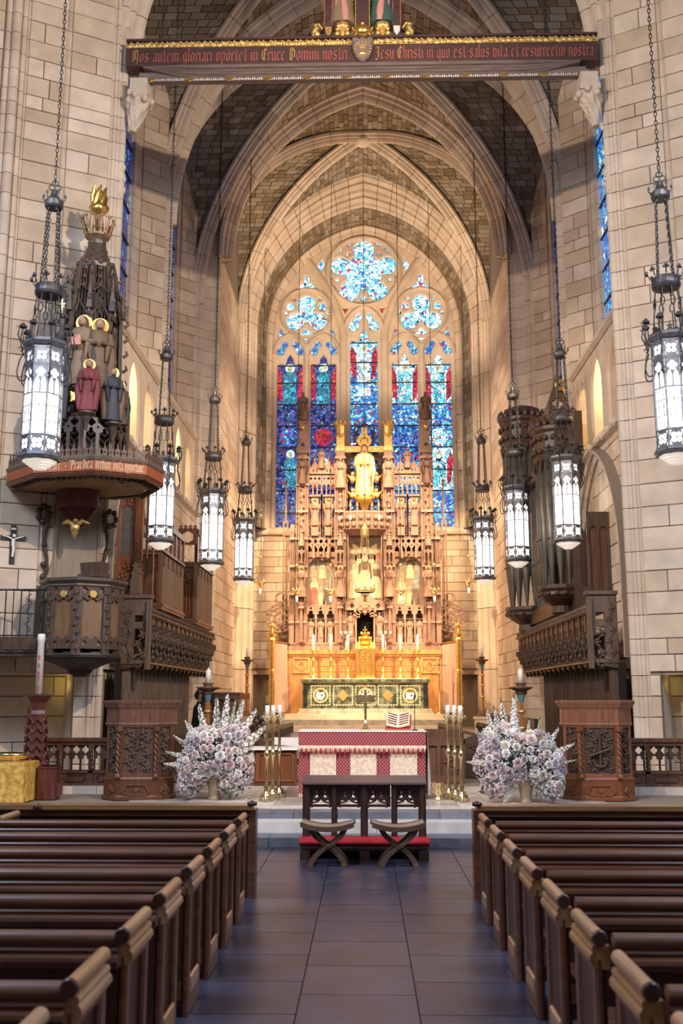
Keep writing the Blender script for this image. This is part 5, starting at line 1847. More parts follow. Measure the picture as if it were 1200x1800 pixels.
# the standing cross and its attendants on the beam (their tops are above the picture)
MB().cbox(0, .12, 14.77, .30, .2, 3.2).box(-.75, .02, 17.0, .75, .22, 17.3).build('cross_post', M['beam_red'], bm)
mb = MB()
for s in (-1, 1):
    mb.cbox(s * .14, .01, 14.77, .02, .02, 2.2)
    for k in range(20):
        mb.ball((s * .195, .08, 14.8 + k * .105), .028, 6, 4)
mb.build('gilt_edging', M['oldgold'], bm)
MB().plate([(-.21, 14.90), (0, 14.70), (.21, 14.90), (0, 15.1)], [], (0, .0, 0), t=.06, ch=.03).ball((0, -.06, 14.9), .13, 10, 6, (1, .5, 1)).ball((0, -.1, 14.98), .05, 6, 4).build('gilt_boss', M['gold'], bm)
for s, m1, m2, lab in ((-1, 'saint_cream', 'robe_rose', 0), (1, 'robe_green', 'robe_rose', 1)):
    if 'robe_green' not in M:
        M['robe_green'] = mat('green_paint', (.05, .11, .085), .55, mottle=.2)
    MB().cbox(s * .68, .12, 14.77, .16, .16, 3).build('side_post', M['beam_red'], bm)
    mb = MB()
    for q in (-.075, .075):
        mb.cbox(s * .68 + q, .03, 15.05, .02, .02, 2.6)
    mb.build('red_edging', M['letter_red'], bm)
    mb = MB().lathe([(.05, 0), (.06, .1), (.13, .17), (.15, .2), (.15, .26), (.12, .28)], 8, (s * .40, .08, 14.8), False)
    mb.ball((s * .50, .0, 14.83), .06, 6, 4).ball((s * .30, .0, 14.83), .06, 6, 4).ball((s * .5, .0, 14.93), .045, 6, 4).ball((s * .3, .0, 14.93), .045, 6, 4)
    mb.build('gilt_pedestal', M['oldgold'], bm)
    f = statue(MB(), s * .40, .1, 15.08, 1.55, 16).build('attendant_figure', M[m1], bm)
    mb = MB().tube([(s * .33, .0, 15.1), (s * .36, -.06, 15.4), (s * .42, -.05, 15.75)], [.10, .075, .03], 7)
    mb.tube([(s * .48, .02, 15.1), (s * .5, .0, 15.5), (s * .44, .0, 15.9)], [.07, .06, .03], 7)
    mb.build('mantle', M[m2], f)
    mb = MB()
    mb.tube([(s * .95, .05, 14.8), (s * .98, .03, 14.88), (s * .9, .0, 14.95), (s * .97, .02, 15.03), (s * .88, .05, 15.08), (s * .80, .08, 15.0)], [.07, .05, .06, .05, .04, .02], 7)
    mb.ball((s * .9, .0, 14.82), .07, 7, 5).ball((s * .93, .0, 15.02), .05, 6, 4)
    mb.build('gilt_dolphin', M['oldgold'], bm)
    MB().plate([(s * .68 - .07, 15.0), (s * .68 + .07, 15.0), (s * .68 + .06, 14.88), (s * .68, 14.78), (s * .68 - .06, 14.88)], [], (0, .03, 0), t=.04, ch=.015).build('small_shield', M['paleslab'] if s > 0 else M['oldgold'], bm)
MB().tube([(-4.05, .2, 14.75), (-4.0, .2, 17.4)], .016, 5).build('stay_chain', M['iron'], bm)
MB().tube([(3.65, .2, 14.75), (3.6, .2, 17.4)], .016, 5).build('stay_chain', M['iron'], bm)

# ================================================================== PULPIT
def octa(cx, cy, r, a0=0.0, n=8):
    return [(cx + r * math.cos(a0 + 2 * PI * k / n), cy + r * math.sin(a0 + 2 * PI * k / n)) for k in range(n)]


def face_frame(p, q, z=0.0):
    """origin, U, V, N for a vertical face whose bottom edge runs p -> q, N to the right of that direction"""
    d = Vector((q[0] - p[0], q[1] - p[1], 0))
    L = d.length
    d.normalize()
    return Vector((p[0], p[1], z)), d, Vector((0, 0, 1)), Vector((d.y, -d.x, 0)), L


def vine(mb, O, U, V, N, x0, z0, x1, z1, r=.012, k=5, lobes=True):
    """running carved scrolls filling a panel"""
    O, U, V, N = Vector(O), Vector(U), Vector(V), Vector(N)
    w, h = x1 - x0, z1 - z0
    cx = (x0 + x1) / 2
    P = lambda x, z, d=.0: O + U * x + V * z + N * (r * .6 + d)
    pts = [P(cx + w * .30 * math.sin(PI * q / 3), z0 + h * q / (3 * k)) for q in range(3 * k + 1)]
    mb.tube(pts, r, 4)
    for q in range(k):
        s = 1 if q % 2 else -1
        cz = z0 + h * (q + .5) / k
        rr_ = min(w * .27, h / k * .42)
        c = (cx - s * w * .18, cz)
        mb.tube([P(c[0] + rr_ * (1 - t * .09) * math.cos(s * t * .85 + 1), c[1] + rr_ * (1 - t * .09) * math.sin(s * t * .85 + 1)) for t in range(9)], [r * (1 - .06 * t) for t in range(9)], 4)
        if lobes:
            for a in (0.3, 1.9, 3.5, 5.1):
                p = P(c[0] + rr_ * .9 * math.cos(a), c[1] + rr_ * .9 * math.sin(a), r * .3)
                mb.ball(p, r * 1.9, 5, 3)
            mb.ball(P(c[0], c[1], r * .5), r * 2.2, 6, 4)
    return mb


PC = (-4.80, 16.85)
PA = R(-82)
pul = thing('pulpit', 'carved oak pulpit with tester canopy and a tall spire of saints on the left pier', 'pulpit', (0, 0, 0))
OAK, OG = M['oak'], M['oak_grey']
r0 = .66
mb = MB()
mb.rings([[(x, y, z) for x, y in octa(*PC, r, PA)] for r, z in ((.10, 2.22), (.18, 2.28), (.22, 2.34), (.40, 2.42), (.62, 2.50), (.67, 2.53), (.67, 2.57), (.66, 2.60))])
mb.build('corbelled_base', M['ink_oak'], pul)  # blackened to paint the shadow under the drum
mb = MB()
mb.rings([[(x, y, z) for x, y in octa(*PC, r, PA)] for r, z in ((.66, 3.66), (.70, 3.70), (.69, 3.73), (.75, 3.78), (.75, 3.83), (.60, 3.84))])
mb.build('cornice', M['pulpit_oak'], pul)
vs = octa(*PC, .62, PA)
for k in range(8):
    p, q = vs[k], vs[(k + 1) % 8]
    O, U, V, N, L = face_frame(p, q, 2.56)
    MB().plate(rect(.03, .02, L - .03, 1.12), (), O, U, V, N, .015).build('panel', M['panel_brown'], pul)
    mb = MB().plate([(0, 0), (L, 0), (L, .22), (L * .8, .17), (L * .65, .22), (L * .5, .15), (L * .35, .22), (L * .2, .17), (0, .22)],
                    [nfoil(L * .25, .09, .05, 4, 12), nfoil(L * .75, .09, .05, 4, 12)], O + N * .015, U, V, N, .03)
    mb.plate([(0, 1.12), (L, 1.12), (L, .82), (L * .85, .86), (L * .65, .80), (L * .5, .87), (L * .35, .80), (L * .15, .86), (0, .82)],
             [nfoil(L * .2, .98, .06, 4, 16), nfoil(L * .8, .98, .06, 4, 16)] + [circle(L * .38, .88, .02, 6), circle(L * .62, .88, .02, 6)], O + N * .015, U, V, N, .035, .008)
    mb.build('traceried_rail', M['pulpit_oak'], pul)
    if k in (6, 7, 0, 5):
        md = MB().plate(circle(L / 2, 1.0, .062, 16), (), O + N * .05, U, V, N, .015, .005)
        md.build('medallion', M['oldgold' if k % 2 else 'letter_gold'], pul)
    c = Vector((p[0], p[1], 2.56))
    rad = (c - Vector((PC[0], PC[1], 2.56))).normalized()
    tan = Vector((-rad.y, rad.x, 0))
    mb = MB()
    b = c + rad * .01
    mb.prism([tuple((c + tan * a + rad * d).xy) for a, d in ((-.075, -.03), (-.075, .04), (-.04, .055), (.04, .055), (.075, .04), (.075, -.03))], 2.56, 3.68)
    vine(mb, c + rad * .05, tan, Vector((0, 0, 1)), rad, -.06, .05, .06, 1.08, .012, 8)
    mb.build('carved_post', M['pulpit_oak'], pul)
# iron-railed gangway behind, and boarded door
mb = MB().box(-8.2, 16.55, 2.56, -5.35, 17.35, 2.62).box(-8.2, 16.52, 2.62, -5.35, 16.6, 2.86)
for q in range(9):
    mb.box(-8.1 + q * .3, 16.50, 2.66, -7.85 + q * .3, 16.52, 2.82)
mb.build('gangway', OAK, pul)
mb = MB()
mb.tube([(-8.2, 16.55, 3.66), (-5.35, 16.55, 3.66)], .018, 6)
mb.tube([(-8.2, 16.55, 2.9), (-5.35, 16.55, 2.9)], .012, 5)
for q in range(22):
    x = -8.1 + q * .13
    mb.tube([(x, 16.55, 2.75 if q % 2 else 2.6), (x, 16.55, 3.66)], .009 if q % 2 else .012, 5)
    if q % 2:
        mb.lathe([(.001, -.14), (.025, -.1), (.02, -.04), (.009, 0)], 6, (x, 16.52, 2.72))
for q in range(3):
    mb.tube([(-5.62 + .05 * math.sin(t * .9), 16.54, 2.95 + q * .22 + t * .025) for t in range(9)], .007, 4)
mb.build('iron_railing', M['iron'], pul)
MB().box(-5.66, 17.0, 2.62, -5.28, 17.06, 3.78).box(-5.62, 16.98, 2.7, -5.32, 17.0, 3.7).build('back_door', OAK, pul)
# back board on the pier face
def pf(s_, z, d=.06):
    p = C0 + E_ * s_ + N_ * d
    return Vector((p.x, p.y, z))


UF = Vector((-E_.x, -E_.y, 0))
O_ = pf(1.06, 0, .03)
NF = Vector((N_.x, N_.y, 0))
mb = MB().plate([(.0, 3.75), (.95, 3.75), (.95, 4.25), (.90, 4.35), (.90, 5.5), (.05, 5.5), (.05, 4.3), (-.02, 4.05), (-.12, 3.9)], (), O_, UF, Vector((0, 0, 1)), NF, .05, .015)
mb.build('back_board', M['greyboard'], pul)
mb = MB().plate(rect(.07, 3.85, .88, 5.45), [[(.12, 3.9), (.83, 3.9), (.83, 5.2), (.475, 4.75), (.12, 5.2)]], O_ + NF * .05, UF, Vector((0, 0, 1)), NF, .02, .006)
mb.build('board_frame', M['greyboard'], pul)
mb = MB()
for x, s in ((-.08, -1), (.99, 1)):
    for k in range(7):
        a = k * 2 * PI / 7
        p = O_ + UF * (x + s * .06 + .1 * math.cos(a)) + Vector((0, 0, 5.1 + .14 * math.sin(a))) + NF * .08
        mb.ball(p, .06, 6, 4)
    mb.tube([O_ + UF * (x + s * .04 * math.sin(t)) + Vector((0, 0, 4.95 - t * .16)) + NF * .05 for t in range(8)], [.05, .045, .03, .04, .03, .035, .03, .012], 6)
    for z in (4.55, 4.2, 3.98):
        mb.ball(O_ + UF * (x + s * .03) + Vector((0, 0, z)) + NF * .06, .055, 6, 4)
mb.build('carved_bracket', OAK, pul)
# small shelf and crimson fan corbel with gilt eagle
mb = MB().prism([(-4.96, 17.0), (-4.55, 16.85), (-4.42, 17.1), (-4.7, 17.5)], 3.92, 3.98).prism([(-4.92, 17.05), (-4.56, 16.92), (-4.46, 17.1), (-4.7, 17.45)], 3.98, 4.18, 1.08)
mb.build('lamp_ledge', OAK, pul)
FC = Vector((-5.06, 17.15, 0))
fan = []
for z, r in ((4.80, .05), (4.90, .12), (5.05, .24), (5.15, .30), (5.20, .35), (5.27, .35), (5.30, .31)):
    fan.append([(FC.x + r * 1.1 * math.cos(a), FC.y + r * .75 * math.sin(a), z) for a in [PI + PA * 0 + k * PI / 14 + .15 for k in range(15)]])
mb = MB().rings(fan, False, False, False)
mb.rings([[(FC.x + 1.1 * .35 * math.cos(a), FC.y + .75 * .35 * math.sin(a), z) for a in [2 * PI * k / 16 for k in range(16)]] for z in (5.24, 5.5)])
for k in range(11):
    a = PI + .3 + k * (PI - .3) / 11
    mb.tube([(FC.x + 1.1 * r * math.cos(a), FC.y + .75 * r * math.sin(a), z) for z, r in ((4.84, .08), (5.04, .24), (5.15, .31))], .02, 4)
mb.build('fan_corbel', M['crimson_wood'], pul)
FC.z = .12
mb = MB().ball((FC.x, FC.y - .12, 4.80), .085, 8, 5, (1, .8, 1.1)).ball((FC.x + .03, FC.y - .19, 4.91), .045, 7, 5)
for s in (-1, 1):
    mb.tube([(FC.x, FC.y - .12, 4.84), (FC.x + s * .13, FC.y - .1, 4.92), (FC.x + s * .24, FC.y - .05, 4.88)], [.05, .05, .015], 6)
mb.lathe([(.01, -.12), (.07, 0)], 6, (FC.x, FC.y - .1, 4.72))
mb.build('gilt_eagle', M['oldgold'], pul)
# tester
TV = [(-6.22, 16.75), (-5.50, 16.02), (-4.42, 15.80), (-3.64, 16.20), (-3.50, 16.95), (-3.95, 17.75), (-4.62, 18.0), (-6.3, 17.15)]
TC = (-4.88, 16.95)
sc = lambda f: [(TC[0] + (x - TC[0]) * f, TC[1] + (y - TC[1]) * f) for x, y in TV]
mb = MB().rings([[(x, y, z) for x, y in sc(f)] for f, z in ((.80, 5.46), (.97, 5.47), (1.0, 5.52), (.985, 5.54))], False, False)
mb.build('lower_moulding', M['oak_mid'], pul)
mb = MB().rings([[(x, y, z) for x, y in sc(f)] for f, z in ((.985, 5.71), (1.0, 5.73), (1.01, 5.77), (.98, 5.82), (.90, 5.84), (.3, 5.86))], False, True)
mb.build('upper_moulding', OG, pul)
mb = MB().prism(sc(.80), 5.47, 5.50)
mb.build('soffit', M['soffit'], pul)
for k in (0, 1, 2, 3, 4):
    p, q = TV[k], TV[(k + 1) % 8]
    O, U, V, N, L = face_frame(p, q, 5.54)
    MB().plate(rect(0.0, 0, L, .17), (), O - N * .03, U, V, N, .02).build('text_band', M['band_orange'], pul)
    a, b = sc(.97)[k], sc(.97)[(k + 1) % 8]
    O2, U2, V2, N2, L2 = face_frame(a, b, 5.80)
    n_ = max(2, int(L2 / .105))
    mb = MB()
    w = L2 / n_
    for i in range(n_):
        x = w * (i + .5)
        mb.plate([(x - w * .46, 0), (x + w * .46, 0), (x + w * .30, .07), (x + w * .46, .12), (x + w * .14, .14), (x, .25), (x - w * .14, .14), (x - w * .46, .12), (x - w * .30, .07)], [circle(x, .07, w * .15, 6)], O2, U2, V2, N2, .02)
    mb.build('leaf_cresting', OG, pul)
    a, b = sc(.80)[k], sc(.97)[k]
    mb = MB()
    for i in range(n_):
        u = (i + .5) / n_
        pa, pb = Vector(sc(.82)[k]).lerp(Vector(sc(.82)[(k + 1) % 8]), u), Vector(sc(.95)[k]).lerp(Vector(sc(.95)[(k + 1) % 8]), u)
        mb.tube([(pa.x, pa.y, 5.45), ((pa.x + pb.x) / 2, (pa.y + pb.y) / 2, 5.42), (pb.x, pb.y, 5.46)], .018, 4)
        mb.ball(((pa.x + pb.x) / 2, (pa.y + pb.y) / 2, 5.43), .035, 5, 3)
    mb.build('soffit_scrolls', OAK, pul)
lab = {1: ('Praedicare. - "Praedica', .02, .98), 2: ('verbum. insta opportune.', .03, .97)}
for k, (t, u0, u1) in lab.items():
    O, U, V, N, L = face_frame(TV[k], TV[k + 1], 5.54)
    size = .112
    Lw = text_len(t) * size
    sq = L * (u1 - u0) / Lw
    x = L * u0
    if k == 1:
        pass
    for w in t.split(' '):
        write(w, size, pul, O + U * x + Vector((0, 0, .04)) + N * -.008, U, V, N, M['letter_cream'], .24, sq)
        x += (text_len(w) + .5) * size * sq
MB().lathe([(.07, -.02), (.07, 0), (.02, .01), (.02, .05)], 10, (-4.1, 16.35, 5.42)).build('sprinkler_rose', M['brass'], pul)
# spire: pierced gallery, saints, tall buttressed lantern, crown and gilded flame
SC = (-4.84, 16.80)
N0 = len(pul.children)
v1 = octa(*SC, .66, PA)
for k in range(8):
    O, U, V, N, L = face_frame(v1[k], v1[(k + 1) % 8], 5.84)
    o, hs = tracery_panel(0.02, 0, L - .02, .74, 2, .18)
    W = (L - .04) / 2
    mb = MB().plate(o, hs, O, U, V, N, .035)
    for i in range(2):
        cx = .02 + W * (i + .5)
        for q in range(4):
            mb.tube([O + U * (cx + s) + V * (z + q * .12) + N * .02 for s, z in ((-W * .35, .14), (0, .06), (W * .35, .14))], .012, 4)
    for i in range(4):
        x = .02 + (L - .04) * (i + .5) / 4
        mb.lathe([(.022, 0), (.03, .03), (.005, .07)], 5, tuple(O + U * x + V * .74), False)
    mb.build('pierced_gallery', M['pulpit_oak'], pul)
    c = Vector((v1[k][0], v1[k][1], 0))
    mb = MB().prism(octa(c.x, c.y, .055, PA, 4), 5.84, 6.72)
    pinnacle(mb, c.x, c.y, 6.72, .09, .3)
    mb.build('gallery_post', M['pulpit_oak'], pul)
mb = MB()
mb.prism(octa(*SC, .34, PA), 5.9, 9.5, .75)
mb.build('dark_core', M['ink_oak'], pul)  # solid near-black core paints the shaded interior of the spire
rs = [(.60, 6.55), (.64, 6.62), (.60, 6.68), (.50, 6.70)]
mb = MB().rings([[(x, y, z) for x, y in octa(*SC, r, PA)] for r, z in rs])
mb.build('stage_moulding', M['pulpit_oak'], pul)
for k in range(8):
    a = PA + k * PI / 4
    ca, sa = math.cos(a), math.sin(a)
    pos = lambda r, z: (SC[0] + r * ca, SC[1] + r * sa, z)
    mb = MB()
    mb.tube([pos(.50, 6.7), pos(.47, 8.5), pos(.36, 9.3), pos(.30, 9.62)], [.055, .05, .045, .03], 4, False)
    for q in range(9):
        z = 7.0 + q * .28
        r = .55 - max(0, z - 8.4) * .15
        mb.tube([pos(r, z), pos(r + .07, z + .06), pos(r + .05, z + .13)], [.03, .03, .012], 5)
    pinnacle(mb, *pos(.52, 8.55), .10, .65)
    mb.build('buttress', M['pulpit_oak'], pul)
    b = a + PI / 8
    cb, sb = math.cos(b), math.sin(b)
    pos2 = lambda r, z, t=0: (SC[0] + r * cb - t * sb, SC[1] + r * sb + t * cb, z)
    mb = MB()
    for t in (-.1, -.035, .035, .1):
        mb.tube([pos2(.40, 8.45, t), pos2(.33, 9.3, t * .8), pos2(.27, 9.56, t * .7)], .016, 4)
    mb.tube([pos2(.44, 8.42, -.17), pos2(.46, 8.58, -.08), pos2(.47, 8.72, 0), pos2(.46, 8.58, .08), pos2(.44, 8.42, .17)], .022, 4)
    mb.tube([pos2(.44, 8.9, -.15), pos2(.45, 9.02, 0), pos2(.44, 8.9, .15)], .018, 4)
    for z in (9.05, 9.22, 9.39, 9.53):
        mb.ball(pos2(.36 - (z - 9) * .1, z), .055, 6, 4)
    for z in (6.8, 7.0, 7.2):
        mb.tube([pos2(.47, z, -.18), pos2(.47, z + .12, 0), pos2(.47, z, .18)], .016, 4)
        mb.tube([pos2(.47, z + .14, -.18), pos2(.47, z + .02, 0), pos2(.47, z + .14, .18)], .014, 4)
    tag(mb.build('openwork', M['pulpit_oak'], pul), kind='stuff')
mb = MB().lathe([(.34, 9.45), (.35, 9.52), (.26, 9.60), (.20, 9.78), (.16, 9.95), (.17, 10.0), (.13, 10.02), (.14, 10.06)], 8, (*SC, 0), False, 1, PA)
for k in range(24):
    a = k * PI / 4
    z = 9.56 + (k // 8) * .13
    r = .27 - (k // 8) * .045
    mb.ball((SC[0] + r * math.cos(a), SC[1] + r * math.sin(a), z), .03, 5, 4)
mb.build('cap', M['pulpit_oak'], pul)
mb = MB()
mb.lathe([(.10, 10.02), (.22, 10.10), (.23, 10.14), (.14, 10.16)], 16, (*SC, 0), False)
for k in range(12):
    a = k * PI / 6
    ca, sa = math.cos(a), math.sin(a)
    mb.tube([(SC[0] + .20 * ca, SC[1] + .20 * sa, 10.12), (SC[0] + .25 * ca, SC[1] + .25 * sa, 10.3), (SC[0] + .29 * ca, SC[1] + .29 * sa, 10.42)], [.03, .026, .018], 5)
    mb.ball((SC[0] + .29 * ca, SC[1] + .29 * sa, 10.43), .035, 5, 4)
    mb.ball((SC[0] + .23 * ca, SC[1] + .23 * sa, 10.22), .04, 5, 4)
mb.lathe([(.12, 10.14), (.10, 10.4), (.07, 10.55), (.09, 10.58)], 8, (*SC, 0), False)
mb.build('crown', M['crown_gilt'], pul)
mb = MB().lathe([(.07, 10.54), (.15, 10.60), (.17, 10.68), (.14, 10.74), (.11, 10.82), (.12, 10.92), (.10, 11.0)], 14, (*SC, 0), True, 1, 0, .12, 9)
for k in range(6):
    a = k * PI / 3
    mb.tube([(SC[0] + .09 * math.cos(a), SC[1] + .09 * math.sin(a), 10.72 + .0), (SC[0] + .12 * math.cos(a + .5), SC[1] + .12 * math.sin(a + .5), 10.9), (SC[0] + .11 * math.cos(a + .9), SC[1] + .11 * math.sin(a + .9), 11.04), (SC[0] + .13 * math.cos(a + 1.1), SC[1] + .13 * math.sin(a + 1.1), 11.10)], [.05, .045, .03, .008], 6)
mb.build('gilded_flame', M['gold'], pul)
# saints on the spire
def dsaint(x, y, z, h, gown, mantle, book=None, rz=0.0):
    o = statue(MB(), 0, 0, 0, h, 14).build('saint', M[gown], pul, (x, y, z), rz)
    MB().tube([(-.13 * h, 0, .78 * h), (-.17 * h, -.03 * h, .4 * h), (-.13 * h, -.02 * h, .02 * h)], [.05 * h, .07 * h, .06 * h], 7).tube([(.13 * h, 0, .78 * h), (.17 * h, -.03 * h, .4 * h), (.13 * h, -.02 * h, .02 * h)], [.05 * h, .07 * h, .06 * h], 7).tube([(-.1 * h, .04 * h, .8 * h), (0, .1 * h, .5 * h), (0, .08 * h, .03 * h)], [.06 * h, .1 * h, .1 * h], 7).build('mantle', M[mantle], o)
    MB().ball((0, -.015 * h, .915 * h), .066 * h, 9, 6, (.9, 1, 1.2)).ball((0, -.082 * h, .905 * h), .012 * h, 5, 4).build('head', M['skin_carved'], o)
    mb = MB().ball((0, .012 * h, .945 * h), .066 * h, 9, 6, (1, 1, 1.0))
    for e in (-1, 1):
        mb.ball((e * .022 * h, -.066 * h, .925 * h), .008 * h, 5, 3)
    mb.ball((0, -.05 * h, .868 * h), .034 * h, 6, 4, (1, .7, 1)).build('hair', M['oak'], o)
    MB().plate(circle(0, .925 * h, .115 * h, 18), [circle(0, .925 * h, .04 * h, 8)], (0, .05 * h, 0), t=.015).build('halo', M['oldgold'], o)
    if book:
        MB().box(-.08 * h, -.2 * h, .52 * h, .06 * h, -.16 * h, .66 * h).build('book', M[book], o)
    return o


dsaint(-4.86, 16.24, 7.16, 1.3, 'saint_cream', 'saint_blue', 'robe_rose', -.1)
dsaint(-4.56, 16.26, 7.10, 1.3, 'saint_brown', 'saint_brown', None, .25)
dsaint(-4.64, 15.98, 6.62, .92, 'saint_red', 'saint_red', None, .1)
dsaint(-4.30, 16.28, 6.52, .98, 'saint_blue', 'saint_brown', None, .5)
dsaint(-4.20, 16.42, 6.50, .80, 'saint_brown', 'saint_blue', None, .6)
dsaint(-5.20, 16.22, 6.52, 1.0, 'saint_blue', 'saint_blue', None, -.4)
mb = MB()
for x, y, z in ((-4.86, 16.24, 7.14), (-4.56, 16.26, 7.08), (-4.64, 15.98, 6.60), (-4.28, 16.32, 6.50), (-5.20, 16.22, 6.50)):
    mb.lathe([(.02, -.32), (.04, -.2), (.08, -.08), (.15, -.03), (.15, 0), (0, .01)], 8, (x, y, z), False)
mb.build('saint_corbels', M['pulpit_oak'], pul)
for x, m_ in ((-4.98, 'oldgold'), (-4.55, 'robe_rose')):
    mb = MB().plate(nfoil(x, 6.95, .1, 8, 32, 0, .35, .7), [], (0, 16.2, 0), t=.04, ch=.01)
    mb.build('roundel', M[m_], pul)
MB().cbox(-5.22, 16.2, 8.42, .018, .018, .26).cbox(-5.22, 16.2, 8.58, .11, .018, .018).cbox(-5.22, 16.2, 8.53, .08, .018, .018).build('gilt_cross', M['gold'], pul)

for o in list(pul.children)[N0:]:
    o.scale.z = .968
    o.location.z = o.location.z * .968 + 5.84 * .032

# crucifix on the left pier
cf = thing('wall_crucifix', 'dark wall crucifix with pale corpus on the left pier below the pulpit canopy', 'crucifix', tuple(pf(1.70, 4.18, .03)), math.atan2(.46, .888))
MB().box(-.045, -.05, 0, .045, 0, .68).box(-.21, -.05, .42, .21, 0, .50).build('cross', M['ink_oak'], cf)
mb = MB().tube([(0, -.07, .12), (.01, -.08, .26), (0, -.075, .34), (0, -.08, .44)], [.02, .028, .032, .036], 7).ball((.01, -.09, .49), .032, 7, 5)
for s in (-1, 1):
    mb.tube([(s * .03, -.075, .44), (s * .1, -.07, .47), (s * .185, -.06, .49)], [.016, .014, .010], 6)
mb.build('corpus', M['wax'], cf)
MB().box(-.04, -.055, .60, .04, -.05, .64).build('title_plate', M['wax'], cf)

# ================================================================== CHOIR GALLERIES
OM = M['oak_mid']
GY0 = 19.0


def gallery(sx, side):
    g = thing('choir_gallery', 'long carved oak choir-stall canopy with coved bracket arcade along the %s chancel wall' % side, 'choir stalls', (0, 0, 0))
    X = lambda x: sx * x
    y0, y1 = (GY0 if sx < 0 else 18.5, 27.6)
    nb = 16
    zt = 3.28 if sx < 0 else 3.08
    U, V, N = (0, 1, 0), (0, 0, 1), (-sx, 0, 0)
    w = (y1 - y0) / nb
    # back panelling below, with vertical ribs
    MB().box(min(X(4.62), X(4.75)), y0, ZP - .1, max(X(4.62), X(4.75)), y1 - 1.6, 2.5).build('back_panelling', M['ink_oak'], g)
    for k in range(int((y1 - 1.6 - y0) / .40)):
        y = y0 + .15 + k * .40
        MB().rings([[(X(4.62), y - .08, z), (X(4.50), y - .05, z), (X(4.47), y, z), (X(4.50), y + .05, z), (X(4.62), y + .08, z)] for z in (ZP, 2.44)], False).build('linenfold_rib', M['oak_grey'] if sx < 0 else M['oak'], g)  # left ribs pale on black ground: relief light and shade put into colour
    mb = MB()
    mb.rings([[(X(4.62), y, 2.40), (X(4.35), y, 2.46), (X(4.33), y, 2.52), (X(4.62), y, 2.52)] for y in (y0, y1)])
    mb.rings([[(X(4.45), y, 3.42), (X(4.16), y, 3.42), (X(4.12), y, 3.46), (X(4.16), y, 3.50), (X(4.45), y, 3.50)] for y in (y0, y1)])
    mb.build('rail', M['oak'], g)
    for k in range(nb):
        a = y0 + k * w
        # cove: leafy S-shaped brackets with pierced panel between
        mb = MB()
        for q in range(2):
            yy = a + w * (q + .1) / 2
            h = zt - 2.55
            mb.tube([(X(4.5), yy - .04, 2.55), (X(4.32), yy, 2.55 + h * .18), (X(4.38), yy + .10, 2.55 + h * .42), (X(4.20), yy + .13, 2.55 + h * .66), (X(4.18), yy + .22, 2.55 + h * .88), (X(4.11), yy + .20, 2.55 + h)], [.035, .055, .035, .055, .035, .016], 5)
            for e in range(5):
                u = (e + .3 + .35 * ((k * 2 + q) % 3) / 2) / 5
                mb.ball((X(4.34 - .20 * u), yy - .05 + .30 * u + .06 * (-1) ** e, 2.55 + h * u), .05, 5, 3, (1, 1.0, 1.5))
        mb.lathe([(.0, -.16), (.05, -.1), (.035, -.04), (.06, .0), (.02, .1)], 6, (X(4.34), a + w * .1, 2.54), False)
        mb.build('leaf_bracket', M['pulpit_oak'], g)
        hs = [lancet(a + w * (.06 + .31 * q), 2.62, a + w * (.31 + .31 * q), zt - .06, .1, 4, True) for q in range(3)]
        mb = MB().plate(rect(a, 2.54, a + w, zt), hs, (X(4.42), 0, 0), U, V, N, .04)
        mb.build('cove_panel', M['ink_oak'], g)  # near-black backing paints the shade behind the brackets
        o, hs = tracery_panel(a + .01, zt, a + w - .01, 3.42, 3, .12 if sx > 0 else .06, sx > 0)
        mb = MB().plate(o, hs, (X(4.24), 0, 0), U, V, N, .04)
        mb.box(min(X(4.17), X(4.24)), a - .03, 3.0, max(X(4.17), X(4.24)), a + .03, 3.5)
        mb.ball((X(4.18), a, 3.53), .04, 5, 4)
        mb.build('parapet_panel', M['oak'], g)
        mb = MB()
        for q in range(4):
            yy = a + w * (q + .5) / 4
            mb.lathe([(.03, 0), (.045, .04), (.008, .11)], 5, (X(4.18), yy, 3.5), False)
        mb.build('cresting', M['oak'], g)
    # end panel facing the nave
    mb = MB().plate(rect(min(X(4.1), X(4.64)), 2.5, max(X(4.1), X(4.64)), 3.75), [rect(min(X(4.18), X(4.40)), 2.58, max(X(4.18), X(4.40)), 3.16), rect(min(X(4.18), X(4.40)), 3.3, max(X(4.18), X(4.40)), 3.42)], (0, y0 + .04, 0), t=.06, ch=.012)
    mb.box(min(X(4.06), X(4.66)), y0 - .06, 3.75, max(X(4.06), X(4.66)), y0 + .1, 3.82)
    mb.prism([(X(4.13) - .04, y0 - .08), (X(4.13) + .04, y0 - .08), (X(4.13) + .04, y0 + .06), (X(4.13) - .04, y0 + .06)], 2.4, 3.7)
    vine(mb, (0, y0 - .02, 0), (1, 0, 0), (0, 0, 1), (0, -1, 0), min(X(4.18), X(4.40)), 2.6, max(X(4.18), X(4.40)), 3.14, .014, 3)
    vine(mb, (0, y0 - .02, 0), (1, 0, 0), (0, 0, 1), (0, -1, 0), min(X(4.42), X(4.60)), 2.6, max(X(4.42), X(4.60)), 3.6, .012, 5)
    mb.build('end_panel', M['oak_grey'], g)
    MB().box(min(X(4.20), X(4.62)), y0 + .05, 2.52, max(X(4.20), X(4.62)), y1, 2.56).build('canopy_floor', M['oak'], g)
    return g


gallery(-1, 'left')
gallery(1, 'right')


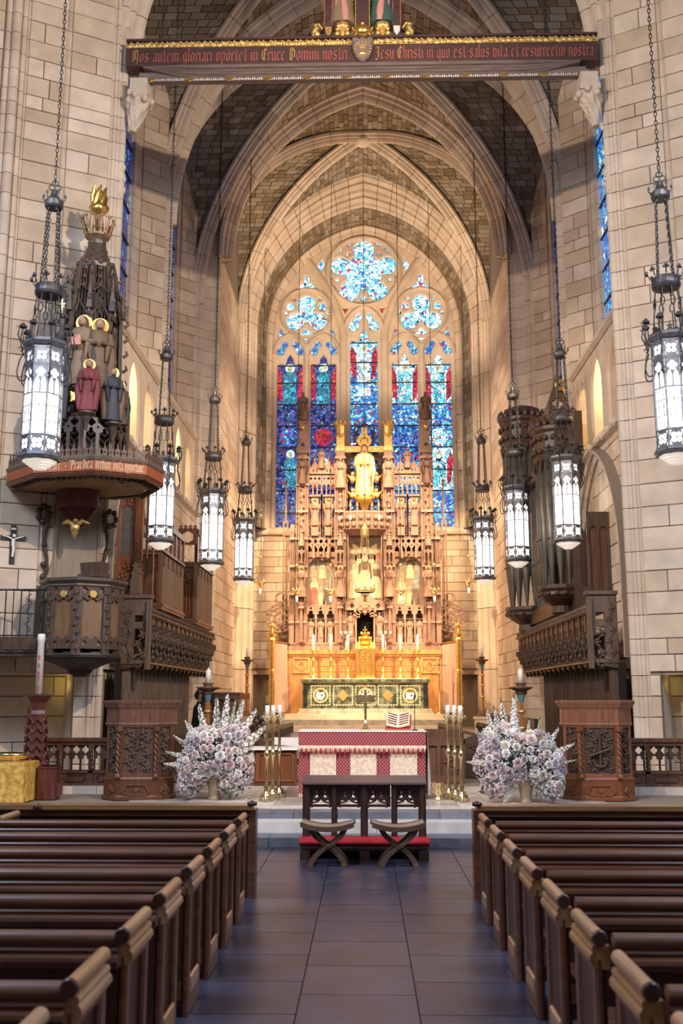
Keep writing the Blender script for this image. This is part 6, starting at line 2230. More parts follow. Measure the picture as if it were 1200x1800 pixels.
def case(y0, y1, z0, z1, lab, x0=-4.70, x1=-4.22, glaze=False):
    c = thing('oak_gallery_case', lab, 'gallery case', (0, 0, 0))
    zm = z0 + (z1 - z0) * .62
    MB().box(x0, y0 + .03, z0, x1 + .0, y1, zm).build('body', OM, c)
    # linenfold side facing the nave
    for k in range(5):
        x = x0 + .07 + k * (x1 - x0 - .14) / 4.6
        MB().rings([[(x, y0 + .04, z), (x + .02, y0 - .02, z), (x + .04, y0 - .02, z), (x + .06, y0 + .04, z)] for z in (z0 + .12, z0 + (zm - z0) * .62)]).build('linenfold', M['oak_light'], c)
    mb = MB().plate(rect(x0, z0, x1, zm), [rect(x0 + .07, z0 + .08, x1 - .07, zm - .07)], (0, y0 + .02, 0), t=.06, ch=.012)
    vine(mb, (0, y0 + .02, 0), (1, 0, 0), (0, 0, 1), (0, -1, 0), x0 + .09, z0 + (zm - z0) * .66, x1 - .09, zm - .1, .016, 2)
    mb.box(x0 - .02, y0 - .08, z0 - .06, x1 + .05, y1, z0).box(x0 - .02, y0 - .06, zm, x1 + .05, y1, zm + .05)
    mb.build('side_panel', OM, c)
    # long front towards the choir: boarded below, open lights above
    nb = int((y1 - y0) / .24)
    for k in range(nb):
        y = y0 + .05 + k * (y1 - y0 - .1) / nb
        MB().box(x1, y, z0 + .04, x1 + .025, y + (y1 - y0 - .1) / nb - .015, zm - .04).build('front_board', M['oak_grey'], c)
    mb = MB().box(x1 - .04, y0, zm, x1 + .03, y1, zm + .07).box(x1 - .04, y0, z1 - .12, x1 + .03, y1, z1)
    for k in range(nb // 2 + 1):
        y = y0 + k * (y1 - y0 - .05) / (nb // 2)
        mb.box(x1 - .03, y, zm, x1 + .02, y + .05, z1)
    mb.box(x0, y0, zm, x0 + .06, y0 + .06, z1).box(x1 - .06, y0, zm, x1, y0 + .06, z1)
    cresting(mb, x0, x1, z1, y0 + .03, .14, 4)
    mb.plate(rect(x0, z1 - .4, x1, z1), [nfoil((x0 + x1) / 2, z1 - .2, .15, 6, 30)], (0, y0 + .03, 0), t=.04)
    mb.build('open_frame', OM, c)
    mb = MB()
    for k in range(nb // 2):
        yy = y0 + .15 + k * (y1 - y0 - .1) / (nb // 2)
        mb.lathe([(.0, -.25), (.03, -.2), (.02, -.1), (.04, 0)], 5, (x1 + .03, yy, zm - .05), False)
    mb.rings([[(x1 - .1, y, z0 - .06), (x1 + .07, y, z0), (x1 + .07, y, z0 + .05), (x1, y, z0 + .1)] for y in (y0, y1)])
    mb.build('hanging_moulding', OM, c)
    return c


case(20.4, 22.9, 3.72, 5.55, 'brown oak linenfold gallery case behind the second left lantern, nearer of the two')
case(24.7, 27.3, 3.72, 6.05, 'brown oak linenfold gallery case below the small left lanterns, farther of the two')
# tall panelled screen with an arched light right behind the pulpit
ps = thing('arched_oak_screen', 'reddish oak screen with a grey arched light just right of the pulpit back board', 'screen', (0, 0, 0))
mb = MB().plate(rect(-4.86, 3.86, -4.36, 6.0), [lancet(-4.80, 4.62, -4.56, 5.62, .12, 5)], (0, 19.3, 0), t=.08, ch=.015)
mb.box(-4.5, 19.15, 3.86, -4.42, 19.25, 6.1)
cresting(mb, -4.86, -4.36, 6.0, 19.25, .14, 5)
vine(mb, (0, 19.22, 0), (1, 0, 0), (0, 0, 1), (0, -1, 0), -4.82, 3.9, -4.52, 4.5, .018, 3)
vine(mb, (0, 19.22, 0), (1, 0, 0), (0, 0, 1), (0, -1, 0), -4.82, 5.68, -4.52, 5.96, .018, 2)
mb.build('frame', M['oak_light'], ps)
MB().plate(lancet(-4.80, 4.62, -4.56, 5.62, .12, 5), [], (0, 19.28, 0), t=.01).build('light', M['pewter'], ps)
MB().plate(rect(-4.36, 3.6, -4.2, 5.9), [rect(-4.33, 4.6, -4.23, 5.7)], (0, 19.6, 0), t=.08).build('side_post', OM, ps)
pn = MB()
pinnacle(pn, -4.42, 19.1, 4.1, .16, .75)
pn.cbox(-4.42, 19.1, 3.84, .2, .2, .27)
pn.build('pinnacle', M['oak_grey'], ps)

# ================================================================== ORGAN
org = thing('pipe_organ', 'organ case of tall dark metal pipes in round carved towers above the right choir gallery', 'organ', (0, 0, 0))
PM = M['organ_pipe']


def tower(cx, cy, r, z0, z1, n, rp, a0, a1):
    mb = MB().lathe([(r * .2, z0 - .75), (r * .5, z0 - .6), (r * .45, z0 - .45), (r * .9, z0 - .3), (r * 1.05, z0 - .22), (r * 1.0, z0 - .15), (r * 1.1, z0 - .08), (r * 1.08, z0), (0, z0)], 16, (cx, cy, 0), False)
    for k in range(16):
        a = 2 * PI * k / 16
        mb.ball((cx + r * 1.02 * math.cos(a), cy + r * 1.02 * math.sin(a), z0 - .19), .06, 5, 4)
    mb.build('tower_base', M['oak'], org)
    mb = MB().lathe([(r * .8, z1 - .15), (r * 1.05, z1 - .1), (r * 1.1, z1), (r * 1.02, z1 + .1), (r * 1.05, z1 + .55), (r * 1.15, z1 + .62), (r * 1.15, z1 + .7), (r * .9, z1 + .75), (r * .8, z1 + 1.0), (r * .3, z1 + 1.1)], 14, (cx, cy, 0), False)
    for k in range(20):
        a = 2 * PI * k / 20
        c, s = math.cos(a), math.sin(a)
        mb.ball((cx + r * 1.08 * c, cy + r * 1.08 * s, z1 + .12), .07, 5, 4)
        mb.ball((cx + r * 1.08 * c, cy + r * 1.08 * s, z1 + .42), .07, 5, 4)
        mb.lathe([(.06, 0), (.08, .08), (.02, .22)], 5, (cx + r * 1.1 * c, cy + r * 1.1 * s, z1 + .7), False)
        mb.tube([(cx + r * 1.0 * c, cy + r * 1.0 * s, z1 - .1), (cx + r * c, cy + r * s, z1 - .35)], [.07, .01], 5)
    mb.build('tower_crown', M['oak'], org)
    for k in range(n):
        a = a0 + (a1 - a0) * k / (n - 1)
        x, y = cx + (r - rp) * math.cos(a), cy + (r - rp) * math.sin(a)
        mb = MB().lathe([(rp * .22, 0), (rp * .8, .75), (rp, .95), (rp, z1 - z0), (0, z1 - z0)], 12, (x, y, z0))
        d = Vector((math.cos(a), math.sin(a), 0))
        mb.ball((x + d.x * rp * .9, y + d.y * rp * .9, z0 + 1.05), rp * .45, 6, 4, (1, 1, .7))
        mb.build('organ_pipe', PM, org)


tower(4.45, 22.6, .50, 4.35, 7.3, 7, .12, PI * .62, PI * 1.6)
tower(4.30, 26.4, .55, 4.2, 8.6, 7, .125, PI * .62, PI * 1.6)
for k in range(7):
    y = 23.4 + k * .36
    h = 3.3 + .25 * math.cos(k)
    mb = MB().lathe([(.03, 0), (.10, .8), (.125, 1.0), (.125, h), (0, h)], 12, (4.45, y, 4.1 - .04 * k))
    mb.ball((4.33, y, 5.2), .05, 6, 4)
    mb.build('organ_pipe', PM, org)
mb = MB().box(4.3, 22.6, 3.72, 4.9, 26.4, 4.05).box(4.62, 22.0, 3.6, 4.95, 26.8, 8.3)
mb.box(4.25, 22.8, 7.2, 4.7, 26.0, 7.5)
mb.build('case', M['oak'], org)
mb = MB().plate([(4.15, 8.3), (4.85, 8.3), (4.6, 9.0), (4.5, 9.4), (4.4, 9.0)], [nfoil(4.5, 8.6, .13, 4, 16)], (0, 22.5, 0), t=.1, ch=.02)
mb.build('carved_gable', M['oak'], org)
MB().plate(circle(4.55, 9.0, .13, 18), [circle(4.55, 9.0, .05, 10)], (0, 22.3, 0), t=.05, ch=.015).build('gilt_disc', M['gold'], org)
sd = thing('panelled_oak_door', 'dark red oak panelled cupboard front above the right gallery beside the organ pipes', 'panelling', (0, 0, 0))
MB().box(4.55, 20.1, 3.6, 4.95, 20.2, 5.6).build('board', M['oak_mid'], sd)
mb = MB().plate(rect(4.5, 3.6, 4.98, 5.6), [lancet(4.56, 3.9, 4.72, 5.3, .1), lancet(4.76, 3.9, 4.92, 5.3, .1)], (0, 20.1, 0), t=.05, ch=.01)
mb.build('frame', M['oak'], sd)

# ================================================================== CHANCEL FURNITURE


def damask(name, base, motif, k, thr, sheen=.3):
    """woven repeat of small motifs"""
    m, N, L, B = nodes(name)
    geo = N.new('ShaderNodeNewGeometry')
    sp = N.new('ShaderNodeSeparateXYZ')
    L.new(geo.outputs['Position'], sp.inputs[0])

    def sn(sock, f):
        a = N.new('ShaderNodeMath')
        a.operation = 'MULTIPLY'
        a.inputs[1].default_value = f
        L.new(sock, a.inputs[0])
        b = N.new('ShaderNodeMath')
        b.operation = 'SINE'
        L.new(a.outputs[0], b.inputs[0])
        return b.outputs[0]
    ml = N.new('ShaderNodeMath')
    ml.operation = 'MULTIPLY'
    L.new(sn(sp.outputs[0], k), ml.inputs[0])
    L.new(sn(sp.outputs[2], k * .8), ml.inputs[1])
    gt = N.new('ShaderNodeMath')
    gt.operation = 'GREATER_THAN'
    gt.inputs[1].default_value = thr
    L.new(ml.outputs[0], gt.inputs[0])
    mx = N.new('ShaderNodeMix')
    mx.data_type = 'RGBA'
    L.new(gt.outputs[0], mx.inputs[0])
    mx.inputs[6].default_value = (*base, 1)
    mx.inputs[7].default_value = (*motif, 1)
    L.new(mx.outputs[2], B.inputs['Base Color'])
    B.inputs['Roughness'].default_value = .6
    B.inputs['Sheen Weight'].default_value = sheen
    return m


M['red_damask'] = damask('red_damask', (.30, .030, .050), (.50, .27, .22), 125, .42)
M['cream_damask'] = mat('cream_brocade', (.80, .62, .46), .55, mottle=.12, mscale=22, col2=(.86, .70, .55))
M['gold_damask'] = mat('gold_brocade', (.62, .34, .055), .5, mottle=.25, mscale=14, col2=(.72, .46, .12))
M['red_velvet'] = mat('red_velvet', (.52, .012, .028), .7, mottle=.1)
M['mahogany'] = mat('mahogany', (.115, .030, .022), .4, mottle=.3, mscale=4, stretch=(4, 4, .7), coat=.2)
M['paint_red'] = mat('painted_red_shaft', (.36, .085, .04), .4, mottle=.12)
M['paint_blue'] = mat('painted_blue_cap', (.10, .25, .30), .45)
M['skin'] = mat('skin', (.66, .42, .32), .55)
M['hair'] = mat('dark_hair', (.025, .017, .012), .6)

# ---- free-standing altar, its frontal and linen
AX0, AX1, AY = -1.04, .93, 16.0
al = thing('altar_table', 'dark oak free-standing altar table under the red and cream frontal', 'altar', (0, 0, 0))
MB().box(AX0 + .03, AY + .03, ZP, AX1 - .03, AY + .80, 1.30).build('body', M['oak'], al)
MB().box(AX0 - .02, AY + .02, 1.30, AX1 + .02, AY + .84, 1.345).build('mensa', M['oak'], al)
for x in (AX0 - .04, AX1 - .03):
    MB().box(x, AY + .70, ZP, x + .07, AY + .80, 1.3).build('leg', M['oak'], al)
fr_ = thing('altar_frontal', 'red damask altar frontal with three cream brocade panels and a tasselled fringe', 'frontal', (0, 0, 0))


def wavy(x0, x1, z0, z1, y, amp, per, n=40):
    t = [(x0 + (x1 - x0) * k / n, y - amp * (1 + math.sin(per * k)) * .3, z1) for k in range(n + 1)]
    b = [(x0 + (x1 - x0) * k / n, y - amp * (1 + math.sin(per * k + .4)), z0) for k in range(n + 1)]
    return MB().rings([t, b], True, False, False)


wavy(AX0 - .005, AX1 + .005, ZP + .03, 1.36, AY, .010, .9).build('red_cloth', M['red_damask'], fr_)
for x0, x1 in ((-.87, -.46), (-.24, .17), (.38, .80)):
    wavy(x0, x1, ZP + .02, 1.09, AY - .022, .008, .8, 24).build('cream_panel', M['cream_damask'], fr_)
wavy(AX0 - .01, AX1 + .01, 1.12, 1.37, AY - .04, .006, .9).build('superfrontal', M['red_damask'], fr_)
MB().box(AX0 - .012, AY - .06, 1.10, AX1 + .012, AY - .048, 1.145).build('braid', M['cream_damask'], fr_)
mb = MB()
for k in range(60):
    x = AX0 + .01 + k * (AX1 - AX0 - .02) / 59
    mb.lathe([(.004, .03), (.014, .01), (.016, -.05), (.005, -.055)], 5, (x, AY - .055, 1.10))
tag(mb.build('tassel_fringe', M['cream_damask'], fr_), kind='stuff')
mb = MB()
for k in range(26):
    x = AX0 + .04 + k * (AX1 - AX0 - .08) / 25
    mb.lathe([(.004, .03), (.014, .01), (.018, -.06), (.006, -.065)], 5, (x, AY - .066, 1.075))
tag(mb.build('red_tassels', M['red_velvet'], fr_), kind='stuff')
for sx in (-1, 1):
    xx = AX0 + .07 if sx < 0 else AX1 - .07
    mb = MB()
    for q in range(5):
        mb.lathe([(.004, .02), (.012, 0), (.013, -.05), (.004, -.055)], 5, (xx - .06 + q * .03, AY - .03, ZP + .06))
    tag(mb.build('hem_tassels', M['cream_damask'], fr_), kind='stuff')
li = thing('altar_linen', 'white altar cloth on the free-standing altar, hanging down its right end', 'altar cloth', (0, 0, 0))
MB().box(AX0 - .02, AY - .055, 1.352, AX1 + .02, AY + .84, 1.368).build('top_cloth', M['white'], li)
t = [(AX1 + .03, AY - .04 + k * .03, 1.36) for k in range(29)]
b = [(AX1 + .06 + .035 * math.sin(k * 1.1), AY - .05 + k * .031, ZP + .05) for k in range(29)]
MB().rings([t, [((p[0] + q[0]) / 2, p[1], .95) for p, q in zip(t, b)], b], True, False, False).build('hanging_end', M['white'], li)

ac = thing('altar_cross', 'small brass cross with broad engraved arms standing on the altar cloth', 'cross', (0.0, 16.3, 1.368))
MB().lathe([(0, 0), (.085, 0), (.09, .015), (.05, .03), (.03, .06), (.022, .1), (.03, .13), (.018, .16), (.018, .36)], 8, smooth=False).build('foot', M['brass'], ac)
MB().box(-.022, -.012, .34, .022, .012, .62).box(-.16, -.014, .44, .16, .014, .55).build('cross_arms', M['aged_brass'], ac)
for x, z in ((-.16, .495), (.16, .495), (0, .63)):
    MB().lathe([(.0, -.02), (.03, 0), (.0, .02)], 8, (x, 0, z)).build('knop', M['brass'], ac)
ms = thing('missal_stand', 'brass book stand holding an open red and cream missal on the altar', 'book stand', (.52, 16.25, 1.368), R(-8))
MB().box(-.2, -.1, 0, .2, -.06, .02).tube([(-.17, -.1, .01), (-.05, .12, .14)], .012, 5).tube([(.17, -.1, .01), (.05, .12, .14)], .012, 5).tube([(-.17, .1, .01), (-.17, -.1, .03)], .012, 5).tube([(.17, .1, .01), (.17, -.1, .03)], .012, 5).build('stand', M['brass'], ms)
bk = thing('missal', 'open missal with red and cream patterned pages leaning on the brass stand', 'book', (.52, 16.21, 1.385), R(-8))
O = Vector((0, -.06, .02))
V = Vector((0, .62, .78)).normalized()
for s in (-1, 1):
    U = Vector((s * .985, 0, .17)).normalized()
    MB().plate([(0, 0), (.19, 0), (.19, .26), (0, .26)], (), O, U, V, U.cross(V) * s, .025).build('pages', M['cream_damask'], bk)
    mb = MB()
    for q in range(5):
        mb.plate([(.02, .03 + q * .045), (.17, .05 + q * .045), (.17, .07 + q * .045), (.02, .05 + q * .045)], (), O + U.cross(V) * s * .026, U, V, U.cross(V) * s, .002)
    mb.build('printed_pattern', M['mahogany'], bk)
MB().plate([(-.2, -.01), (.2, -.01), (.2, .27), (-.2, .27)], (), O + Vector((0, .012, -.01)), (1, 0, 0), V, (0, -.78, .62), .008).build('cover', M['red_velvet'], bk)
mic = thing('gooseneck_microphone', 'thin black microphone rod standing on the altar beside the missal', 'microphone', (.78, 16.15, 1.368))
MB().lathe([(0, 0), (.05, 0), (.05, .015), (.008, .02)], 12).tube([(0, 0, .01), (0, 0, .40), (0, -.01, .50)], .006, 5).build('rod', M['black'], mic)
MB().lathe([(.0, 0), (.013, .01), (.013, .06), (0, .07)], 8, (0, -.01, .49)).build('capsule', M['black'], mic)

# ---- tall brass candle standards flanking the altar
cs2 = thing('floor_candlestick', '', 'candlestick', (0, 0, 0), 0, 'tall brass floor candlesticks beside the altar')
mb = MB().lathe([(.075, .05), (.085, .08), (.05, .12), (.03, .17), (.042, .22), (.024, .27), (.022, .62), (.036, .65), (.048, .69), (.036, .73), (.022, .76), (.020, 1.12), (.03, 1.14), (.025, 1.17), (.07, 1.23), (.075, 1.25), (0, 1.25)], 12)
for k in range(3):
    a = k * 2 * PI / 3 + .5
    mb.tube([(.05 * math.cos(a), .05 * math.sin(a), .14), (.09 * math.cos(a), .09 * math.sin(a), .07), (.10 * math.cos(a), .10 * math.sin(a), .0)], [.02, .018, .025], 6)
mb.build('shaft', M['brass'], cs2)
mb = MB()
for k in range(8):
    a = k * PI / 4
    mb.ball((.072 * math.cos(a), .072 * math.sin(a), 1.26), .016, 5, 4)
mb.build('drip_crown', M['brass'], cs2)
MB().lathe([(0, 0), (.034, 0), (.034, .17), (.02, .175), (.0, .17)], 12, (0, 0, 1.25)).build('candle', M['wax'], cs2)
i = 0
for sx, side in ((-1, 'left'), (1, 'right')):
    for xa_, y, lab in ((1.50, 15.50, 'nearest'), (1.435, 15.8, 'middle'), (1.36, 16.1, 'rearmost')):
        o = cs2 if i == 0 else copy_tree(cs2)
        i += 1
        o.location = (-xa_ if sx < 0 else xa_ - .06, y, ZP)
        tag(o, '%s of three tall brass floor candlesticks with white candles %s of the altar' % (lab, side), 'candlestick')

bu = thing('holy_water_bucket', 'small brass holy water bucket on the marble floor right of the altar', 'bucket', (1.10, 15.75, ZP))
MB().lathe([(0, 0), (.075, 0), (.08, .015), (.03, .05), (.03, .07), (.075, .12), (.09, .2), (.10, .26), (.105, .265), (.09, .265), (.07, .14), (0, .12)], 16).build('bucket', M['brass'], bu)
MB().tube([(-.1, 0, .25), (-.09, 0, .13), (-.0, -.1, .10), (.09, 0, .13), (.1, 0, .25)], .006, 5).build('handle', M['brass'], bu)
sp_ = thing('holy_water_sprinkler', 'dark sprinkler handle sticking out of the brass bucket', 'sprinkler', (1.10, 15.75, ZP))
MB().tube([(.02, 0, .14), (.15, 0, .36)], [.008, .011], 6).build('handle', M['mahogany'], sp_)

# ---- carved lecterns


def lectern(x, y, label, wood, rz):
    t = thing('carved_lectern', label, 'lectern', (x, y, ZP), rz)
    P = [(-.50, .34), (-.52, -.06), (-.29, -.27), (.29, -.27), (.52, -.06), (.50, .34)]
    sc_ = lambda f: [(px * f, py * f) for px, py in P]
    mb = MB().rings([[(a, b, z) for a, b in sc_(f)] for f, z in ((1.08, 0), (1.08, .05), (1.03, .07), (1.03, .29), (1.06, .31), (1.0, .34))])
    mb.build('plinth', M[wood], t)
    MB().prism(sc_(.93), .30, 1.14).build('body', M['oak'], t)
    mb = MB().rings([[(a, b, z) for a, b in sc_(f)] for f, z in ((1.0, 1.10), (1.06, 1.13), (1.03, 1.16), (1.02, 1.36), (1.09, 1.40), (1.10, 1.42), (1.15, 1.46), (1.15, 1.49), (1.0, 1.50))])
    mb.build('cornice', M[wood], t)
    for k in range(1, 4):
        p, q = P[k], P[(k + 1) % 6]
        O, U, V, N, L = face_frame(p, q, 0)
        # stiles and a sunk panel of carved vine
        mb = MB().plate(rect(0, .33, L, 1.12), [rect(.06, .40, L - .06, 1.08)], O - N * .035, U, V, N, .035, .01)
        mb.build('panel_frame', M[wood], t)
        mb = MB()
        n_ = 2 if k == 2 else 1
        for s in range(n_):
            vine(mb, O - N * .03, U, V, N, .07 + s * (L - .14) / n_, .41, .07 + (s + 1) * (L - .14) / n_, 1.07, .014, 6)
        if k == 2:
            c = L / 2
            if x < 0:
                mb.plate(rect(c - .02, .75, c + .02, 1.05), (), O - N * .02, U, V, N, .035).plate(rect(c - .09, .92, c + .09, .96), (), O - N * .02, U, V, N, .035)
            else:
                mb.tube([O + U * (c + .1 * math.sin(q * .6)) + V * (.60 - .1 * math.cos(q * .6)) + N * .02 for q in range(-3, 4)], .022, 6)
                mb.tube([O + U * c + V * .5 + N * .02, O + U * c + V * .98 + N * .02], .018, 6)
                mb.tube([O + U * (c - .17) + V * .66 + N * .04, O + U * (c + .17) + V * .78 + N * .04], .02, 6)
        mb.build('carved_vine', M['pulpit_oak'], t)
        lo = [(.06, .13), (.14, .07), (L - .14, .07), (L - .06, .13), (L - .14, .24), (.14, .24)]
        li_ = [(.10, .13), (.155, .095), (L - .155, .095), (L - .10, .13), (L - .155, .215), (.155, .215)]
        mb = MB().plate(lo, [li_], O * 1.03, U, V, N, .02)
        mb.plate([(L / 2 - .05, .155), (L / 2, .105), (L / 2 + .05, .155), (L / 2, .205)], [], O * 1.03, U, V, N, .02, .006)
        mb.build('lozenge_panel', M[wood], t)
        if k == 2:
            for xx in (0.0, L):
                pts, rr_ = [], []
                mb = MB()
                for w_ in range(2):
                    mb.tube([O + U * (xx + .018 * math.cos(q * .55 + w_ * PI)) + V * (.38 + q * .0155) + N * (.02 + .018 * math.sin(q * .55 + w_ * PI)) for q in range(42)], .02, 5)
                c = O + U * xx + N * .02
                mb.lathe([(.045, .33), (.05, .36), (.035, .39)], 10, (c.x, c.y, 0)).lathe([(.03, 1.01), (.055, 1.03), (.06, 1.06), (.06, 1.11)], 8, (c.x, c.y, 0), False)
                mb.build('twisted_column', M[wood], t)
    return t


lectern(-3.53, 15.95, 'carved dark oak lectern left of the chancel, behind the left flowers', 'oak_mid', R(4))
lectern(3.60, 16.0, 'carved reddish oak lectern right of the chancel, behind the right flowers', 'oak_light', R(-4))  # lighter oak than the left one: its stronger lighting is put into the colour

# ---- communion rails


def comm_rail(x0, x1, label):
    t = thing('communion_rail', label, 'rail', (0, 0, 0))
    y = 16.95
    z0 = ZP + .11
    MB().box(x0, y - .09, 1.16, x1, y + .09, 1.22).box(x0, y - .06, 1.10, x1, y + .06, 1.16).build('top_rail', M['oak_mid'], t)
    MB().box(x0, y - .04, z0, x1, y + .04, z0 + .2).box(x0, y - .06, z0 + .2, x1, y + .06, z0 + .24).box(x0, y - .07, z0, x1, y + .07, z0 + .04).build('base_rail', M['oak_mid'], t)
    n = max(2, round((x1 - x0) / .62))
    w = (x1 - x0) / n
    for k in range(n + 1):
        x = x0 + k * w
        mb = MB().box(x - .035, y - .06, z0, x + .035, y + .06, z0 + .26)
        for q in range(2):
            mb.tube([(x + .014 * math.cos(i * .6 + q * PI), y - .05 + .014 * math.sin(i * .6 + q * PI), z0 + .25 + i * .013) for i in range(28)], .02, 5)
        mb.box(x - .045, y - .07, 1.02, x + .045, y + .07, 1.11)
        mb.build('twisted_post', M['oak_mid'], t)
        if k == n:
            break
        a, b = x + .04, x + w - .04
        hs = []
        m = 3
        ww = (b - a) / m
        for q in range(m):
            hs.append(lancet(a + ww * q + .014, z0 + .25, a + ww * (q + 1) - .014, .94, .09, 5, True))
            hs.append(nfoil(a + ww * (q + .5), 1.025, .062, 4, 16))
        MB().plate(rect(a - .01, z0 + .24, b + .01, 1.11), hs, (0, y + .02, 0), t=.04).build('tracery_panel', M['oak'], t)
        c = (a + b) / 2
        MB().plate([(a + .03, z0 + .12), (a + .09, z0 + .06), (b - .09, z0 + .06), (b - .03, z0 + .12), (b - .09, z0 + .18), (a + .09, z0 + .18)], [[(a + .06, z0 + .12), (a + .1, z0 + .08), (b - .1, z0 + .08), (b - .06, z0 + .12), (b - .1, z0 + .16), (a + .1, z0 + .16)], ], (0, y - .04, 0), t=.015).build('lozenge', M['oak'], t)


comm_rail(-5.62, -4.02, 'pierced oak communion rail in front of the left pier')
comm_rail(4.02, 6.4, 'pierced oak communion rail in front of the right pier')

# ---- paschal candle, cloth-covered table with a bowl, mahogany box
pc = thing('paschal_stand', 'carved red-brown column stand for the tall paschal candle at far left', 'candle stand', (-5.30, 16.3, ZP))
secs = [(.26, 0), (.27, .08), (.24, .1), (.24, .5), (.22, .52), (.20, .55), (.21, .62), (.17, .66), (.165, .95), (.175, 1.0), (.15, 1.03), (.145, 1.22), (.16, 1.28), (.14, 1.34), (.17, 1.46), (.24, 1.54), (.27, 1.57), (.27, 1.585), (.1, 1.6)]
MB().rings([[(r * (1.0 if k % 2 else .92) * math.cos(PI / 8 + k * PI / 4), r * (1.0 if k % 2 else .92) * math.sin(PI / 8 + k * PI / 4), z) for k in range(8)] for r, z in secs]).build('column', M['mahogany'], pc)
mb = MB()
for z, r in ((.58, .21), (.72, .17), (.86, .17), (1.0, .17), (1.14, .15)):
    for k in range(8):
        a = PI / 8 + k * PI / 4
        b = a + PI / 8
        mb.tube([(r * math.cos(a), r * math.sin(a), z + .07), (r * 1.05 * math.cos(b), r * 1.05 * math.sin(b), z - .02), (r * math.cos(a + PI / 4), r * math.sin(a + PI / 4), z + .07)], .016, 5)
mb.build('carved_zigzag', M['mahogany'], pc)
pk = thing('paschal_candle', 'tall thick white paschal candle with small red emblems on the carved stand', 'candle', (-5.30, 16.3, ZP + 1.6))
MB().lathe([(0, 0), (.055, 0), (.055, .84), (.062, .85), (.062, .96), (.03, .97), (0, .95)], 16).build('candle', M['wax'], pk)
for z, s in ((.10, .035), (.24, .03), (.32, .045), (.45, .035), (.58, .035)):
    MB().plate([(-s * .5, z - s), (s * .5, z - s), (s * .25, z), (s * .8, z + s * .3), (s * .25, z + s * .6), (0, z + s * 1.6), (-s * .25, z + s * .6), (-s * .8, z + s * .3), (-s * .25, z)], (), (0, -.056, 0), t=.005).build('emblem', M['letter_red'], pk)
tbl = thing('cloth_covered_stand', 'square stand draped in gold brocade at the far left edge', 'table', (-5.44, 15.54, ZP))
w = .34
ring = lambda f, z, amp: [((w * f + amp * math.sin(k * 1.7)) * (1 if abs(math.cos(2 * PI * k / 40)) > .70 else 1) * max(-1, min(1, 1.42 * math.cos(2 * PI * k / 40))), (w * f + amp * math.cos(k * 1.3)) * max(-1, min(1, 1.42 * math.sin(2 * PI * k / 40))), z) for k in range(40)]
MB().rings([ring(1, .58, 0), ring(1.02, .55, .0), ring(1.03, .3, .006), ring(1.06, .01, .014)], False).build('brocade', M['gold_damask'], tbl)
bw = thing('brass_bowl', 'wide shallow brass bowl on the gold-draped stand', 'bowl', (-5.42, 15.54, ZP + .58))
MB().lathe([(0, 0), (.20, 0), (.22, .02), (.19, .035), (.24, .06), (.27, .10), (.275, .13), (.265, .13), (.22, .07), (0, .05)], 24).build('bowl', M['brass'], bw)
mbx = thing('mahogany_pedestal', 'plain low mahogany box pedestal beside the paschal candle stand', 'pedestal', (-4.91, 15.84, ZP))
MB().box(-.14, -.14, 0, .14, .14, .5).box(-.15, -.15, .47, .15, .15, .5).box(.14, -.1, .05, .19, .1, .25).build('box', M['mahogany'], mbx)

# ---- ornate torchieres
tc = thing('torchiere', '', 'candle stand', (0, 0, 0), 0, 'painted torchieres with white candles')
MB().lathe([(.22, 0), (.22, .06), (.1, .12), (.06, .2)], 8, smooth=False).build('base', M['oak_mid'], tc)
MB().lathe([(.045, .2), (.045, 1.55)], 8, smooth=False).build('shaft', M['paint_red'], tc)
mb = MB()
for z in (.6, .98, 1.32):
    mb.lathe([(.045, z), (.085, z + .02), (.085, z + .05), (.045, z + .07)], 12)
for k in range(8):
    a = k * PI / 4 + PI / 8
    mb.tube([(.046 * math.cos(a), .046 * math.sin(a), .2), (.046 * math.cos(a), .046 * math.sin(a), 1.55)], .006, 4)
mb.build('gilt_rings', M['oldgold'], tc)
MB().lathe([(.05, 1.55), (.06, 1.6), (.085, 1.70)], 10).build('blue_cap', M['paint_blue'], tc)
MB().lathe([(.085, 1.70), (.13, 1.74), (.10, 1.77), (.20, 1.82), (.235, 1.84), (.235, 1.86), (.1, 1.87), (.08, 1.90), (.11, 1.93), (.11, 1.95), (0, 1.95)], 14).build('drip_pan', M['oak_mid'], tc)
MB().lathe([(0, 0), (.052, 0), (.052, .26), (.02, .28), (.012, .31), (0, .31)], 12, (0, 0, 1.95)).build('candle', M['wax'], tc)
for i, (x, y, z, lab) in enumerate(((-3.12, 20.0, .20, 'red and blue painted torchiere rising behind the left flowers'), (3.06, 20.0, .20, 'red and blue painted torchiere rising behind the right flowers'),
                                    (-3.64, 31.0, 1.30, 'slim torchiere left of the high altar, near the left sacristy door'), (3.58, 31.0, 1.30, 'slim torchiere right of the high altar, near the right sacristy door'))):
    o = tc if i == 0 else copy_tree(tc)
    o.location = (x, y, z)
    o['label'] = lab
    if i > 1:
        o.scale = (.9, .9, .92)
        pl = thing('torchiere_plinth', 'pale stone plinth under the slim torchiere at the %s' % ('left' if i == 2 else 'right'), 'plinth', (x, y, .62))
        MB().cbox(0, 0, 0, .5, .4, .60).cbox(0, 0, .60, .58, .46, .08).build('block', M['cream'], pl)
    else:
        o.location.z = ZP
        o.scale = (1, 1, .935)

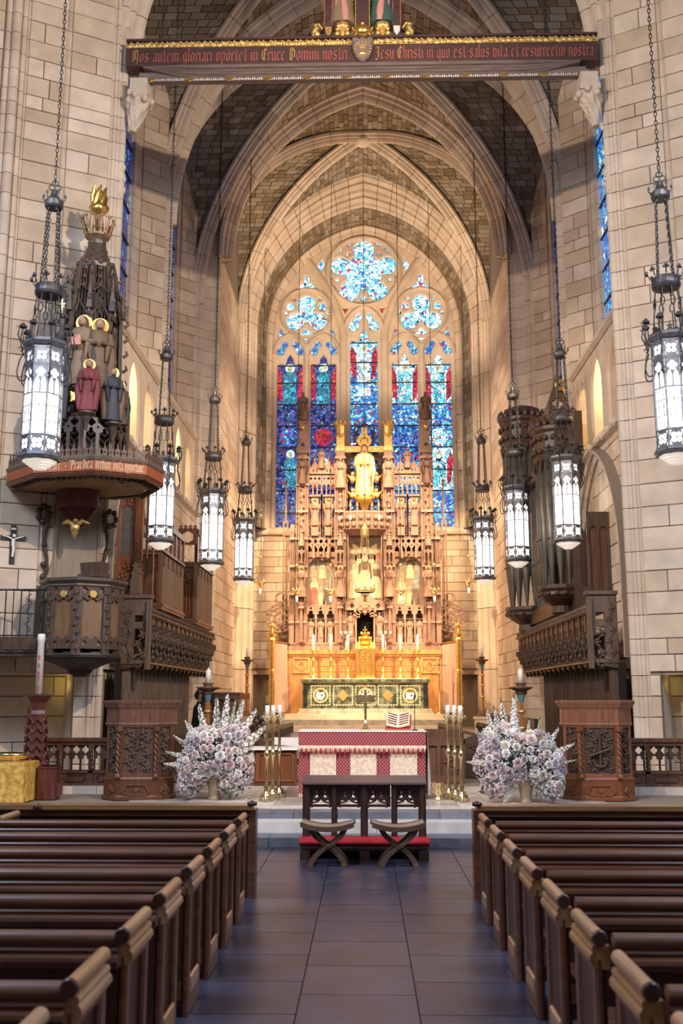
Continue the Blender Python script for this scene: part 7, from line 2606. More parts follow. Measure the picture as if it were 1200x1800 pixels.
prc = thing('processional_cross', 'slender processional cross standing right of the high altar', 'cross', (2.42, 33.1, 1.33))
MB().lathe([(.14, 0), (.14, .04), (.02, .08), (.02, 1.25), (.05, 1.29), (.02, 1.33), (.02, 1.45)], 8).build('staff', M['aged_brass'], prc)
mb = MB().box(-.02, -.02, 1.4, .02, .02, 1.78).box(-.19, -.02, 1.56, .19, .02, 1.60)
for x, z in ((-.19, 1.58), (.19, 1.58), (0, 1.78)):
    mb.ball((x, 0, z), .045, 6, 4)
mb.build('cross_head', M['aged_brass'], prc)

# ---- choir desks, stall ends, credence, chair
for sx, side in ((-1, 'left'), (1, 'right')):
    t = thing('choir_desk', 'long dark oak choir desk with carved end panel on the %s of the chancel' % side, 'choir desk', (0, 0, 0))
    xa, xb = (sx * 1.95, sx * 2.30)
    lo, hi = min(xa, xb), max(xa, xb)
    mb = MB().plate([(lo, ZP), (hi, ZP), (hi, 1.22 if sx > 0 else 1.08), (lo, 1.08 if sx > 0 else 1.22)] if True else [], (), (0, 20.1, 0), t=.08, ch=.01)
    vine(mb, (0, 20.02, 0), (1, 0, 0), (0, 0, 1), (0, -1, 0), lo + .05, ZP + .1, hi - .05, 1.02, .014, 4)
    mb.build('end_panel', M['oak'], t)
    mb = MB()
    for k in range(14):
        y = 20.4 + k * .48
        mb.plate(rect(y, .95, y + .46, 1.2), [lancet(y + .03 + q * .14, .97, y + .15 + q * .14, 1.16, .06, 4) for q in range(3)], (xa, 0, 0), (0, 1, 0), (0, 0, 1), (-sx, 0, 0), .03)
    mb.build('pierced_front', M['oak'], t)
    MB().rings([[(xa, y, 1.18), (xa, y, 1.22), (xb, y, 1.14), (xb, y, 1.10)] for y in (20.1, 27.2)]).build('sloped_top', M['oak'], t)
    MB().box(lo + .05, 20.1, ZP, hi - .05, 27.2, .95).build('body', M['oak'], t)
    mb = MB()
    PX = 2.62 if sx > 0 else 2.12
    for q in range(14):
        a = q * 2.4
        mb.ball((sx * PX + .1 * math.cos(a), 20.3 + .05 * math.sin(a), 1.25 + q * .022), .07, 6, 4)
    mb.cbox(sx * PX, 20.3, ZP, .16, .12, .95)
    mb.build('poppyhead', M['oak'], t)
    b = thing('choir_bench', 'dark oak choir bench with arm ends behind the %s choir desk' % side, 'bench', (0, 0, 0))
    yb0 = 22.0 if sx < 0 else 20.6
    xa, xb = sx * 2.95, sx * 3.42
    lo, hi = min(xa, xb), max(xa, xb)
    MB().box(lo, yb0, ZP + .3, hi, 27.0, ZP + .46).build('seat', M['oak'], b)
    MB().box(min(sx * 3.4, sx * 3.48), yb0, ZP, max(sx * 3.4, sx * 3.48), 27.0, 1.45).build('backrest', M['oak'], b)
    for k in range(9):
        y = yb0 + k * (26.9 - yb0) / 8
        mb = MB().box(lo, y, ZP, hi, y + .07, ZP + .75)
        mb.ball(((lo + hi) / 2 - sx * .2, y + .03, ZP + .8), .09, 7, 5)
        mb.build('arm_end', M['oak'], b)
cr_ = thing('credence_table', 'oak credence table with a white cloth left behind the altar', 'table', (-1.62, 18.6, ZP))
MB().box(-.38, -.2, 0, .36, .25, .60).build('body', M['oak_light'], cr_)
mb = MB().plate(rect(-.36, .05, .34, .58), [rect(-.28, .1, -.02, .52), rect(.02, .1, .28, .52)], (0, -.2, 0), t=.03, ch=.01)
mb.build('front_frame', M['oak_light'], cr_)
MB().box(-.44, -.26, .60, .42, .3, .64).build('top', M['oak_mid'], cr_)
cl_ = thing('credence_cloth', 'white cloth spread over the credence table left of the altar', 'cloth', (-1.62, 18.6, ZP + .64))
MB().box(-.46, -.28, 0, .43, .31, .012).build('cloth', M['white'], cl_)
MB().rings([[(-.46 + k * .03, -.29 - .01 * math.sin(k), 0.01) for k in range(30)], [(-.46 + k * .03, -.30 - .012 * math.sin(k + .5), -.03) for k in range(30)]], False, False, False).build('hem', M['white'], cl_)
sb = thing('small_bench', 'low oak bench with a folded white cloth behind the credence table', 'bench', (-1.55, 19.35, ZP))
MB().box(-.35, -.15, .0, -.3, .15, .72).box(.3, -.15, 0, .35, .15, .72).box(-.38, -.18, .72, .38, .18, .77).box(-.3, -.02, .3, .3, .02, .4).build('frame', M['oak_light'], sb)
fc = thing('folded_cloth', 'folded white cloth hanging over the low oak bench', 'cloth', (-1.5, 19.35, ZP + .77))
MB().rings([[(-.25, y, z) for y, z in ((-.2, -.1), (-.19, .015), (.15, .02))], [(.30, y, z) for y, z in ((-.21, -.14), (-.19, .015), (.15, .02))]], False, False, False).build('cloth', M['white'], fc)
ch_ = thing('carved_chair', 'brown oak chair front with a carved foliage panel right behind the altar', 'chair', (1.48, 18.9, ZP))
MB().box(-.42, -.05, 0, .30, .45, .70).build('body', M['oak_mid'], ch_)
mb = MB().plate(rect(-.44, .0, .32, .80), [rect(-.1, .14, .26, .66), rect(-.36, .14, -.18, .66)], (0, -.05, 0), t=.05, ch=.012)
vine(mb, (0, -.06, 0), (1, 0, 0), (0, 0, 1), (0, -1, 0), -.08, .16, .25, .64, .016, 3)
mb.build('carved_front', M['oak_mid'], ch_)
MB().box(-.44, .4, .0, .32, .5, .95).build('backrest', M['oak_mid'], ch_)

# organist at the console on the left
oc_ = thing('organ_console', 'dark oak organ console with blind arches at the left of the chancel', 'organ console', (-2.90, 20.7, ZP))
MB().box(-.38, -.3, 0, .32, .3, 1.60).build('case', M['oak'], oc_)
mb = MB().plate(rect(-.4, .8, .34, 1.62), [lancet(-.36 + q * .235, .86, -.16 + q * .235, 1.5, .14, 5) for q in range(3)], (0, -.3, 0), t=.04, ch=.01)
mb.box(-.42, -.36, 1.60, .36, .32, 1.64)
mb.build('arched_panel', M['oak'], oc_)
mb = MB()
for q in range(6):
    mb.box(.36 + q * .035, -.25, .7, .375 + q * .035, -.22, 1.55)
mb.box(.34, -.26, 1.5, .56, -.2, 1.62).box(.34, -.26, .66, .56, -.2, .72)
mb.build('slatted_side', M['oak_light'], oc_)
MB().box(-.95, -.25, 0, -.40, .25, .78).build('bench_box', M['oak'], oc_)
ps_ = thing('person', 'dark-haired person in a black jacket seated at the organ console, seen from behind', 'person', (-3.42, 20.7, ZP + .78))
mb = MB()
prof = [(.20, .16, 0.0), (.21, .15, .12), (.19, .13, .28), (.21, .14, .42), (.22, .13, .52), (.17, .11, .59), (.07, .07, .62), (.058, .06, .68)]
mb.rings([[(.03 * (z > .3) + b * math.cos(2 * PI * k / 16), a * math.sin(2 * PI * k / 16), z) for k in range(16)] for a, b, z in prof], True)
for s in (-1, 1):
    mb.tube([(0.02, s * .2, .52), (.03, s * .25, .38), (.08, s * .25, .24), (.25, s * .20, .22), (.36, s * .16, .24)], [.065, .06, .055, .045, .032], 8)
    mb.tube([(0, s * .1, .06), (.25, s * .12, .06), (.42, s * .12, .04), (.46, s * .12, -.2), (.48, s * .12, -.42)], [.10, .09, .075, .06, .05], 8)
    mb.tube([(.44, s * .12, -.44), (.58, s * .12, -.47)], [.05, .035], 7)
mb.build('black_suit', M['black'], ps_)
mb = MB().tube([(.03, 0, .60), (.045, 0, .70)], [.055, .055], 9)
mb.ball((.06, 0, .79), .1, 12, 9, (.98, .80, 1.2))
mb.lathe([(.022, -.03), (.001, .02)], 5, (.165, 0, .785))
for s in (-1, 1):
    mb.ball((.05, s * .085, .785), .025, 6, 5, (.8, .5, 1.3))
    mb.ball((.14, s * .035, .80), .012, 6, 4)
mb.tube([(.145, -.02, .745), (.152, 0, .743), (.145, .02, .745)], .007, 5)
mb.build('head', M['skin'], ps_)
MB().ball((.035, 0, .835), .105, 12, 8, (1.0, .85, 1.0)).ball((-.01, 0, .80), .085, 10, 7, (.9, .9, 1.1)).build('hair', M['hair'], ps_)
for s in (-1, 1):
    mb = MB().ball((.40, s * .15, .24), .038, 8, 5, (1.1, .9, .55))
    for f, l in ((-.027, .065), (-.009, .078), (.009, .075), (.026, .06)):
        mb.tube([(.425, s * .15 + f, .245), (.425 + l * .55, s * .15 + f * 1.15, .247), (.425 + l, s * .15 + f * 1.2, .228)], [.010, .009, .007], 5)
    mb.tube([(.39, s * .15 - s * .035, .24), (.42, s * .15 - s * .055, .235), (.445, s * .15 - s * .058, .228)], [.011, .010, .008], 5)
    mb.build('hand', M['skin'], ps_)

# ---- sanctuary lamps on long chains in front of the reredos
sl = thing('sanctuary_lamp', '', 'lamp', (0, 0, 0), 0, 'hanging brass sanctuary lamps before the reredos')
mb = MB().lathe([(.0, -.12), (.04, -.08), (.03, -.04), (.10, .0), (.15, .06), (.16, .10), (.12, .13), (0, .12)], 14)
for k in range(8):
    a = k * PI / 4
    mb.ball((.155 * math.cos(a), .155 * math.sin(a), .13), .03, 5, 4, (1, 1, 1.5))
mb.build('lamp_bowl', M['brass'], sl)
MB().lathe([(0, -.30), (.03, -.28), (.045, -.16), (.04, -.10), (0, -.10)], 10).build('glass_cup', M['lamp_tier'], sl)
mb = MB()
for k in range(3):
    a = k * 2 * PI / 3 + .4
    mb.tube([(.14 * math.cos(a), .14 * math.sin(a), .12), (.03 * math.cos(a), .03 * math.sin(a), .95)], .009, 4)
mb.lathe([(.0, .9), (.06, .93), (.07, .96), (.03, 1.02), (0, 1.04)], 10)
mb.build('hanger', M['brass'], sl)
LP_ = [(-3.55, 33.6, 5.6, 'outermost left brass sanctuary lamp against the pale wall'), (-2.32, 33.8, 5.35, 'brass sanctuary lamp before the left outer pier of the reredos'),
       (-1.17, 33.8, 5.35, 'brass sanctuary lamp before the left painted panel'), (1.22, 33.8, 5.35, 'brass sanctuary lamp before the right painted panel'),
       (2.36, 33.8, 5.35, 'brass sanctuary lamp before the right outer pier of the reredos'), (3.50, 33.6, 5.6, 'outermost right brass sanctuary lamp against the pale wall')]
for i, (x, y, z, lab) in enumerate(LP_):
    o = sl if i == 0 else copy_tree(sl)
    o.location = (x, y, z)
    o['label'] = lab
    g = 19.2 if abs(x) > 3 else 20.9
    MB().tube([(0, 0, 1.03), (0, 0, g - z)], .010, 4).build('lamp_chain', M['iron'], o)
    MB().ball((0, 0, 2.4 + .0), .06, 7, 5).ball((0, 0, 2.6), .035, 6, 4).build('chain_knop', M['brass'], o)
cl = thing('crown_lamp', 'large brass crown lamp hanging before the central painted panel', 'lamp', (0, 33.6, 5.35))
mb = MB().lathe([(.30, 0), (.34, .03), (.36, .10), (.33, .12), (.28, .08), (.30, 0)], 20)
for k in range(12):
    a = k * PI / 6
    c, s = math.cos(a), math.sin(a)
    mb.tube([(.34 * c, .34 * s, .1), (.38 * c, .38 * s, .2), (.36 * c, .36 * s, .28)], [.03, .025, .01], 5)
    mb.ball((.37 * c, .37 * s, .24), .04, 5, 4)
    if k % 2 == 0:
        mb.tube([(.32 * c, .32 * s, .12), (.1 * c, .1 * s, 1.9)], .009, 4)
mb.lathe([(0, -.35), (.06, -.3), (.04, -.2), (.14, -.08), (.12, 0), (0, 0)], 12)
mb.build('crown_ring', M['brass'], cl)
mb = MB().lathe([(.14, 1.9), (.15, 1.95), (.15, 2.15), (.10, 2.25), (.02, 2.4)], 10, smooth=False)
mb.build('upper_crown', M['aged_brass'], cl)
MB().tube([(0, 0, 2.38), (0, 0, 15.3)], .011, 4).build('lamp_chain', M['iron'], cl)

# ---- double kneeler and the two cross-legged stools
kn = thing('double_kneeler', 'dark oak double kneeler with traceried openings and a red kneeling cushion', 'kneeler', (-.02, 12.35, 0))
MB().rings([[(x, y, z) for y, z in ((.18, .865), (.16, .845), (.52, .905), (.52, .93))] for x in (-.76, .76)]).box(-.73, .22, .83, .73, .5, .87).build('top_shelf', M['kneeler_top'], kn)
for x in (-.705, -.365, 0, .365, .705):
    w = .045 if abs(x) in (.705, 0) else .035
    mb = MB().box(x - w, .22, .16, x + w, .34, .84).box(x - w * .5, .20, .16, x + w * .5, .22, .84)
    mb.build('post', M['kneeler'], kn)
for k in range(4):
    a = -.67 + k * .345
    b = a + .28
    c = (a + b) / 2
    hs = [[(a + .03, .60), (b - .03, .60), (b - .05, .655), (c + .03, .625), (c, .66), (c - .03, .625), (a + .05, .655)],
          [(a + .03, .66), (c - .035, .68), (c - .05, .755), (a + .08, .735)], [(b - .03, .66), (c + .035, .68), (c + .05, .755), (b - .08, .735)],
          ]
    hs = [lancet(c - .125, .02, c + .125, .02 + .01, .005)] if False else hs
    mb = MB().plate(rect(a - .02, .57, b + .02, .83), hs, (0, .30, 0), t=.035, ch=.008)
    for s in (-1, 1):
        mb.tube([(c + s * .125, .265, .60), (c + s * .09, .262, .69), (c, .26, .775)], .014, 5)
        mb.tube([(c, .262, .70), (c + s * .05, .262, .63), (c + s * .12, .265, .615)], .012, 5)
        mb.ball((c + s * .11, .265, .575), .016, 5, 4)
    mb.build('tracery_head', M['kneeler'], kn)
MB().box(-.74, .22, .16, .74, .32, .235).build('lower_rail', M['kneeler'], kn)
MB().box(-.76, -.08, .13, .76, .26, .17).box(-.74, -.06, .10, .74, .24, .13).build('kneeling_board', M['kneeler'], kn)
MB().rings([[(x, -.09, .175), (x, -.085, .215), (x, -.05, .235), (x, .15, .24), (x, .2, .22), (x, .2, .175)] for x in (-.77, -.75, .75, .77)], True).build('cushion', M['red_velvet'], kn)
for x in (-.70, 0, .70):
    for y in (-.03, .40):
        if x == 0 and y > 0:
            continue
        mb = MB().box(x - .06, y - .05, 0, x + .06, y + .05, .11).box(x - .045, y - .04, .05, x + .045, y + .04, .16)
        mb.build('foot', M['kneeler'], kn)
MB().box(-.74, .30, .0, .74, .5, .12).build('rear_plinth', M['kneeler'], kn)

st_ = thing('cross_legged_stool', '', 'stool', (0, 0, 0), 0, 'two curved cross-legged stools before the kneeler')
ns = 12
mb = MB()
top = []
for k in range(ns + 1):
    u = -1 + 2 * k / ns
    z = .415 + .055 * u * u
    top.append([(u * .30, -.17, z), (u * .30, .17, z), (u * .30, .17, z + .018), (u * .30, -.17, z + .018)])
mb.rings(top)
mb.build('seat', M['stool_seat'], st_)
for y in (-.19, .17):
    mb = MB().rings([[(p[0][0] * 1.02, y, p[0][2] - .03), (p[0][0] * 1.02, y + .03, p[0][2] - .03), (p[0][0] * 1.02, y + .03, p[0][2] + .025), (p[0][0] * 1.02, y, p[0][2] + .025)] for p in top])
    mb.build('seat_rail', M['stool_oak'], st_)
for y0, s in ((-.15, 1), (-.10, -1), (.08, 1), (.13, -1)):
    pts = []
    for k in range(11):
        u = k / 10
        x = s * (.20 - .40 * u)
        bow = .045 * math.sin(2 * PI * u)
        pts.append((x + s * bow * .9, u))
    rr_ = []
    for x, u in pts:
        z = .43 - .43 * u
        h = .034
        d = Vector((s * .40, -.43)).normalized()
        nx, nz = abs(d.y) * h, d.x * h * .0
        rr_.append([(x - h, y0, z), (x + h, y0, z), (x + h, y0 + .045, z), (x - h, y0 + .045, z)])
    MB().rings(rr_).build('crossed_leg', M['stool_oak'], st_)
for y in (-.1,):
    MB().tube([(0, -.17, .215), (0, .19, .215)], .018, 6).build('pivot', M['oak'], st_)
for x in (-.19, .19):
    MB().box(x - .03, -.17, 0, x + .03, .18, .03).build('runner', M['stool_oak'], st_)
for i, (x, y, rz, lab) in enumerate(((-.435, 11.93, R(-2), 'left of the two curved cross-legged wooden stools before the kneeler'), (.365, 11.93, R(3), 'right of the two curved cross-legged wooden stools before the kneeler'))):
    o = st_ if i == 0 else copy_tree(st_)
    o.location = (x, y, 0)
    o.rotation_euler = (0, 0, rz)
    o['label'] = lab

# ================================================================== PEWS
def ring_prof(y, z, r, n=10):
    return [(y + r * math.cos(2 * PI * k / n), z + r * math.sin(2 * PI * k / n)) for k in range(n)]


def extr_x(mb, prof, x0, x1, smooth=False):
    mb.rings([[(x0, y, z) for y, z in prof], [(x1, y, z) for y, z in prof]], smooth)
    return mb


def extr_y(mb, prof, y0, y1, smooth=False):
    mb.rings([[(x, y0, z) for x, z in prof], [(x, y1, z) for x, z in prof]], smooth)
    return mb


def pew_end(t, x, s, D, name='end_panel', worn='pew_edge'):
    """panelled bench end at x, its face towards s; D is its depth along y"""
    a, b = (x - .035, x + .035)
    O, U, N = (x + s * .010, 0, 0), (0, 1, 0), (s, 0, 0)
    mb = MB().plate(rect(0, .0, D, .74), [rect(.085, .20, D - .085, .68)], O, U, (0, 0, 1), N, .03, .014)
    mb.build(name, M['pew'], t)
    MB().box(x - .03, .02, .0, x + .012, D - .02, .72).build('sunk_panel', M['pew_dark'], t)
    mb = MB().plate([(.085, .115), (D - .085, .115), (D - .085, .215), (.085, .215)], (), (x + s * .03, 0, 0), U, (0, 0, 1), N, .016, .012)
    mb.build('bottom_rail', M[worn], t)
    mb = MB()
    extr_y(mb, [(x + s * .02 + .031 * math.cos(2 * PI * k / 14), .838 + .031 * math.sin(2 * PI * k / 14)) for k in range(14)], -.02, D, True)
    mb.build('end_roll', M[worn], t)
    mb = MB()
    prof = [(-.03, .80), (.045, .80), (.052, .785), (.048, .77), (.06, .755), (.062, .735), (.05, .715), (.03, .70), (-.03, .70)]
    extr_y(mb, [(x + s * q, z) for q, z in prof], 0.0, D)
    mb.build('end_moulding', M[worn], t)
    mb = MB().lathe([(0, 0), (.030, 0), (.036, .006), (.036, .016), (.030, .022), (0, .022)], 16, smooth=False)
    mb.v = [Vector((x + s * .02 + p.x, -.04 + p.z, .838 + p.y)) for p in mb.v]
    mb.build('end_knob', M['pew_dark'], t)


def make_pew(sx, divider):
    D = .46
    xi, xo = sx * 1.12, sx * 5.6
    t = thing('pew', '', 'pew', (0, 0, 0), 0, 'rows of dark oak pews')
    lo, hi = min(xi, xo), max(xi, xo)
    pew_end(t, xi, -sx, D)
    if divider:
        mb = MB()
        extr_y(mb, [(sx * 3.17 + .03 * math.cos(2 * PI * k / 12), .852 + .03 * math.sin(2 * PI * k / 12)) for k in range(12)], .0, D, True)
        mb.build('divider_roll', M['pew_edge'], t)
        MB().box(sx * 3.17 - .025, 0, .1, sx * 3.17 + .025, D, .83).build('divider', M['pew_dark'], t)
    mb = MB()
    extr_x(mb, ring_prof(.02, .815, .036, 12), lo + .05, hi, True)
    mb.build('back_roll', M['pew'], t)
    mb = MB()
    extr_x(mb, [(.055, .785), (.0, .785), (-.012, .77), (-.004, .755), (-.03, .742), (-.034, .725), (-.02, .71), (-.02, .695), (.0, .685), (.055, .685)], lo + .05, hi)
    mb.build('back_moulding', M['pew'], t)
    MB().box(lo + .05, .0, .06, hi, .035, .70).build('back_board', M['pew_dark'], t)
    MB().box(lo + .05, .02, .38, hi, D - .02, .42).build('seat', M['pew'], t)
    MB().box(lo + .05, -.012, .10, hi, .0, .2).build('foot_rail', M['pew'], t)
    return t


ORD_ = ('front', 'second', 'third', 'fourth', 'fifth', 'sixth', 'seventh', 'nearest')
for sx, side in ((-1, 'left'), (1, 'right')):
    pa = make_pew(sx, True)
    for k in range(8):
        o = pa if k == 0 else copy_tree(pa)
        o.location = (0 if sx < 0 else -.06, 9.33 - .46 - .82 * k, 0)
        o['label'] = '%s pew of the %s block, dark oak with a worn rounded end' % (('frontmost' if k == 0 else 'nearest, partly cut' if k == 7 else ORD_[k] + ' from the front'), side)
    f = thing('pew_screen', 'panelled oak pew front with a broad ledge before the %s block of pews' % side, 'pew front', (0, 9.92, 0))
    xi, xo = sx * 1.10 if sx < 0 else 1.07, sx * 5.6
    lo, hi = min(xi, xo), max(xi, xo)
    MB().box(lo, .02, .82, hi, .26, .862).build('ledge', M['pew_ledge'], f)
    MB().box(lo, .05, .76, hi, .24, .82).build('ledge_moulding', M['pew'], f)
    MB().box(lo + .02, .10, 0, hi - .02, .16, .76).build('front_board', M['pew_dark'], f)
    mb = MB().box(xi - .035, .06, 0, xi + .035, .25, .82)
    mb.build('end_post', M['pew'], f)
    mb = MB().lathe([(0, 0), (.045, 0), (.05, .03), (.0, .05)], 12, (xi, .05, .86))
    mb.build('post_knop', M['pew_dark'], f)
    mb = MB().lathe([(0, -.01), (.036, -.01), (.036, .012), (0, .012)], 14)
    mb.v = [Vector((sx * 3.18 + p.x, .0 + p.z, .842 + p.y)) for p in mb.v]
    mb.build('round_plug', M['pew_dark'], f)

# ================================================================== FLOWERS
PET = {}
for n_, c in (('white', (.84, .80, .76)), ('blush', (.78, .60, .58)), ('mauve', (.62, .50, .55)), ('cream', (.80, .75, .64)), ('lilac', (.70, .62, .68))):
    PET[n_] = mat('petals_' + n_, c, .6, var=.10, mottle=.1, mscale=25)
M['leaf'] = mat('flower_leaf', (.045, .075, .035), .5, island=.35)
M['palegreen'] = mat('pale_bud', (.50, .56, .38), .6, island=.2)
M['vase'] = mat('stone_brass_vase', (.36, .28, .18), .4, .4, mottle=.2)
M['breath'] = mat('gypsophila', (.83, .80, .80), .7, island=.2)
rf = random.Random(21)


def rose_mesh(seed, m):
    q = random.Random(seed)
    mb = MB()
    for ring, (n, r0, r1, z1, op) in enumerate(((3, .10, .22, .55, .0), (4, .2, .38, .55, .05), (5, .3, .60, .48, .12), (6, .38, .86, .34, .25), (6, .42, 1.05, .10, .35))):
        a0 = q.uniform(0, 6)
        for k in range(n):
            a = a0 + 2 * PI * k / n + q.uniform(-.15, .15)
            h = PI / n * 1.25
            vs = []
            for v, (rr_, zz) in enumerate(((r0 * .5, -.35), ((r0 + r1) * .52, z1 * .35 - .1), (r1, z1), (r1 * 1.08, z1 - .06 - op * .3))):
                for u in (-1, -.35, .35, 1):
                    w = h * (.55 if v == 0 else 1.0 if v == 1 else .85 if v == 2 else .6)
                    rad = rr_ * (1 - .10 * u * u) * q.uniform(.96, 1.04)
                    vs.append((rad * math.cos(a + u * w), rad * math.sin(a + u * w), zz - .10 * u * u))
            fs = [(v * 4 + u, v * 4 + u + 1, v * 4 + u + 5, v * 4 + u + 4) for v in range(3) for u in range(3)]
            mb.add(vs, fs, True)
    me = mb.mesh('rose')
    me.materials.append(m)
    return me


ROSES = {k: [rose_mesh(i * 7 + j, m) for j in range(2)] for i, (k, m) in enumerate(PET.items())}


def spike_mesh(seed, m):
    """a flower spike: single five-petalled florets set round a stem, buds at the tip"""
    q = random.Random(seed)
    mb = MB()
    n = 64
    for k in range(n):
        u = k / n
        a = k * 2.4 + q.uniform(-.3, .3)
        r = (.115 * (1 - u) ** .6 + .012) * q.uniform(.7, 1.15)
        d = Vector((math.cos(a), math.sin(a), .35)).normalized()
        c = Vector((d.x * r, d.y * r, u + q.uniform(-.01, .01)))
        s = (.088 * (1 - u * .72)) * q.uniform(.75, 1.2)
        t1 = d.orthogonal().normalized()
        t2 = d.cross(t1)
        b0 = q.uniform(0, 1)
        for p in range(5):
            b = b0 + p * 2 * PI / 5
            e = t1 * math.cos(b) + t2 * math.sin(b)
            f = t1 * math.cos(b + .55) + t2 * math.sin(b + .55)
            g = t1 * math.cos(b - .55) + t2 * math.sin(b - .55)
            mb.add([c - d * s * .25, c + g * s * .8 + d * s * .12, c + e * s * 1.05 + d * s * .05, c + f * s * .8 + d * s * .12], [(0, 1, 2, 3)], True)
    me = mb.mesh('delphinium_spike')
    me.materials.append(m)
    return me


SPK = [spike_mesh(3, PET['white']), spike_mesh(5, PET['cream']), spike_mesh(9, M['palegreen'])]


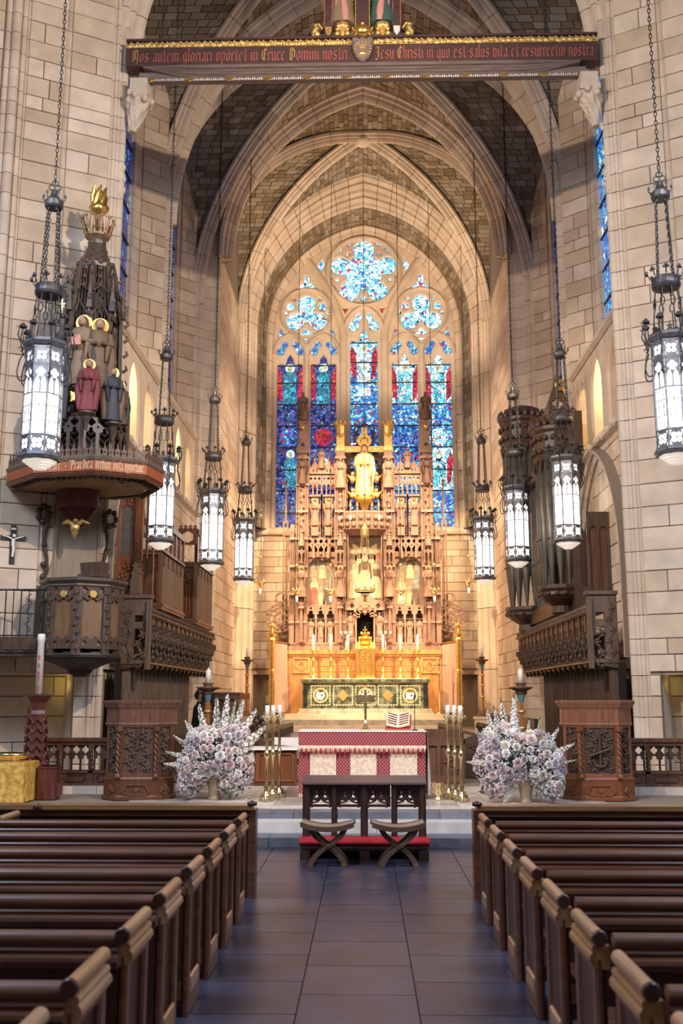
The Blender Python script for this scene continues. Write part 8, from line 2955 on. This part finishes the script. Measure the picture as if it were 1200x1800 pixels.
def arrangement(x, y, label, spec, clusters, vase_x, seed):
    q = random.Random(seed)
    t = thing('flower_arrangement', label, 'flowers', (x, y, ZP))
    mb = MB().lathe([(0, 0), (.10, 0), (.105, .02), (.08, .05), (.085, .09), (.11, .24), (.12, .30), (.135, .33), (.12, .34), (.0, .30)], 18, (vase_x, 0, 0))
    mb.build('vase', M['vase'], t)

    def place(me, p, d, size, nm, roll=None, sz=None):
        o = link(nm, me, t, p)
        o.rotation_euler = (Vector(d).to_track_quat('Z', 'Y')).to_euler()
        o.scale = (size, size, sz or size)
        return o
    pts = []
    tries = 0
    while len(pts) < 105 and tries < 6000:
        tries += 1
        cx, cz, rx, rz = q.choice(clusters)
        a, e = q.uniform(0, 2 * PI), q.uniform(-1, 1)
        v = Vector((math.cos(a) * math.sqrt(1 - e * e), math.sin(a) * math.sqrt(1 - e * e), e))
        if v.y > .35:
            continue
        p = Vector((cx + v.x * rx, v.y * (rx * .5 + .12), cz + v.z * rz))
        r = q.uniform(.052, .078)
        if any((p - b).length < (r + rb) * .80 for b, rb in pts):
            continue
        if any(((p.x - c[0]) / c[2]) ** 2 + ((p.z - c[1]) / c[3]) ** 2 + (p.y / (c[2] * .5 + .12)) ** 2 < .70 for c in clusters):
            continue
        pts.append((p, r))
        tone = q.random()
        kind = 'white' if tone < .34 else 'mauve' if tone < .54 else 'blush' if tone < .76 else 'lilac' if tone < .9 else 'cream'
        if p.x < clusters[0][0] - .25 and p.z < .6:
            kind = q.choice(('blush', 'blush', 'mauve'))
        d = Vector((v.x * .9, v.y * .8 - .45, v.z * .6 + .15 + q.uniform(-.2, .2)))
        place(q.choice(ROSES[kind]), p, d, r, 'rose')
    for sx_, sz_, L, dx, dy, dz, ty in spec:
        d = Vector((dx, dy, dz)).normalized()
        place(SPK[ty], (sx_, q.uniform(-.1, .1), sz_), d, L * (.95 if ty != 2 else .6), 'delphinium_spike', None, L * .92)
        mbs = MB().tube([(sx_ - d.x * .3, 0, sz_ - d.z * .3), (sx_ + d.x * L, 0, sz_ + d.z * L)], .006, 4)
        mbs.build('stem', M['leaf'], t)
    # airy filler and leaves
    mb, lf = MB(), MB()
    for k in range(3600):
        cx, cz, rx, rz = q.choice(clusters)
        a, e = q.uniform(0, 2 * PI), q.uniform(-1, 1)
        f = q.uniform(.72, 1.2)
        p = Vector((cx + math.cos(a) * math.sqrt(1 - e * e) * rx * f, min(.1, math.sin(a) * math.sqrt(1 - e * e) * (rx * .5 + .12) * f), cz + e * rz * f))
        s = q.uniform(.008, .017)
        mb.add([p + Vector((s, 0, 0)), p + Vector((-s, 0, 0)), p + Vector((0, s, 0)), p + Vector((0, -s, 0)), p + Vector((0, 0, s)), p + Vector((0, 0, -s))],
               [(0, 2, 4), (2, 1, 4), (1, 3, 4), (3, 0, 4), (2, 0, 5), (1, 2, 5), (3, 1, 5), (0, 3, 5)])
    for k in range(170):
        cx, cz, rx, rz = q.choice(clusters)
        a, e = q.uniform(0, 2 * PI), q.uniform(-1, 1)
        f = q.uniform(.75, 1.05) if k < 110 else q.uniform(1.0, 1.35)
        if k >= 110:
            e = -abs(e) * .9 - .1
        p = Vector((cx + math.cos(a) * math.sqrt(1 - e * e) * rx * f, math.sin(a) * .22, cz + e * rz * f))
        d = Vector((q.uniform(-1, 1), q.uniform(-1, .3), q.uniform(-.8, .5))).normalized()
        w = d.cross(Vector((0, 1, .3))).normalized()
        L = q.uniform(.06, .13)
        lf.add([p, p + d * L * .5 + w * L * .2, p + d * L, p + d * L * .5 - w * L * .2], [(0, 1, 2, 3)])
    tag(mb.build('gypsophila', M['breath'], t), kind='stuff')
    tag(lf.build('leaves', M['leaf'], t), kind='stuff')
    core = MB()
    for cx, cz, rx, rz in clusters:
        core.ball((cx, .05, cz), 1, 10, 7, (rx * .5, rx * .2, rz * .5))
    core.build('stem_core', M['leaf'], t)
    for k in range(3):
        z0 = .30
    return t


arrangement(-2.30, 15.75, 'large white, blush and mauve flower arrangement on the left of the chancel steps',
            [(-.16, .88, .62, -.22, -.1, 1, 0), (-.02, .95, .64, .0, -.1, 1, 0), (.10, .95, .70, .10, -.1, 1, 0), (.24, .92, .66, .30, -.1, 1, 0), (.30, .85, .66, .62, -.1, 1, 0), (.36, .72, .68, .95, -.1, .9, 1),
             (-.30, .82, .46, -.42, -.1, .8, 1), (-.36, .72, .44, -.75, -.1, .55, 0), (-.24, .78, .46, -.35, -.2, .7, 0), (-.40, .60, .44, -1, -.1, .30, 1), (-.38, .52, .44, -1, -.1, .06, 0), (.20, 1.0, .56, .16, .05, 1, 2), (.16, .85, .5, .2, -.2, .9, 0)],
            [(.02, .68, .48, .36), (-.30, .50, .28, .30), (.32, .50, .24, .34), (-.15, .85, .32, .24), (.28, .92, .22, .22), (-.42, .28, .16, .20), (.22, .34, .2, .24)], -.02, 4)
arrangement(2.32, 15.40, 'large white and blush flower arrangement on the right of the chancel steps',
            [(-.20, .95, .60, -.12, -.1, 1, 0), (-.34, .86, .56, -.32, -.1, 1, 0), (-.06, .95, .66, -.02, -.1, 1, 0), (-.28, .92, .52, -.2, -.2, 1, 0), (.22, .85, .42, .22, -.1, 1, 2), (.33, .75, .46, .62, -.1, .9, 0), (.40, .66, .50, 1, -.1, .5, 1), (.44, .56, .42, 1, -.1, .18, 2),
             (-.42, .56, .44, -1, -.1, .10, 1), (-.42, .74, .46, -.6, -.1, .8, 0), (-.10, 1.02, .56, .04, .05, 1, 0), (-.1, .25, .40, -.45, -.2, -.6, 1), (.1, .85, .4, .1, -.2, .9, 1)],
            [(-.05, .66, .46, .34), (-.40, .55, .28, .36), (.30, .55, .34, .30), (-.28, .88, .30, .26), (.22, .82, .28, .22), (.42, .34, .20, .28), (-.40, .26, .18, .16)], .06, 8)
